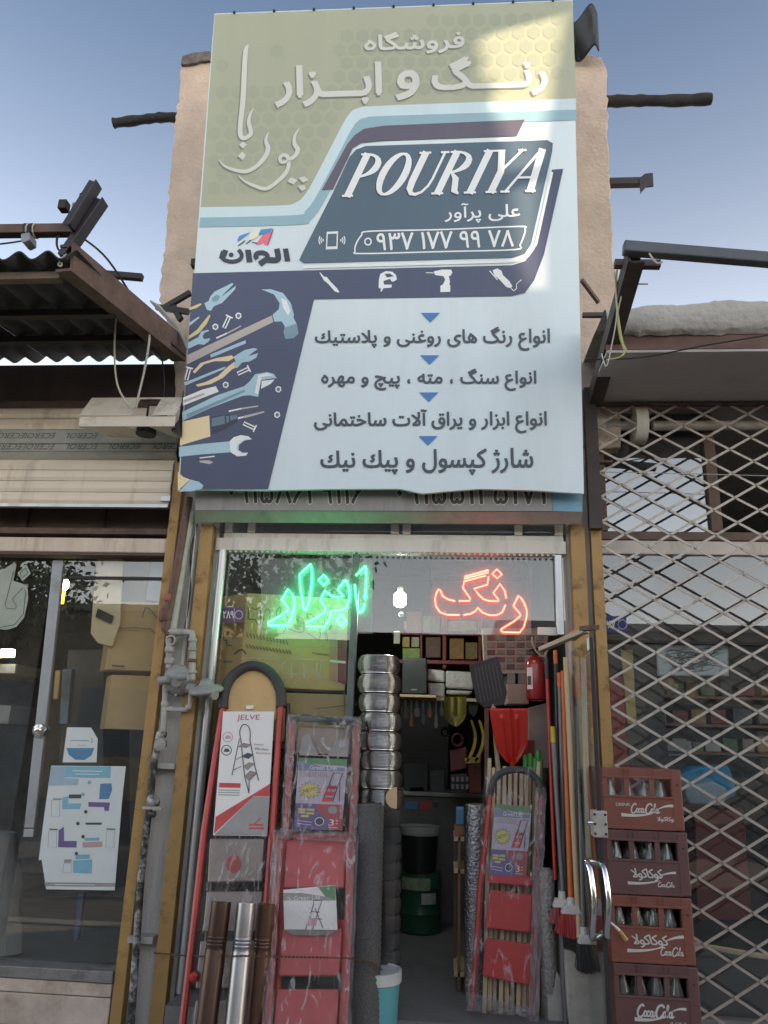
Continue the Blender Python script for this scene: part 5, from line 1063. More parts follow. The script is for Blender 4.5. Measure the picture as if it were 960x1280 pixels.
# --- brooms and poles
M_orange = mat('orange_plastic', (.62, .14, .03), .4, var=.08); M_gpole = mat('pole_grey', (.17, .165, .17), .4, .3, var=.1); M_bpole = mat('pole_black', (.03, .03, .031), .45); M_redpole = mat('pole_red', (.48, .04, .025), .4)
def pole(label, segs, name='broom_pole', cat='pole', group=None):
    """segs: (x0,y0,Y0, x1,y1,Y1, radius, material, partname)"""
    s0 = segs[-1]; o = thing(name, label, cat, at(s0[3], s0[4], s0[5]), group)
    for x0_, y0_, Y0, x1_, y1_, Y1, r, m, nm in segs:
        b = MB(); b.tube([tuple(at(x0_, y0_, Y0)), tuple(at(x1_, y1_, Y1))], r, 10); b.build(nm, m, o, smooth=True)
    return o
pole('red broom pole with a black grip beside the fire extinguisher', [(683, 822, .12, 684, 849, .11, .009, M_bpole, 'grip'), (684, 849, .11, 694, 1100, .0, .009, M_redpole, 'shaft')])
pole('black pole with an orange tip in the row of brooms', [(694, 813, .1, 694.5, 830, .1, .010, M_orange, 'tip'), (694.5, 830, .1, 700, 1085, .0, .010, M_bpole, 'shaft')])
pole('grey pole with an orange grip beside the orange pole', [(699.3, 841, .05, 699.8, 859, .05, .013, M_orange, 'grip'), (699.8, 859, .05, 707, 1130, -.02, .011, M_gpole, 'shaft')])
pole('pale pine pole in the row of brooms', [(707, 822, .0, 724, 1172, -.12, .012, M_pine, 'shaft')])
pole('pale translucent pole closest to the glass door', [(729, 823, -.02, 736, 1090, -.12, .0125, mat('pole_pale', (.50, .48, .40), .5), 'shaft')])
def brush_head(o, x, y, Y, wpx, hpx, m, label=None, tilt=0, n=60):
    p = at(x, y, Y); w_ = wpx/240; h_ = hpx/250; b = MB()
    b.tube([tuple(p+Vector((0, 0, .05))), tuple(p+Vector((0, 0, .01)))], [.015, .019], 10); b.prism([p+Vector(q_) for q_ in ((-w_*.32, -.022, .022), (w_*.32, -.022, .022), (w_*.46, -.022, -.012), (-w_*.46, -.022, -.012))], (0, .044, 0)); b.build('head', mat('socket_white', (.62, .60, .57), .5), o, bev=.004)
    b = MB(); rnd = random.Random(n)
    for k in range(n*4):
        u = rnd.uniform(-1, 1); v = rnd.uniform(-1, 1); a_ = p+Vector((u*w_*.42, v*.018, -.012)); c_ = p+Vector((u*w_*(.5+.22*tilt)+rnd.uniform(-.006, .006), v*.026, -.012-h_*(1-.22*u*u*tilt+rnd.uniform(-.06, .04))))
        b.bar(a_, c_, .0028, .0028)
    b.build('bristles', m, o, kind='stuff')
o = pole('broom with orange pole and red bristles', [(703.7, 839, .04, 713.5, 1128, -.1, .0115, M_orange, 'shaft')], 'broom', 'broom'); brush_head(o, 714, 1138, -.1, 22, 22, mat('bristle_red', (.50, .06, .065), .6), tilt=1)
o = pole('broom with grey pole, yellow grip and white head', [(690.5, 908, .03, 691.5, 928, .03, .012, mat('grip_yellow', (.6, .42, .04), .45), 'grip'), (691.5, 928, .03, 704, 1122, -.06, .011, M_gpole, 'shaft')], 'broom', 'broom'); brush_head(o, 703, 1130, -.06, 22, 16, mat('bristle_pink', (.45, .12, .12), .6), tilt=.6, n=30)
o = pole('broom with orange grip, grey pole and black bristles', [(721, 858, -.01, 721, 872, -.01, .0145, M_orange, 'grip'), (720, 842, -.01, 721, 858, -.01, .012, mat('orange_clear', (.5, .22, .12), .4), 'sleeve'), (721, 872, -.01, 729.5, 1166, -.12, .012, M_gpole, 'shaft')], 'broom', 'broom'); brush_head(o, 730, 1175, -.12, 14, 26, mat('bristle_black', (.03, .032, .036), .6), tilt=.5)
# --- pale slabs at the foot of the brooms
M_styro = mat('styrofoam', (.42, .385, .34), .85, var=.2, dirt=.7, dcol=(.22, .18, .15), dscale=6, bump=.3)
P = lean(-.05, .05, .03, .6); c3 = crop(480, 1000, 3.43)
b = MB(); b.slab(P, c3((695, 735), (740, 730), (770, 780), (790, 900), (800, 1000), (705, 1000)), 0, .05); b.build('foam_slab', M_styro, bev=.006, label='pale foam slab with a notched edge under the red broom', cat='slab')
P = lean(-.12, .05, -.06, .6)
b = MB(); b.slab(P, c3((775, 640), (812, 650), (938, 752), (956, 1000), (800, 1000), (785, 880)), 0, .05); b.build('foam_slab', M_styro, bev=.006, label='pale foam slab leaning under the black bristled broom', cat='slab')
b = MB(); b.tube([tuple(at(700, 1090, .02)), tuple(at(704, 1230, -.04)), tuple(at(708, 1290, -.06))], .012, 8); b.build('tool_shaft', M_gpole, smooth=True, label='grey tool shaft standing between the pale foam slabs', cat='pole')

# --- glass door swung open
XD = 1.032; zD1, zD0 = at(738, 797, -.5).z, .09
dr = thing('glass_door', 'frameless glass door swung open with chrome handles beside the crates', 'door', (XD, -.25, zD0))
MB().box((XD-.004, -.5, zD0), (XD+.004, -.02, zD1)).build('pane', glass('door_glass', (.90, .93, .92), .02, .8, haze=.04), dr)
MB().box((XD-.007, -.512, zD0), (XD+.007, -.502, zD1)).build('edge_seal', M_rubber, dr)
MB().box((XD-.01, -.5, zD1-.05), (XD+.01, -.46, zD1-.0)).build('top_clamp', M_paper, dr, bev=.002)
p = at(751, 1029, -.5); MB().box((p.x-.03, -.52, p.z-.05), (p.x+.022, -.44, p.z+.045)).build('lock_case', mat('lock_beige', (.48, .43, .40), .45, .2, dirt=.3), dr, bev=.005)
b = MB(); b.tube([(p.x-.05, -.5, p.z), (p.x-.02, -.5, p.z)], .011, 10); b.build('lock_knob', M_chrome, dr, smooth=True)
for k in range(6):
    b = MB(); b.lathe((p.x-.026+.04*(k % 2), -.521, p.z-.036+.034*(k//2)), [(.005, 0), (.005, .003)], 8, (0, -1, 0)); b.build('screw', M_dsteel, dr)
for xo, (x, y0_, y1_) in ((-.05, (738, 1083, 1172)), (.045, (756, 1085, 1172))):
    a, c = at(x, y0_, -.53), at(x+7, y1_, -.53); b = MB()
    b.tube(bez([(XD, -.46, a.z-.0), (a.x-.006, -.50, a.z+.012), (a.x, -.53, a.z-.02), (a.x+.004, -.55, (a.z+c.z)/2), (c.x-.012, -.53, c.z+.02), (c.x-.004, -.50, c.z-.008), (XD, -.46, c.z)], 5), .0115, 10); b.build('handle', M_chrome, dr, smooth=True)
da = thing('door_closer', 'door closer arm with orange tape above the brooms', 'door closer', at(700, 805, -.1))
b = MB(); b.bar(at(676, 812, -.02), at(733, 788, -.34), .03, .022); b.build('arm', mat('closer_grey', (.33, .28, .26), .45, .4, var=.15), da, bev=.003)
b = MB(); b.bar(at(714, 797, -.2), at(722, 791, -.24), .034, .03); b.build('tape', M_orange, da)
b = MB(); b.bar(at(728, 786, -.34), at(745, 784, -.46), .03, .02); b.build('bracket', M_rust, da)

# --- crates of empty bottles
CY = -.33; cx0, cx1 = 1.083, 1.392; CW, CH, CDp = cx1-cx0, .2365, .40
M_cr = [mat('crate_red_a', (.225, .072, .050), .5, var=.12, dirt=.4, dcol=(.14, .07, .06), dscale=5), mat('crate_maroon', (.135, .062, .060), .5, var=.12, dirt=.4, dcol=(.11, .07, .065), dscale=5)]
M_bottle = glass('bottle_glass', (.83, .86, .85), .06, 1.2, rough=.08, haze=.42, hazecol=(.62, .62, .60))
bm_ = MB(); bm_.lathe((0, 0, 0), [(.02, 0), (.026, .004), (.027, .03), (.0255, .06), (.027, .085), (.024, .11), (.016, .14), (.011, .165), (.0105, .19), (.013, .193), (.013, .205), (.009, .205)], 14)
proto_b = None
clabels = ['topmost', 'second from the top', 'middle', 'fourth from the top', 'lowest']
for k in range(5):
    z0 = 1.203-CH*(k+1); m = M_cr[(0, 1, 0, 1, 0)[k]]; dx = (0, .006, .004, .008, .005)[k]; X0, X1 = cx0+dx, cx1+dx
    o = thing('bottle_crate', ('red' if k % 2 == 0 else 'maroon')+' plastic soft drink crate, '+clabels[k]+' of the stack', 'crate', ((X0+X1)/2, CY+CDp/2, z0), 'stacked bottle crates')
    t = .012; wz0, wz1 = z0+CH*.53, z0+CH*.84
    if k == 4: z0c = .052
    else: z0c = z0+.002
    ztop = z0+CH-.002
    fpn = MB().box((X0+.0, CY, z0c), (X1, CY+t, wz0)).build('front_panel', m, o, bev=.003)
    MB().box((X0, CY, wz1), (X1, CY+t, ztop)).build('top_rim', m, o, bev=.003)
    MB().box((X0, CY-.004, wz0-.006), (X1-.03, CY+t+.002, wz0+.003)).build('ledge', m, o, bev=.002); MB().box((X0, CY-.004, wz1-.004), (X1-.03, CY+t+.002, wz1+.005)).build('ledge', m, o, bev=.002); MB().box((X0, CY-.004, z0c), (X1-.03, CY+.003, z0c+.012)).build('ledge', m, o, bev=.002)
    for a_, c_ in ((0, .018), (.085, .105), (.185, .205)): MB().box((X0+a_, CY+.0005, wz0), (X0+c_, CY+t-.0005, wz1)).build('bar', m, o)
    for a_ in (.085, .103, .185, .203): MB().box((X0+a_, CY-.003, wz1+.006), (X0+a_+.002, CY, ztop-.004)).build('rib', m, o)
    MB().box((X1-.038, CY-.003, z0c), (X1+.004, CY+.03, ztop)).build('corner_post', m, o, bev=.006)
    MB().box((X1-.008, CY+.031, z0c), (X1+.0, CY+CDp, ztop)).build('side_panel', m, o, bev=.002); MB().box((X0, CY+.013, z0c), (X0+.008, CY+CDp, ztop)).build('side_panel', m, o, bev=.002)
    MB().box((X0+.008, CY+CDp-.01, z0c), (X1-.008, CY+CDp, ztop)).build('back_panel', m, o); MB().box((X0+.009, CY+.013, z0c), (X1-.009, CY+CDp-.011, z0c+.01)).build('base', m, o)
    b = MB(); b.lathe((X1-.016, CY-.0035, z0+CH*.74), [(.004, 0), (.004, .0015)], 10, (0, -1, 0)); b.build('hole', M_dsteel, o)
    # white print
    PC = flat(CY); M_cw = mat('crate_white', (.62, .60, .56), .55, var=.08)
    u = lambda x, y: (lambda q: q)(None)
    def cq(u0, v0):  # unit coords on the front panel -> pixel is not needed: write directly in metres
        return Vector((X0+.02+(CW-.07)*u0, CY-.0012, z0c+.012+(wz0-z0c-.02)*(1-v0)))
    class FP:
        def __call__(s, x, y, off=0): p_ = cq(x, y); p_.y -= off; return p_
    fp = FP()
    def tx(s, x0_, y0_, x1_, y1_, wgt=.02, sh=.3, sl=0):
        b = MB(); put_text(b, fp, s, [(x0_, y0_+sl), (x1_, y0_), (x1_, y1_), (x0_, y1_+sl)], .0002, wgt, sh, .88); b.build('print', M_cw, fpn)
    def script_word(x0_, y0_, x1_, y1_, wd):
        class F2:
            def __call__(s, x, y, off=0): return Vector((X0+.02+(CW-.07)*x0_+x, CY-.0012-off, z0c+.012+(wz0-z0c-.02)*(1-y1_)+y))
        W_, H_ = (CW-.07)*(x1_-x0_), (wz0-z0c-.02)*(y1_-y0_); b = MB()
        el = lambda cx_: [(cx_+.036*math.cos(R(a)), .3+.2*math.sin(R(a))) for a in range(30, 400, 30)]
        for k_, (pts, heavy) in enumerate((([(.16, .8), (.12, .95), (.05, .8), (.0, .4), (.04, .06), (.12, .08), (.17, .26)], 1.3), (el(.215), 1), ([(.33, .42), (.295, .5), (.262, .3), (.29, .1), (.335, .2)], 1), (el(.385), 1), ([(.425, .5), (.418, .2), (.45, .1), (.475, .24)], 1), ([(.46, .4), (.5, .42)], 1), ([(.72, .78), (.66, .98), (.56, .85), (.51, .4), (.55, .04), (.63, .06), (.69, .26)], 1.4), (el(.735), 1), ([(.77, .2), (.83, .75), (.825, .98), (.8, .9), (.795, .4), (.81, .12), (.84, .2)], 1), (el(.905), 1), ([(.945, .5), (.938, .2), (.965, .1), (1.0, .24)], 1))):
            pp = [((x+.16*y*H_/W_)*W_*.93, y*H_) for x, y in bez(pts, 4)]
            b.ribbon(F2(), pp, wd*heavy, .0003+k_*.00005)
        b.build('print', M_cw, fpn)
    def swoosh(x0_, y0_, x1_, y1_, wv=.06, inv=1):
        b = MB(); n_ = 14; up = []; lo = []
        for i in range(n_+1):
            t_ = i/n_; x = x0_+(x1_-x0_)*t_; y = y0_+(y1_-y0_)*t_+.05*math.sin(math.pi*t_)*inv; w_ = wv*((1-t_) if inv > 0 else t_)**.6+.004; up.append((x, y-w_)); lo.append((x, y+w_))
        b.face([fp(x, y, .0003) for x, y in up+lo[::-1]]); b.build('print', M_cw, fpn)
    if k == 0:
        tx('DRINK', .12, .16, .36, .27, .02, 0, .02); script_word(.36, .16, .86, .54, .0042); swoosh(.2, .60, .72, .52); swoosh(.80, .36, 1.08, .22, .05, -1); tx(shape('کوکاکولا'), .78, .62, 1.1, .82, .012, 0)
    elif k == 1:
        tx(shape('کوکاکولا'), .28, .20, .78, .62, .01, -.2); swoosh(.22, .72, .74, .60, .05); swoosh(.66, .52, 1.0, .30, .035, -1); script_word(.70, .64, .98, .82, .0024)
    elif k == 2:
        tx(shape('کوکاکولا'), .24, .16, .80, .60, .012, -.2); swoosh(.16, .72, .72, .56, .055); swoosh(.76, .36, 1.1, .18, .055, -1); script_word(.68, .54, 1.06, .84, .003)
    elif k == 3:
        script_word(.24, .14, .84, .58, .0056); swoosh(.2, .64, .66, .54, .06); swoosh(.76, .36, 1.0, .24, .04, -1); tx(shape('کوکا کولا'), .74, .66, .98, .82, .01, 0)
    # bottles: front two rows
    for row in range(2):
        for j in range(4):
            if proto_b is None: ob = bm_.build('bottle', M_bottle, smooth=True, origin=(0, 0, 0)); proto_b = ob
            else: ob = proto_b.copy(); COL.objects.link(ob)
            ob.location = (X0+.043+j*.066+random.uniform(-.004, .004), CY+.055+row*.07, z0c+.024)
            tag(ob, ('leftmost', 'second', 'third', 'rightmost')[j]+' clear bottle in the '+('front' if row == 0 else 'second')+' row of the '+clabels[k]+' crate', 'bottle', 'empty bottles in the crates, '+clabels[k]+(' front' if row == 0 else ' back'))
pb = thing('paint_brush', 'small brush stuck between the middle and fourth crates', 'brush', at(775, 1172, -.36))
b = MB(); b.tube([tuple(at(760, 1150, -.37)), tuple(at(768, 1157, -.37)), tuple(at(774, 1163, -.36))], [.002, .004, .006], 8); b.build('ferrule', M_paper, pb, smooth=True)
b = MB(); b.tube([tuple(at(774, 1163, -.36)), tuple(at(783, 1175, -.35))], [.007, .009], 8); b.build('handle', mat('brush_wood', (.5, .3, .1), .5), pb, smooth=True)

# ================================================================== NEON WORDS, LAMPS, PLATES
M_green = glow('neon_green', (.03, 1.0, .28), 6.0); M_neonr = glow('neon_red', (1.0, .10, .06), 3.0)
M_glow_sheet = None
def glow_sheet():
    m, n, l, out = _nodes('milky_glow_sheet'); t = n.new('ShaderNodeBsdfTransparent'); d = n.new('ShaderNodeBsdfDiffuse'); tr = n.new('ShaderNodeBsdfTranslucent')
    d.inputs[0].default_value = (.8, .8, .8, 1); a = n.new('ShaderNodeAddShader'); mxs = n.new('ShaderNodeMixShader'); mxs.inputs[0].default_value = .10
    l.new(t.outputs[0], mxs.inputs[1]); l.new(d.outputs[0], mxs.inputs[2]); l.new(mxs.outputs[0], out.inputs[0]); return m
M_glow_sheet = glow_sheet()
PN = flat(.045); PA = flat(.058)
def neon(name, label, strokes, m, cr_, quad):
    o = thing(name, label, 'neon sign', at(*quad[2], .05))
    b = MB(); b.slab(PA, quad, 0, .003); b.build('added_glow_sheet', M_glow_sheet, o)  # milky sheet added behind the tubes to catch a halo of their glow
    for pts, cl_ in strokes:
        b = MB(); q = [tuple(PN(x, y)) for x, y in cr_(*pts)]; b.tube(q, .0034, 6, cl_); b.build('tube', m, o, smooth=True)
cg = crop(330, 690, 6.857)
neon('neon_word', 'green outlined neon word glowing on the glass left of the bulb', [
    (((402, 102), (306, 192), (308, 270), (322, 380), (338, 490), (352, 498), (366, 488), (392, 400), (408, 280), (410, 190)), True),
    (((866, 122), (788, 200)), False), (((868, 122), (876, 200), (874, 300), (866, 410)), False), (((778, 278), (784, 360), (806, 500), (822, 518), (846, 500), (862, 440)), False),
    (((512, 196), (552, 242), (512, 284), (466, 240)), True), (((660, 542), (704, 588), (664, 634), (618, 586)), True),
    (((206, 318), (152, 408), (206, 478), (200, 500), (140, 548), (34, 604), (40, 628), (196, 630), (236, 570), (258, 480), (258, 410), (240, 360)), True),
    (((692, 240), (632, 324), (678, 376), (660, 388), (590, 382), (556, 362), (524, 330), (478, 412), (528, 480), (524, 504), (460, 556), (362, 608)), False),
    (((362, 634), (520, 640), (556, 590), (576, 502), (660, 500), (704, 478), (732, 400), (732, 320), (712, 264), (692, 240)), False)], M_green, cg, [(326, 698), (466, 698), (466, 792), (326, 792)])
crn = crop(530, 700, 6.857)
neon('neon_word', 'red outlined neon word glowing on the glass right of the bulb', [
    (((346, 162), (352, 142), (552, 86), (550, 106)), True), (((530, 134), (344, 184), (334, 240), (396, 330), (390, 352), (300, 352)), False), (((265, 352), (210, 340), (160, 310), (140, 260), (124, 252), (104, 290), (94, 340), (104, 400), (140, 450), (200, 470), (305, 472)), False),
    (((340, 472), (400, 462), (440, 440), (462, 410), (500, 450), (560, 474), (620, 474), (670, 450), (698, 386)), False), (((704, 328), (694, 270), (652, 204), (594, 284), (642, 346), (630, 354), (560, 352), (510, 336), (470, 300), (430, 246), (544, 212), (552, 140)), False),
    (((624, 80), (668, 122), (628, 158), (584, 118)), True), (((810, 306), (766, 394), (824, 460), (824, 480), (780, 520), (664, 590), (660, 606), (680, 618), (820, 622), (858, 570), (880, 480), (880, 430), (858, 370), (834, 330)), True)], M_neonr, crn, [(538, 700), (664, 700), (664, 793), (538, 793)])
bu = thing('pendant_bulb', 'bright white bulb hanging on a thin wire behind the glass', 'lamp', at(500, 760, .7)); p = at(500, 749, .7)
b = MB(); b.lathe((p.x, p.y, p.z-.045), [(.02, 0), (.034, .012), (.036, .05), (.034, .075), (.02, .085)], 16); b.build('bulb', glow('bulb_white', (.95, 1.0, .93), 8), bu, smooth=True)
b = MB(); b.tube([(p.x, p.y, p.z+.04), (p.x, p.y, 2.95)], .003, 6); b.build('wire', M_cable_b, bu); b = MB(); b.lathe((p.x, p.y, p.z+.038), [(.018, 0), (.018, .03), (.008, .04)], 10); b.build('cap', M_paper, bu, smooth=True)
bd = bpy.data.lights.new('bulb_light', 'POINT'); bd.energy = 1.6; bd.color = (.95, 1, .95); bd.shadow_soft_size = .04; bo = bpy.data.objects.new('bulb_light', bd); COL.objects.link(bo); bo.location = (p.x, p.y, p.z-.09); 
hk = thing('shutter_pull', 'small grey pull ring below the hanging bulb', 'ring', at(502, 778, .66)); b = MB(); q = at(502, 769, .68); b.lathe(q, [(.012, -.01), (.018, 0), (.012, .01)], 12, (0, -1, 0)); b.build('knob', M_alu, hk, smooth=True); b = MB(); q = at(496, 797, .68); b.box(q-Vector((.018, .003, .035)), q+Vector((.018, .003, .035))); b.build('tag', M_paper, hk, bev=.004)
def numplate(label, s, x0, y0, x1, y1, Y, m, tx0, tx1):
    o = thing('house_number_plate', label, 'plate', at((x0+x1)/2, y1, Y)); P = flat(Y); b = MB(); b.slab(P, rect(x0, y0, x1, y1), 0, .003); o = b.build('plate', m, o)
    h = y1-y0; b = MB(); put_text(b, P, s, rect(tx0, y0+h*.26, tx1, y0+h*.74), .001, .02); b.build('number', M_paper, o)
    xc = x1-(x1-x0)*.18; line(P, o, M_plil, [(arc(xc, (y0+y1)/2, h*.26, h*.28, 0, 345, 10), 1.1)], .001, 'emblem', True); line(P, o, M_plil, [([(x1-(x1-x0)*.36, y0+1), (x1-(x1-x0)*.36, y1-1)], .7)], .001, 'divider')
numplate('purple house number plate on the display window glass', '۲۸۹', 273, 759, 304, 778, .066, mat('plate_purple', (.13, .07, .13), .5, var=.1), 279, 292)
numplate('blue house number plate on the window behind the lattice grille', '۲۸۷', 756, 770, 783, 791, .128, mat('plate_blue', (.03, .035, .19), .5, var=.1), 756, 769)

# ================================================================== DISPLAY WINDOW
def carton(label, c0, c1, c2, zt_, zb_, group=None, m=M_card):
    """carton with front corner c0, ends of the two visible faces c1 (left) and c2 (right)"""
    c0, c1, c2 = V(c0), V(c1), V(c2); c3_ = c1+c2-c0; o = thing('carton', label, 'carton', Vector(((c0.x+c3_.x)/2, (c0.y+c3_.y)/2, zb_)), group)
    f = lambda p, z: Vector((p.x, p.y, z)); b = MB(); b.add([f(c, z) for z in (zb_, zt_) for c in (c0, c2, c3_, c1)], [(0, 3, 2, 1), (4, 5, 6, 7), (0, 1, 5, 4), (1, 2, 6, 5), (2, 3, 7, 6), (3, 0, 4, 7)]); bod = b.build('body', m, o, bev=.004)
    n = (c2-c0).normalized(); nn = Vector((n.y, -n.x, 0))
    if nn.y > 0: nn = -nn
    class CP(Plane): pass
    return bod, Plane(c0, nn)
c0, c1, c2 = at(304, 800, .12), at(268, 800, .26), at(434, 800, .24)
for c in (c0, c1, c2): c.z = 0
o1, PB1 = carton('large cardboard carton with sketched lettering behind the display glass', c0, c1, c2, at(304, 741, .12).z, at(304, 858, .12).z)
M_mark = mat('marker', (.13, .09, .06), .6); M_ctape = glass('carton_tape', (.9, .86, .7), .04, 1.0, rough=.25, haze=.3, hazecol=(.55, .45, .3)); cd = crop(270, 720, 5.333)
line(PB1, o1, M_mark, [(bez(cd((212, 205), (220, 255), (215, 285), (260, 290), (290, 330), (300, 280), (290, 210), (262, 225), (240, 210)), 3), .9), (bez(cd((318, 300), (322, 240), (350, 220), (360, 270), (340, 350), (310, 350)), 3), .9), (bez(cd((400, 300), (405, 230), (430, 210), (430, 260), (470, 250), (470, 330), (450, 380)), 3), .9), (bez(cd((480, 350), (575, 375), (585, 300), (550, 270), (545, 300)), 3), .9), (bez(cd((610, 380), (690, 420), (680, 300), (610, 250), (620, 300), (650, 270)), 3), .9), (bez(cd((735, 430), (705, 290), (720, 285), (745, 430)), 3), .9)], .002, 'sketched_lettering')
line(PB1, o1, mat('marker_faint', (.33, .22, .12), .7), [([(cd((205+k*22, 380+k*4))[0]), (cd((215+k*22, 410+k*4))[0])], 1.6) for k in range(13)]+[([(cd((200+k*22, 455+k*3))[0]), (cd((216+k*22, 480+k*3))[0])], 1.8) for k in range(14)]+[(cd((640, 512), (745, 524)), 1.6)], .002, 'printed_text')
M_pale = mat('carton_pale_print', (.62, .55, .38), .8)
for q in (((195, 545), (430, 560), (425, 640), (180, 620)), ((440, 590), (470, 558), (680, 562), (672, 660), (440, 650)), ((700, 560), (810, 560), (806, 700), (690, 670))): line(PB1, o1, M_pale, [(cd(*q), 1.6)], .002, 'printed_box', True)
line(PB1, o1, M_pale, [(cd((500+k*85, 580), (505+k*85, 680)), 2.6) for k in range(3)], .0024, 'printed_text')
art(PB1, o1, mat('carton_maroon', (.23, .06, .09), .6), [(422, 800), (433, 801), (433, 856), (422, 852)], .003, 'label_strip'); art(PB1, o1, mat('carton_pink', (.6, .32, .22), .7), [(412, 772), (421, 773), (421, 852), (412, 850)], .003, 'label_strip')
line(PB1, o1, M_paper, [([(412, 826), (432, 828)], 3)], .004, 'label_print')
nl = (c1-c0).normalized(); nl = Vector((nl.y, -nl.x, 0)); nl = -nl if nl.y > 0 else nl; PB1l = Plane(c0, nl)
line(PB1l, o1, M_mark, [(bez(cd((30, 420), (35, 385), (50, 390), (52, 430), (75, 425), (70, 455), (110, 465)), 3), .9), (bez(cd((120, 520), (170, 490), (200, 520)), 3), 2)], .002, 'sketched_lettering'); line(PB1l, o1, mat('marker_faint', (.33, .22, .12), .7), [(cd((20, 565), (35, 566)), 3), (cd((50, 570), (110, 572)), 3)], .002, 'printed_text')
c0, c1, c2 = at(300, 900, .10), at(262, 900, .24), at(436, 900, .15)
for c in (c0, c1, c2): c.z = 0
o2, _ = carton('flat cardboard carton under the sketched carton in the display window', c0, c1, c2, at(300, 864, .1).z, at(300, 925, .1).z)
line(_, o2, mat('carton_seam', (.3, .2, .11), .8), [([(430, 862), (431, 900)], 1), ([(395, 886), (446, 880)], 1)], .002, 'seam')
# counter and mesh under the cartons
ct = thing('display_stand', 'dark display stand with wire mesh front under the cartons', 'stand', (-.3, .4, FL)); zc_ = at(300, 926, .1).z
MB().box((-.66, .095, zc_-.03), (.06, .6, zc_-.002)).build('top', mat('stand_brown', (.2, .12, .07), .6), ct, bev=.003); MB().box((-.66, .3, FL), (.09, .6, zc_-.032)).build('body', mat('stand_dark', (.06, .055, .05), .7), ct)
b = MB()
for k in range(-6, 40):
    for s in (1, -1):
        x = -.66+k*.024; x2 = x+s*.5*(zc_-.05-FL); a = Vector((x, .2+.002*s, zc_-.04)); c = Vector((x+s*.45, .2+.002*s, zc_-.04-.8))
        if -.7 < x < .1 and -.9 < c.x < .3: b.bar(a, a+(c-a)*min(1, max(0.05, ((.085-a.x)/(c.x-a.x) if s > 0 else (-.655-a.x)/(c.x-a.x)))), .002, .003)
b.build('wire_mesh', mat('mesh_brass', (.35, .25, .14), .5, .4), ct, kind='stuff')

# ================================================================== INSIDE THE SHOP
M_pink = mat('parcel_pink', (.5, .36, .3), .7, var=.1)
cab = thing('parts_cabinet', 'cabinet of small parts drawers behind the red neon word', 'cabinet', at(635, 845, .6)); PCb = flat(.62)
plate(PCb, [(603, 785), (686, 785), (682, 842), (606, 842)], 0, .12, mat('cabinet_cream', (.52, .42, .36), .6), 'case', cab, .002)
for r_ in range(5):
    for c_ in range(6):
        x0_, y0_ = 609+c_*12.2, 794+r_*9; b = MB(); b.slab(PCb, rect(x0_, y0_, x0_+10, y0_+6.5), .006, .012); b.build('drawer', mat('drawer_%d' % ((r_*5+c_*3) % 4), [(.2, .07, .06), (.3, .2, .17), (.14, .06, .06), (.3, .27, .26)][(r_*5+c_*3) % 4], .3, var=.3, scale=40), cab, bev=.002)
sh = thing('shelf_unit', 'red framed shelf with stock high on the back wall', 'shelf', at(550, 835, 1.6)); PSh = flat(1.6)
for q in (((525, 760), (528, 760), (528, 835), (525, 835)), ((553, 762), (558, 762), (558, 836), (553, 836)), ((598, 762), (602, 762), (602, 838), (598, 838))): plate(PSh, list(q), 0, .05, mat('shelf_red', (.26, .05, .04), .5), 'upright', sh)
plate(PSh, [(490, 824), (606, 826), (606, 831), (490, 829)], .02, .35, mat('shelf_red', (.26, .05, .04), .5), 'board', sh); plate(PSh, [(490, 790), (606, 792), (606, 795), (490, 793)], .02, .35, mat('shelf_red', (.26, .05, .04), .5), 'board', sh)
stock = [((503, 810), (525, 823), (.25, .4, .05), 'low lime green carton on the back shelf'), ((503, 796), (512, 809), (.5, .4, .08), 'yellow box on the back shelf'), ((514, 796), (524, 809), (.45, .42, .3), 'cream box on the back shelf'), ((532, 796), (551, 822), (.14, .06, .03), 'dark brown box on the back shelf'), ((562, 798), (580, 824), (.35, .18, .05), 'orange brown box on the back shelf'), ((582, 803), (597, 824), (.28, .2, .08), 'olive box at the right end of the back shelf'), ((505, 776), (522, 788), (.5, .5, .46), 'white box on the upper back shelf'), ((560, 776), (596, 789), (.4, .3, .1), 'mustard box on the upper back shelf')]
for (xa, ya), (xb, yb_), c_, lb in stock:
    b = MB(); b.slab(PSh, rect(xa, ya, xb, yb_), .0, .16); b.build('stock_box', mat('stock_'+lb[:9].replace(' ', '_')+str(xa), c_, .5, var=.3, scale=25), bev=.004, label=lb, cat='box')
b = MB(); PX = flat(.95); b.slab(PX, [(503, 823), (533, 823), (533, 867), (502, 867)], 0, .16); spk = thing('speaker', 'black box loudspeaker beside the silver duct', 'speaker', at(518, 868, 1.0)); b.build('case', mat('speaker_black', (.03, .035, .034), .6, var=.1), spk, bev=.005)
b = MB(); b.ribbon(PX, [(514, 862), (521, 862)], 1.4, .002); b.build('badge', M_pgrey, spk)
MB().box((at(500, 868, .95).x, .93, at(518, 872, .95).z), (at(545, 868, .95).x, 1.25, at(518, 868.5, .95).z)).build('wall_shelf', M_pine, label='pale board under the black loudspeaker', cat='shelf', bev=.003)
M_foilw = mat('parcel_film', (.52, .50, .47), .3, .1, var=.2, scale=14, bump=.8, bscale=30)
for (q, lb) in ((((534, 836), (556, 838), (556, 853), (534, 851)), 'upper left of the film wrapped parcels beside the loudspeaker'), (((534, 853), (556, 854), (556, 873), (536, 869)), 'lower left of the film wrapped parcels beside the loudspeaker'), (((557, 838), (592, 840), (592, 862), (557, 860)), 'widest film wrapped parcel behind the dark scoop'), (((558, 862), (592, 864), (586, 868), (558, 868)), 'thin film wrapped parcel under the widest one')):
    b = MB(); b.slab(flat(1.15), list(q), 0, .2); b.build('wrapped_parcel', M_foilw, bev=.012, label=lb, cat='parcel', group='film wrapped parcels')
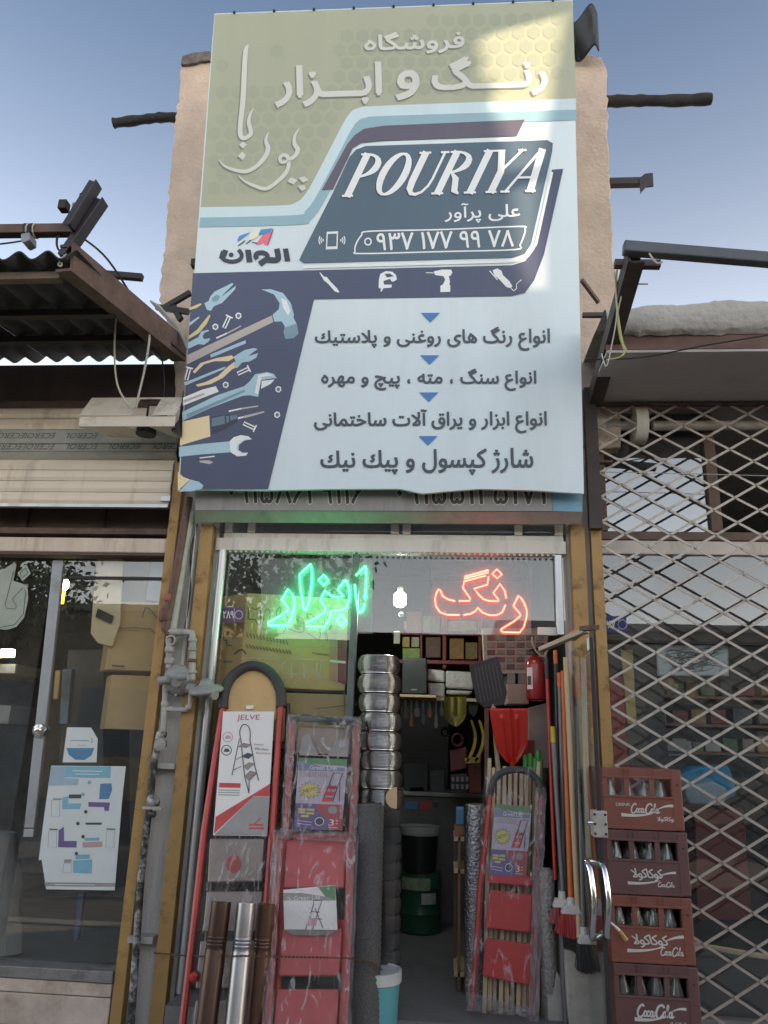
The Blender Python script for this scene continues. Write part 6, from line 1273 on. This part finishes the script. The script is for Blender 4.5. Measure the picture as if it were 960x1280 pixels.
MB().box((at(534, 872, 1.12).x, 1.12, at(560, 876, 1.12).z), (at(596, 872, 1.12).x, 1.5, at(560, 872, 1.12).z)).build('wall_shelf', M_pine, label='pale board under the film wrapped parcels', cat='shelf')
# brass scoop hanging
bs = thing('spade', 'olive metal spade blade hanging below the wrapped parcels', 'spade', at(570, 908, 1.1)); PBs = flat(1.05)
b = MB()
def spd(u, v):
    w_ = 14*(1 if v < .5 else math.cos((v-.5)*math.pi*.98)**.6+.001); x = 569+(u-.5)*2*w_; y = 871+v*37
    return PBs(x, y, .03*(u-.5)**2*4-.02+.012*math.exp(-((u-.5)/.08)**2)*(v < .6))
b.grid(spd, 14, 14); b.build('blade', mat('spade_olive', (.30, .28, .07), .25, .7, var=.2, dirt=.3), bs, smooth=True)
b = MB(); put_text(b, PBs, 'SAD', [(561, 895), (574, 895), (574, 900), (561, 900)], .02, .01); b.build('stamp', M_pdark, bs)
bs2 = thing('spade', 'dark spade blade hanging right of the olive spade', 'spade', at(592, 895, 1.2)); b = MB(); b.slab(flat(1.2), [(584, 874), (598, 874), (597, 890), (592, 896), (586, 890)], 0, .004); b.build('blade', mat('spade_dark', (.05, .055, .03), .4, .4), bs2)
hk2 = thing('pruning_saw', 'black and yellow curved saws hanging in the dark doorway', 'saw', at(592, 955, 1.1)); PHk = flat(1.1)
for dx in (0, 10): b = MB(); b.ribbon(PHk, bez([(589+dx, 900), (594+dx, 918), (592+dx, 935), (584+dx, 952)], 5), [2, 3, 3, 3, 3.5, 3.5, 3.5, 4, 4, 4, 4, 4, 4, 3.5, 3, 2], 0); b.build('blade', mat('saw_yellow', (.4, .27, .02), .4), hk2)
plate(PHk, [(580, 948), (602, 945), (600, 954), (582, 955)], .0, .02, mat('saw_card', (.28, .2, .05), .5), 'card', hk2)
for i, (q, c_, lb) in enumerate((([(562, 938), (583, 934), (584, 960), (563, 965)], (.17, .03, .035), 'dark red carton low in the doorway'), ([(585, 956), (602, 954), (602, 990), (586, 992)], (.16, .035, .03), 'dark red carton below the yellow saws'), ([(563, 968), (584, 966), (584, 990), (563, 992)], (.05, .045, .045), 'black tray of small parts in the doorway'))):
    b = MB(); b.slab(flat(1.25), q, 0, .2); b.build('stock_box', mat('lowbox%d' % i, c_, .5, var=.3, scale=30), label=lb, cat='box', bev=.004)
for r_ in range(2):
    for c_ in range(4):
        p = at(566+c_*6, 974+r_*9, 1.22); b = MB(); b.lathe(p, [(.009, -.014), (.01, .01), (.006, .014)], 8); b.build('small_jar', M_pgrey, smooth=True, label=('leftmost', 'second', 'third', 'rightmost')[c_]+' tiny grey jar in the '+('upper', 'lower')[r_]+' row on the black tray', cat='jar', group='tiny jars on the tray')
# counter
cn = thing('counter', 'grey counter front with a pale top deep in the shop', 'counter', at(540, 1150, 1.9))
MB().box((-.1, 1.75, FL), (.72, 2.2, at(530, 995, 1.75).z)).build('front', mat('counter_grey', (.15, .145, .14), .6, var=.15), cn); MB().box((-.12, 1.72, at(530, 995, 1.72).z), (.74, 2.25, at(530, 992, 1.72).z+.01)).build('top', mat('counter_top', (.4, .39, .37), .5), cn, bev=.003)
for q, m in ((((507, 1002), (522, 1002), (521, 1012), (506, 1011)), M_pblue), (((525, 1002), (540, 1001), (539, 1011), (524, 1012)), M_pred), (((541, 1003), (548, 1003), (547, 1010), (541, 1009)), M_pdark)): art(flat(1.745), cn, m, list(q), 0, 'sticker')
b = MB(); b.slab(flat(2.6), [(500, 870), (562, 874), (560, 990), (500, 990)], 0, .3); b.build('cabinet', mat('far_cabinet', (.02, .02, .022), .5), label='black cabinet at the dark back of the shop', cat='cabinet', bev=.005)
# buckets
pb_ = thing('paint_pail', 'black paint pail with a pale rim on the green drum', 'pail', at(525, 1090, 1.45)); p = at(525, 1032, 1.42); q = at(525, 1088, 1.42); h = p.z-q.z
b = MB(); b.lathe((p.x, p.y, q.z), [(.10, 0), (.118, h*.9)], 26); b.build('body', mat('pail_black', (.02, .02, .021), .35), pb_, smooth=True); b = MB(); b.lathe((p.x, p.y, q.z), [(.122, h*.8), (.126, h*.82), (.126, h), (.112, h), (.11, h*.95), (.01, h*.93)], 26, caps=False); b.build('rim', mat('rim_pale', (.4, .4, .38), .4), pb_, smooth=True)
gd = thing('drum', 'dark green drum with pale labels standing on the shop floor', 'drum', Vector((p.x+.005, 1.46, FL))); z1 = q.z-.004
b = MB(); hh_ = z1-FL; b.lathe((p.x+.005, 1.46, FL), [(.118, 0), (.128, .01), (.128, hh_*.3), (.132, hh_*.33), (.128, hh_*.36), (.128, hh_*.72), (.134, hh_*.75), (.13, hh_*.79), (.124, hh_)], 28); b.build('body', mat('drum_green', (.025, .09, .055), .35, var=.15, dirt=.3), gd, smooth=True)
for a0, a1, v0, v1, m in ((-.9, .5, .72, .92, mat('drum_label', (.25, .29, .2), .5, var=.4, scale=40)), (.1, .8, .5, .68, mat('drum_label2', (.42, .42, .4), .5, var=.3, scale=40))):
    b = MB(); b.grid(lambda u, v: Vector((p.x+.005+.1365*math.sin(a0+(a1-a0)*u), 1.46-.1365*math.cos(a0+(a1-a0)*u), FL+hh_*(v0+(v1-v0)*v))), 10, 2); b.build('label', m, gd, smooth=True)
# small rack right of the passage
rk = thing('wooden_rack', 'slim wooden rack beside the silver foil roll', 'rack', at(572, 1240, .5))
M_rkw = mat('rack_wood', (.22, .12, .08), .6, var=.2)
for x0_, Y in ((567, .55), (572, .3)): MB().box((at(x0_, 1100, Y).x, Y, FL), (at(x0_+4, 1100, Y).x, Y+.03, at(570, 1042, Y).z)).build('post', M_rkw, rk, bev=.002)
for y in (1046, 1086, 1215): 
    a = at(570, y, .3); MB().box((a.x-.01, .3, a.z-.02), (a.x+.3, .6, a.z)).build('shelf', M_pine, rk, bev=.002)
for q, m, lb in (([(568, 1032), (580, 1032), (580, 1045), (568, 1045)], mat('toolcase_orange', (.35, .16, .06), .5), 'small orange box on top of the wooden rack'), ([(570, 1010), (580, 1010), (580, 1031), (570, 1031)], M_pblue, 'small blue packet on top of the wooden rack')):
    b = MB(); b.slab(flat(.33), q, 0, .1); b.build('packet', m, label=lb, cat='box', bev=.003)
# goods against the right inner wall
for i, (q, Y, c_, lb) in enumerate((([(633, 855), (660, 855), (661, 880), (634, 880)], .55, (.5, .36, .3), 'pink beige carton behind the dark scoop'), ([(634, 842), (644, 842), (644, 855), (634, 855)], .6, (.3, .28, .26), 'grey box above the pink beige carton'), ([(648, 842), (658, 842), (658, 855), (648, 855)], .6, (.28, .26, .24), 'grey box beside the fire extinguisher'), ([(660, 885), (686, 878), (688, 960), (662, 960)], .5, (.42, .36, .33), 'pale gridded carton behind the green grips'), ([(660, 925), (668, 925), (668, 945), (660, 945)], .45, (.3, .03, .03), 'small red box behind the green grips'))):
    b = MB(); b.slab(flat(Y), q, 0, .2); b.build('stock_box', mat('rightbox%d' % i, c_, .6, var=.15), label=lb, cat='box', bev=.004)
b = MB(); b.slab(flat(.5), [(606, 885), (611, 885), (611, 1000), (606, 1000)], 0, .04); b.build('upright_plank', M_rkw, label='brown plank upright left of the red shovel', cat='plank')

# ================================================================== LEFT SHOP WINDOW
PLg = flat(.092); cw = crop(0, 680, 4.364); stk = thing('window_lettering', 'large pale cut-out letters stuck on the left shop window', 'sticker', at(15, 790, .09))
M_stk = mat('sticker_pale', (.36, .40, .33), .6); M_stkd = mat('sticker_line', (.06, .07, .06), .6)
art(PLg, stk, M_stk, cw((-60, 190), (0, 150), (80, 100), (90, 112), (72, 200), (110, 212), (150, 230), (154, 300), (132, 400), (90, 452), (40, 468), (-60, 460)), .002, 'letter'); art(PLg, stk, M_stk, cw((95, 158), (145, 112), (168, 160), (122, 204)), .002, 'letter_dot')
line(PLg, stk, M_stkd, [(cw((74, 150), (28, 330), (34, 350), (80, 355), (90, 340), (68, 300), (124, 238), (140, 260), (128, 380), (80, 440), (0, 455)), .9), (cw((108, 158), (140, 130), (152, 158), (122, 184), (108, 158)), .8)], .003, 'letter_outline')
po = thing('window_poster', 'large pale infographic poster taped inside the left shop window', 'poster', at(105, 1112, .09)); cpz = crop(40, 890, 5.336)
plate(PLg, cpz((128, 358), (626, 362), (600, 600), (552, 1190), (94, 1182), (64, 985), (44, 990), (80, 700)), .002, .001, mat('poster_pale', (.68, .72, .71), .5, var=.05), 'sheet', po, 0); po = po.children[0]
for m, q in ((M_pteal, ((220, 362), (526, 364), (522, 440), (222, 436))), (mat('print_sky', (.35, .46, .55), .5), ((128, 362), (218, 362), (222, 440), (312, 446), (304, 488), (112, 490))), (M_pteal, ((205, 570), (245, 560), (240, 610), (330, 610), (318, 648), (200, 648))), (M_pdark, ((246, 550), (330, 550), (328, 576), (246, 576))), (M_pblue, ((455, 478), (530, 476), (534, 520), (512, 580), (448, 582))), (M_ppurple, ((376, 600), (520, 604), (510, 660), (484, 660), (480, 634), (376, 632))), (M_ppurple, ((178, 790), (212, 764), (214, 860), (298, 860), (296, 904), (174, 902))), (M_pteal, ((352, 840), (450, 838), (448, 858), (352, 860))), (M_ppink, ((336, 868), (470, 864), (468, 900), (338, 904))), (M_pteal, ((290, 952), (386, 950), (384, 980), (290, 982))), (M_pteal, ((274, 990), (402, 984), (398, 1078), (274, 1074))), (M_pdark, ((356, 738), (466, 738), (464, 752), (358, 752))), (M_pgrey, ((80, 1136), (556, 1140), (554, 1166), (90, 1162))), (M_pdark, ((140, 578), (198, 578), (198, 584), (140, 584))), (M_pdark, ((116, 778), (172, 780), (172, 788), (116, 786))), (M_pdark, ((496, 776), (556, 778), (556, 786), (496, 784))), (M_pgrey, ((214, 984), (264, 982), (264, 1004), (214, 1006)))): art(PLg, po, m, cpz(*q), .003)
line(PLg, po, M_paper, [(cpz((270, 392), (470, 396)), 1), (cpz((290, 414), (450, 416)), .9), (cpz((150, 1150), (420, 1154)), .7)], .004, 'printed_text'); [line(PLg, po, M_pgrey, [q_], .003, 'printed_frame', True) for q_ in [(cpz((130, 590), (186, 592), (182, 700), (128, 698)), .6), (cpz((112, 792), (166, 794), (162, 904), (106, 900)), .6), (cpz((500, 790), (550, 792), (546, 904), (492, 902)), .6), (cpz((212, 1010), (262, 1010), (260, 1074), (206, 1072)), .6)]]
for x, y in ((382, 470), (340, 548), (358, 666), (306, 744), (340, 832), (296, 944)): (xx, yy), = cpz((x, y)); art(PLg, po, M_pdark if y > 560 else M_pteal, [(xx+2.2*math.cos(R(45*k)), yy+2.4*math.sin(R(45*k))) for k in range(8)], .0042)
po2 = thing('window_poster', 'small sticker with a blue half circle above the large poster', 'poster', at(103, 952, .09)); plate(PLg, cpz((234, 102), (394, 104), (438, 180), (430, 336), (204, 336)), .002, .001, mat('poster_pale', (.68, .72, .71), .5), 'sheet', po2, 0); po2 = po2.children[0]
art(PLg, po2, M_pblue, cpz((230, 240), (416, 240), (396, 290), (350, 320), (290, 318), (244, 284)), .003); line(PLg, po2, M_pgrey, [(cpz((258, 190), (380, 192)), 1.2), (cpz((300, 222), (360, 222)), .6), (bez(cpz((396, 172), (402, 190), (394, 208)), 3), 1)], .003, 'printed_text')
# things inside the left shop
def lbox(name, q, Y, th, m, label, cat, bev=.004):
    b = MB(); b.slab(flat(Y), q, 0, th); return b.build(name, m, label=label, cat=cat, bev=bev)
lbox('beige_board', [(122, 690), (154, 690), (150, 780), (140, 808), (122, 804), (113, 792), (116, 750)], .14, .01, mat('board_beige', (.8, .62, .36), .7, var=.12), 'beige board with rounded foot inside the left shop window', 'board')
lbox('dark_notice', [(122, 760), (142, 770), (139, 780), (119, 771)], .125, .004, M_dsteel, 'small dark notice pinned on the beige board', 'notice')
lo = carton('tan carton with faint sketches standing behind the yellow post', at(136, 800, .17), at(130, 800, .3), at(214, 800, .19), at(160, 752, .17).z, at(160, 838, .17).z)[0]
line(flat(.16), lo, M_mark, [([(150, 783), (150, 785), (175, 785), (188, 786), (194, 791)], 1.1), (bez([(178, 772), (182, 760), (190, 764), (196, 772), (206, 768)], 3), 1), ([(140, 832), (156, 833)], 2)], .004, 'sketched_lettering')
carton('lower tan carton with banded front under the sketched tan carton', at(136, 870, .17), at(130, 870, .3), at(214, 870, .19), at(160, 844, .17).z, at(160, 912, .17).z)
lbox('steel_case', [(152, 690), (190, 692), (178, 776), (147, 776)], .2, .12, mat('case_taupe', (.2, .17, .14), .5, .2), 'taupe metal case beside the beige board', 'case')
lbox('glass_sheet', [(190, 692), (206, 692), (204, 752), (182, 750)], .18, .01, mat('sheet_blue', (.33, .38, .43), .4), 'pale blue sheet next to the taupe case', 'sheet')
ty = thing('lamp_tube', 'yellow lit lamp tube hanging inside the left shop', 'lamp', at(75, 754, .5)); plate(flat(.5), [(73, 724), (81, 724), (77, 754), (69, 754)], 0, .03, glow('lamp_yellow', (1, .78, .05), 1.1), 'tube', ty); b = MB(); b.lathe(at(82, 731, .5), [(.008, -.03), (.018, -.015), (.018, .015), (.008, .03)], 12); b.build('bulb', glow('lamp_warm', (1, .95, .7), 6), ty, smooth=True); b = MB(); b.tube([tuple(at(83, 712, .5)), tuple(at(84, 690, .5))], .002, 5); b.build('wire', M_cable_b, ty)
b = MB(); b.lathe(at(83, 713, .5), [(.004, -.014), (.014, 0), (.004, .014)], 12); b.build('ball', M_chrome, ty, smooth=True)
tw = thing('lamp_tube', 'white lit lamp low at the left edge of the left shop window', 'lamp', at(5, 824, .6)); plate(flat(.6), [(1, 811), (15, 811), (14, 821), (0, 821)], 0, .04, glow('lamp_white', (1, 1, .8), 5), 'tube', tw); plate(flat(.61), [(-10, 812), (0, 812), (0, 822), (-10, 822)], 0, .03, glow('lamp_yellow', (1, .78, .05), 1.1), 'end', tw)
lbox('machine', [(-20, 830), (20, 830), (18, 842), (-20, 842)], .7, .3, M_pgrey, 'grey machine top under the white lit lamp', 'machine')
lbox('counter_block', [(-30, 880), (14, 882), (10, 905), (-30, 905)], .8, .4, M_pgrey, 'pale block behind the left shop door stile', 'block')
lbox('blue_upright', [(78, 836), (90, 836), (84, 905), (74, 905)], .8, .05, mat('upright_blue', (.2, .25, .3), .6), 'blue grey upright inside the left shop', 'upright')
lbox('tan_strip', [(69, 838), (76, 838), (72, 874), (66, 874)], .75, .02, M_card, 'narrow tan strip inside the left shop', 'strip')
lbox('blue_stand', [(97, 1118), (105, 1116), (97, 1176), (91, 1178)], .5, .03, mat('leg_blue', (.08, .13, .26), .5), 'blue stand below the large poster inside the left shop', 'stand')
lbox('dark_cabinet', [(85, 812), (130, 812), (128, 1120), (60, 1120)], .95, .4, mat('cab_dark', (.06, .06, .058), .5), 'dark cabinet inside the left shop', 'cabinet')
b = MB()
def sack(u, v):
    a = u*2*math.pi; p = at(2, 1190-150*v, .4); r = .12*(1-.25*v**3)*(1+.12*mnoise.noise(Vector((math.cos(a)*2, math.sin(a)*2, v*4)))); return Vector((p.x-.02+r*math.cos(a), p.y+r*.7*math.sin(a), p.z))
b.grid(sack, 28, 14); b.build('sack', mat('sack_grey', (.27, .26, .24), .8, var=.15, bump=.3), smooth=True, label='grey sack inside the left shop at the window corner', cat='sack')

# ================================================================== BEHIND THE LATTICE GRILLE
def rbox(name, q, Y, th, c_, label, cat, var=.15, bev=.004, rough=.6):
    b = MB(); b.slab(flat(Y), q, 0, th); return b.build(name, mat('r_'+name+'_'+str(int(q[0][0]))+'_'+str(int(q[0][1])), c_, rough, var=var, scale=12), label=label, cat=cat, bev=bev)
rbox('blue_bag', [(846, 968), (870, 958), (912, 956), (924, 992), (905, 1004), (862, 1002)], .19, .12, (.03, .30, .52), 'bright blue bag behind the lattice grille', 'bag', .3, .02)
rbox('grey_bundle', [(855, 984), (890, 976), (910, 986), (905, 1008), (860, 1004)], .165, .02, (.3, .38, .46), 'grey blue bundle in front of the blue bag', 'bundle', .3, .02)
rbox('drinks_fridge', [(868, 1012), (930, 1012), (940, 1150), (872, 1150)], .3, .4, (.16, .03, .025), 'dark red fridge behind the grille', 'fridge')
rbox('tan_board', [(776, 812), (791, 812), (796, 905), (784, 905)], .2, .02, (.6, .42, .16), 'narrow tan board leaning behind the grille', 'board')
rbox('red_cloth', [(762, 846), (778, 846), (786, 960), (766, 960)], .18, .04, (.3, .04, .035), 'dark red cloth strip behind the grille beside the yellow post', 'cloth', .3)
nt = thing('framed_notice', 'pale framed notice with scribbled marks behind the grille', 'notice', at(864, 845, .16)); PNt = flat(.16)
plate(PNt, [(820, 805), (910, 804), (911, 845), (822, 845)], 0, .006, mat('notice_pale', (.62, .66, .68), .4, var=.15), 'sheet', nt, .001); rnd = random.Random(8); line(PNt, nt, M_pdark, [(bez([(830+rnd.uniform(0, 74), 810+rnd.uniform(0, 30)) for _ in range(4)], 3), .7) for k in range(22)], .001, 'scribble'); line(PNt, nt, M_pgrey, [([(821, 806), (909, 805), (910, 844), (823, 844)], 1.4)], .0032, 'frame', True)
tb = thing('plush_toy', 'small yellow soft toy on the shelf behind the grille', 'toy', at(836, 866, .22)); p = at(836, 852, .22)
for dx, dz, r in ((0, 0, .026), (-.02, .026, .016), (.022, .02, .014), (.03, -.02, .016), (-.014, -.022, .018)):
    b = MB(); b.lathe(p+Vector((dx, 0, dz)), [(r*math.sin(a), -r*math.cos(a)) for a in [k*math.pi/8 for k in range(1, 8)]], 12); b.build('lump', mat('toy_yellow', (.42, .32, .14), .9, var=.2), tb, smooth=True)
shf = thing('shelf_unit', 'brown stocked shelves in the dim shop behind the grille', 'shelf', at(880, 1000, .9))
for y in (870, 905, 940): a = at(880, y, .3); MB().box((1.25, .3, a.z-.012), (3.2, .7, a.z)).build('board', M_rkw, shf)
rnd = random.Random(12); nb = 0
for y, Yv, shn in ((870, .34, 'top'), (905, .34, 'middle'), (940, .34, 'bottom')):
    x = 790; kk = -1
    while x < 960:
        kk += 1; w_ = rnd.uniform(14, 24); h_ = rnd.uniform(10, 24); cn_, c_ = rnd.choice([('dark red', (.2, .05, .04)), ('beige', (.3, .26, .2)), ('black', (.1, .1, .1)), ('tan', (.3, .2, .08)), ('olive', (.12, .16, .1)), ('pale', (.35, .34, .3))])
        a = at(x, y-.3, Yv); c2_ = at(x+w_, y-.3, Yv); zt_ = at(x, y-h_, Yv).z; MB().box((a.x, Yv, a.z), (c2_.x, Yv+.12, zt_)).build('stock_box', mat('rs_'+cn_, c_, .6, var=.2), bev=.004, label='dim '+cn_+' box, '+ORD[min(8, kk)]+' from the left on the '+shn+' shelf behind the grille', cat='box', group='dim goods behind the grille'); nb += 1
        x += w_+rnd.uniform(1, 9)
b = MB(); p = at(905, 905, .5); b.lathe(p, [(.02, -.04), (.03, -.02), (.03, .02), (.012, .04)], 12); b.build('enamel_jug', mat('jug_pale', (.4, .4, .38), .4), smooth=True, label='pale jug behind the grille above the blue bag', cat='jug')
rbox('perforated_tray', [(830, 926), (864, 926), (866, 945), (832, 945)], .3, .1, (.3, .3, .29), 'pale perforated tray behind the grille left of the blue bag', 'tray')

# more stock hanging in the doorway gloom
M_tool = mat('hung_tool', (.05, .048, .05), .4, .5, var=.3); rnd = random.Random(31)
for i, (x, y0, y1, wd) in enumerate(((507, 872, 900, 5), (514, 872, 910, 4), (521, 873, 897, 6), (529, 873, 906, 4), (537, 874, 898, 5), (545, 875, 911, 4), (552, 876, 896, 5))):
    o = thing('hung_tool', ORD[i]+' dark tool from the left hanging under the loudspeaker board', 'tool', at(x, y1, 1.0), 'dark tools hanging under the board'); P = flat(1.0)
    b = MB(); b.slab(P, [(x-.8, y0), (x+.8, y0), (x+1.2, y0+(y1-y0)*.5), (x-1.2, y0+(y1-y0)*.5)], 0, .012); b.build('shaft', M_tool, o)
    b = MB(); b.slab(P, [(x-wd/2, y0+(y1-y0)*.5), (x+wd/2, y0+(y1-y0)*.5), (x+wd*.7, y1-3), (x+wd*.2, y1), (x-wd*.4, y1-1), (x-wd*.7, y1-5)], .004, .014); b.build('head', mat('hung_head%d' % (i % 3), [(.03, .03, .032), (.12, .03, .02), (.09, .085, .07)][i % 3], .4), o, bev=.003)
for i, (x, y0, r) in enumerate(((572, 925, 9), (556, 915, 7))):
    o = at(x, y0, 1.15); b = MB()
    for k in range(4): b.tube([(o.x+(r-k*.8)/260*math.cos(t), 1.15+.01*k, o.z+(r-k*.8)/240*math.sin(t)) for t in [j*.4 for j in range(16)]], .004, 5, True)
    b.build('cable_coil', M_cable_b if i else mat('coil_red', (.16, .03, .03), .5), smooth=True, label=('dark red' if i == 0 else 'black')+' coil of cable hanging in the dark doorway', cat='cable')
for i, (q, c_, lb) in enumerate((([(505, 955), (535, 954), (535, 990), (505, 991)], (.05, .05, .055), 'black machine on the counter at the back'), ([(538, 962), (556, 961), (556, 990), (538, 991)], (.10, .10, .11), 'grey scale on the counter at the back'), ([(512, 984), (530, 983), (530, 992), (512, 993)], (.4, .4, .4), 'white papers on the counter at the back'))):
    b = MB(); b.slab(flat(1.8), q, 0, .18); b.build('counter_item', mat('counter_item%d' % i, c_, .5, var=.2), label=lb, cat='item', bev=.004)
for i, (q, c_, lb) in enumerate((([(508, 764), (526, 764), (526, 790), (508, 790)], (.3, .1, .05), 'orange box on the upper back shelf'), ([(529, 770), (550, 770), (550, 791), (529, 791)], (.2, .22, .1), 'green tin on the upper back shelf'))):
    b = MB(); b.slab(flat(1.58), q, 0, .15); b.build('stock_box', mat('upper_stock%d' % i, c_, .5, var=.3, scale=20), label=lb, cat='box', bev=.004)

# ================================================================== ACROSS THE STREET (behind the viewer: it shades the front and stands in the glass)
M_brick = mat('street_brick', (.34, .25, .16), .9, var=.15, scale=3, dirt=.4, dcol=(.2, .15, .1)); M_render = mat('street_render', (.42, .37, .3), .9, var=.12, scale=2, dirt=.4, dcol=(.25, .2, .16)); M_metal_door = mat('street_door', (.10, .12, .15), .6)
def house(x0, x1, y0, y1, h, m, label, doors):
    o = thing('street_house', label, 'building', ((x0+x1)/2, (y0+y1)/2, 0), 'low buildings across the street')
    MB().box((x0, y0, 0), (x1, y1, h)).build('wall', m, o); MB().box((x0-.1, y0-.1, h+.002), (x1+.1, y1+.12, h+.16)).build('roof', M_conc, o)
    for a, c, z0, z1 in doors: MB().box((x0+a, y1+.003, z0), (x0+c, y1+.05, z1)).build('door' if z0 < .2 else 'window', M_metal_door, o)
house(-19, -11.2, -19, -13, 3.4, M_render, 'cream rendered low building far left across the street', [(1, 4, .02, 2.6), (5, 7, .9, 2.2)])
house(-11, -4.6, -19, -13, 4.0, M_brick, 'tan brick low building left across the street', [(1, 2.4, .02, 2.4), (3.4, 5.4, .9, 2.3)])
house(-4.4, 1.4, -19, -13, 3.3, M_brick, 'tan brick low building straight across the street', [(.6, 3.2, .02, 2.6), (4, 5.2, .02, 2.3)])
house(1.6, 7.5, -19, -13, 3.8, M_render, 'cream rendered low building right across the street', [(.8, 2.2, .02, 2.4), (3, 5.2, .9, 2.3)])
house(7.7, 16, -19, -13, 3.2, M_brick, 'tan brick low building far right across the street', [(1, 4, .02, 2.5)])
M_leaf = mat('leaf', (.055, .085, .03), .7, var=.4, scale=3); M_bark = mat('bark', (.10, .075, .055), .9, var=.3, bump=.5)
def tree(x, y, h, r, label, seed):
    rnd = random.Random(seed); o = thing('street_tree', label, 'tree', (x, y, 0), 'trees across the street'); b = MB(); top = Vector((x, y, h*.55)); b.tube([(x, y, 0), (x+.05, y, h*.3), tuple(top)], [.16, .13, .09], 9); tips = []
    for k in range(9):
        a = k*2.4; t_ = Vector((x+r*.65*math.cos(a)*rnd.uniform(.5, 1), y+r*.65*math.sin(a)*rnd.uniform(.5, 1), h*rnd.uniform(.6, .92))); b.tube([tuple(top-Vector((0, 0, h*.12))), tuple((top+t_)/2+Vector((0, 0, .15))), tuple(t_)], [.07, .04, .015], 6); tips.append(t_)
    b.build('trunk', M_bark, o, smooth=True); b = MB()
    for t_ in tips:
        for k in range(170):
            p = t_+Vector((rnd.gauss(0, r*.24), rnd.gauss(0, r*.24), rnd.gauss(0, r*.2))); u = Vector((rnd.uniform(-1, 1), rnd.uniform(-1, 1), rnd.uniform(-1, 1))).normalized()*.09; v = u.cross(Vector((rnd.uniform(-1, 1), rnd.uniform(-1, 1), rnd.uniform(-1, 1)))).normalized()*.05; b.add([p-u, p+v, p+u, p-v], [(0, 1, 2, 3)])
    b.build('crown', M_leaf, o, kind='stuff')
tree(-3.2, -10.8, 5.6, 1.9, 'leafy street tree left of the viewer across the street', 4); tree(8.6, -11.5, 5.2, 1.9, 'leafy street tree right of the viewer across the street', 8); tree(-8.5, -11, 5.0, 1.7, 'leafy street tree far left across the street', 15)
# unseen blocks added towards the evening sun; their slit shapes the sign's sun patch
TH = 10.0
hs = Vector((to_sun.x, to_sun.y, 0)).normalized(); tt = Vector((0, 0, 1)).cross(hs).normalized(); tt = tt if tt.y > 0 else -tt
Oc = Vector((.1, -.35, 0)); DS = 12.0
def shade(px, py):
    """where the ray from this spot of the sign towards the sun meets the corner buildings' front: (along, height)"""
    p = SP(px, py); k = (DS-(p-Oc).dot(hs))/to_sun.dot(hs); q = p+to_sun*k; return (q-Oc).dot(tt), q.z
def wp(a, z): return Oc+hs*DS+tt*a+Vector((0, 0, z))
lit_l = [(606, 26), (596, 60), (606, 72), (598, 92), (618, 104), (614, 130), (628, 170), (633, 215), (641, 260), (646, 320), (658, 352), (680, 368), (686, 394)]
lit_r = [(705, 20), (707, 150), (711, 300), (715, 394)]
L_ = [shade(*p) for p in lit_l]; R_ = [shade(*p) for p in lit_r]
zlo = min(L_[-1][1], R_[-1][1]); zhi = max(L_[0][1], R_[0][1]); swap = L_[0][0] > R_[0][0]
aL = L_ if not swap else R_; aR = R_ if not swap else L_
cb = thing('shading_block', 'tall rendered block added beyond the right edge to shade the shop front', 'building', wp(-2.5, 0))
b = MB(); b.prism([wp(-2.1, 0), wp(aL[-1][0], 0)]+[wp(a, z) for a, z in aL[::-1]]+[wp(aL[0][0], TH), wp(-2.1, TH)], hs*2.5); b.build('wall', M_render, cb)
cb2 = thing('shading_block', 'tall brick block added beside the rendered one to shade the shop front', 'building', wp(2.5, 0))
b = MB(); b.prism([wp(2.5, 0), wp(aR[-1][0], 0)]+[wp(a, z) for a, z in aR[::-1]]+[wp(aR[0][0], TH), wp(2.5, TH)], hs*2.5); b.build('wall', M_brick, cb2)
b = MB(); b.prism([wp(aL[-1][0]-.02, 0), wp(aR[-1][0]+.02, 0), wp(aR[-1][0]+.02, zlo), wp(aL[-1][0]-.02, zlo)], hs*.2); b.build('slit_foot', M_brick, label='low wall added to end the sun slit between the two shading blocks', cat='wall')
b = MB(); b.prism([wp(aL[0][0]-.03, zhi), wp(aR[0][0]+.03, zhi), wp(aR[0][0]+.03, TH-.1), wp(aL[0][0]-.03, TH-.1)], hs*.3); b.build('slit_cap', M_render, label='high wall added to cap the sun slit between the two shading blocks', cat='wall')
pz = shade(690, 213); b = MB(); b.bar(wp(aL[0][0]-.1, pz[1]), wp(aR[0][0]+.1, pz[1]), .06, .09); b.build('slit_pipe', M_dsteel, label='unseen dark pipe crossing the slit between the shading blocks', cat='pipe')
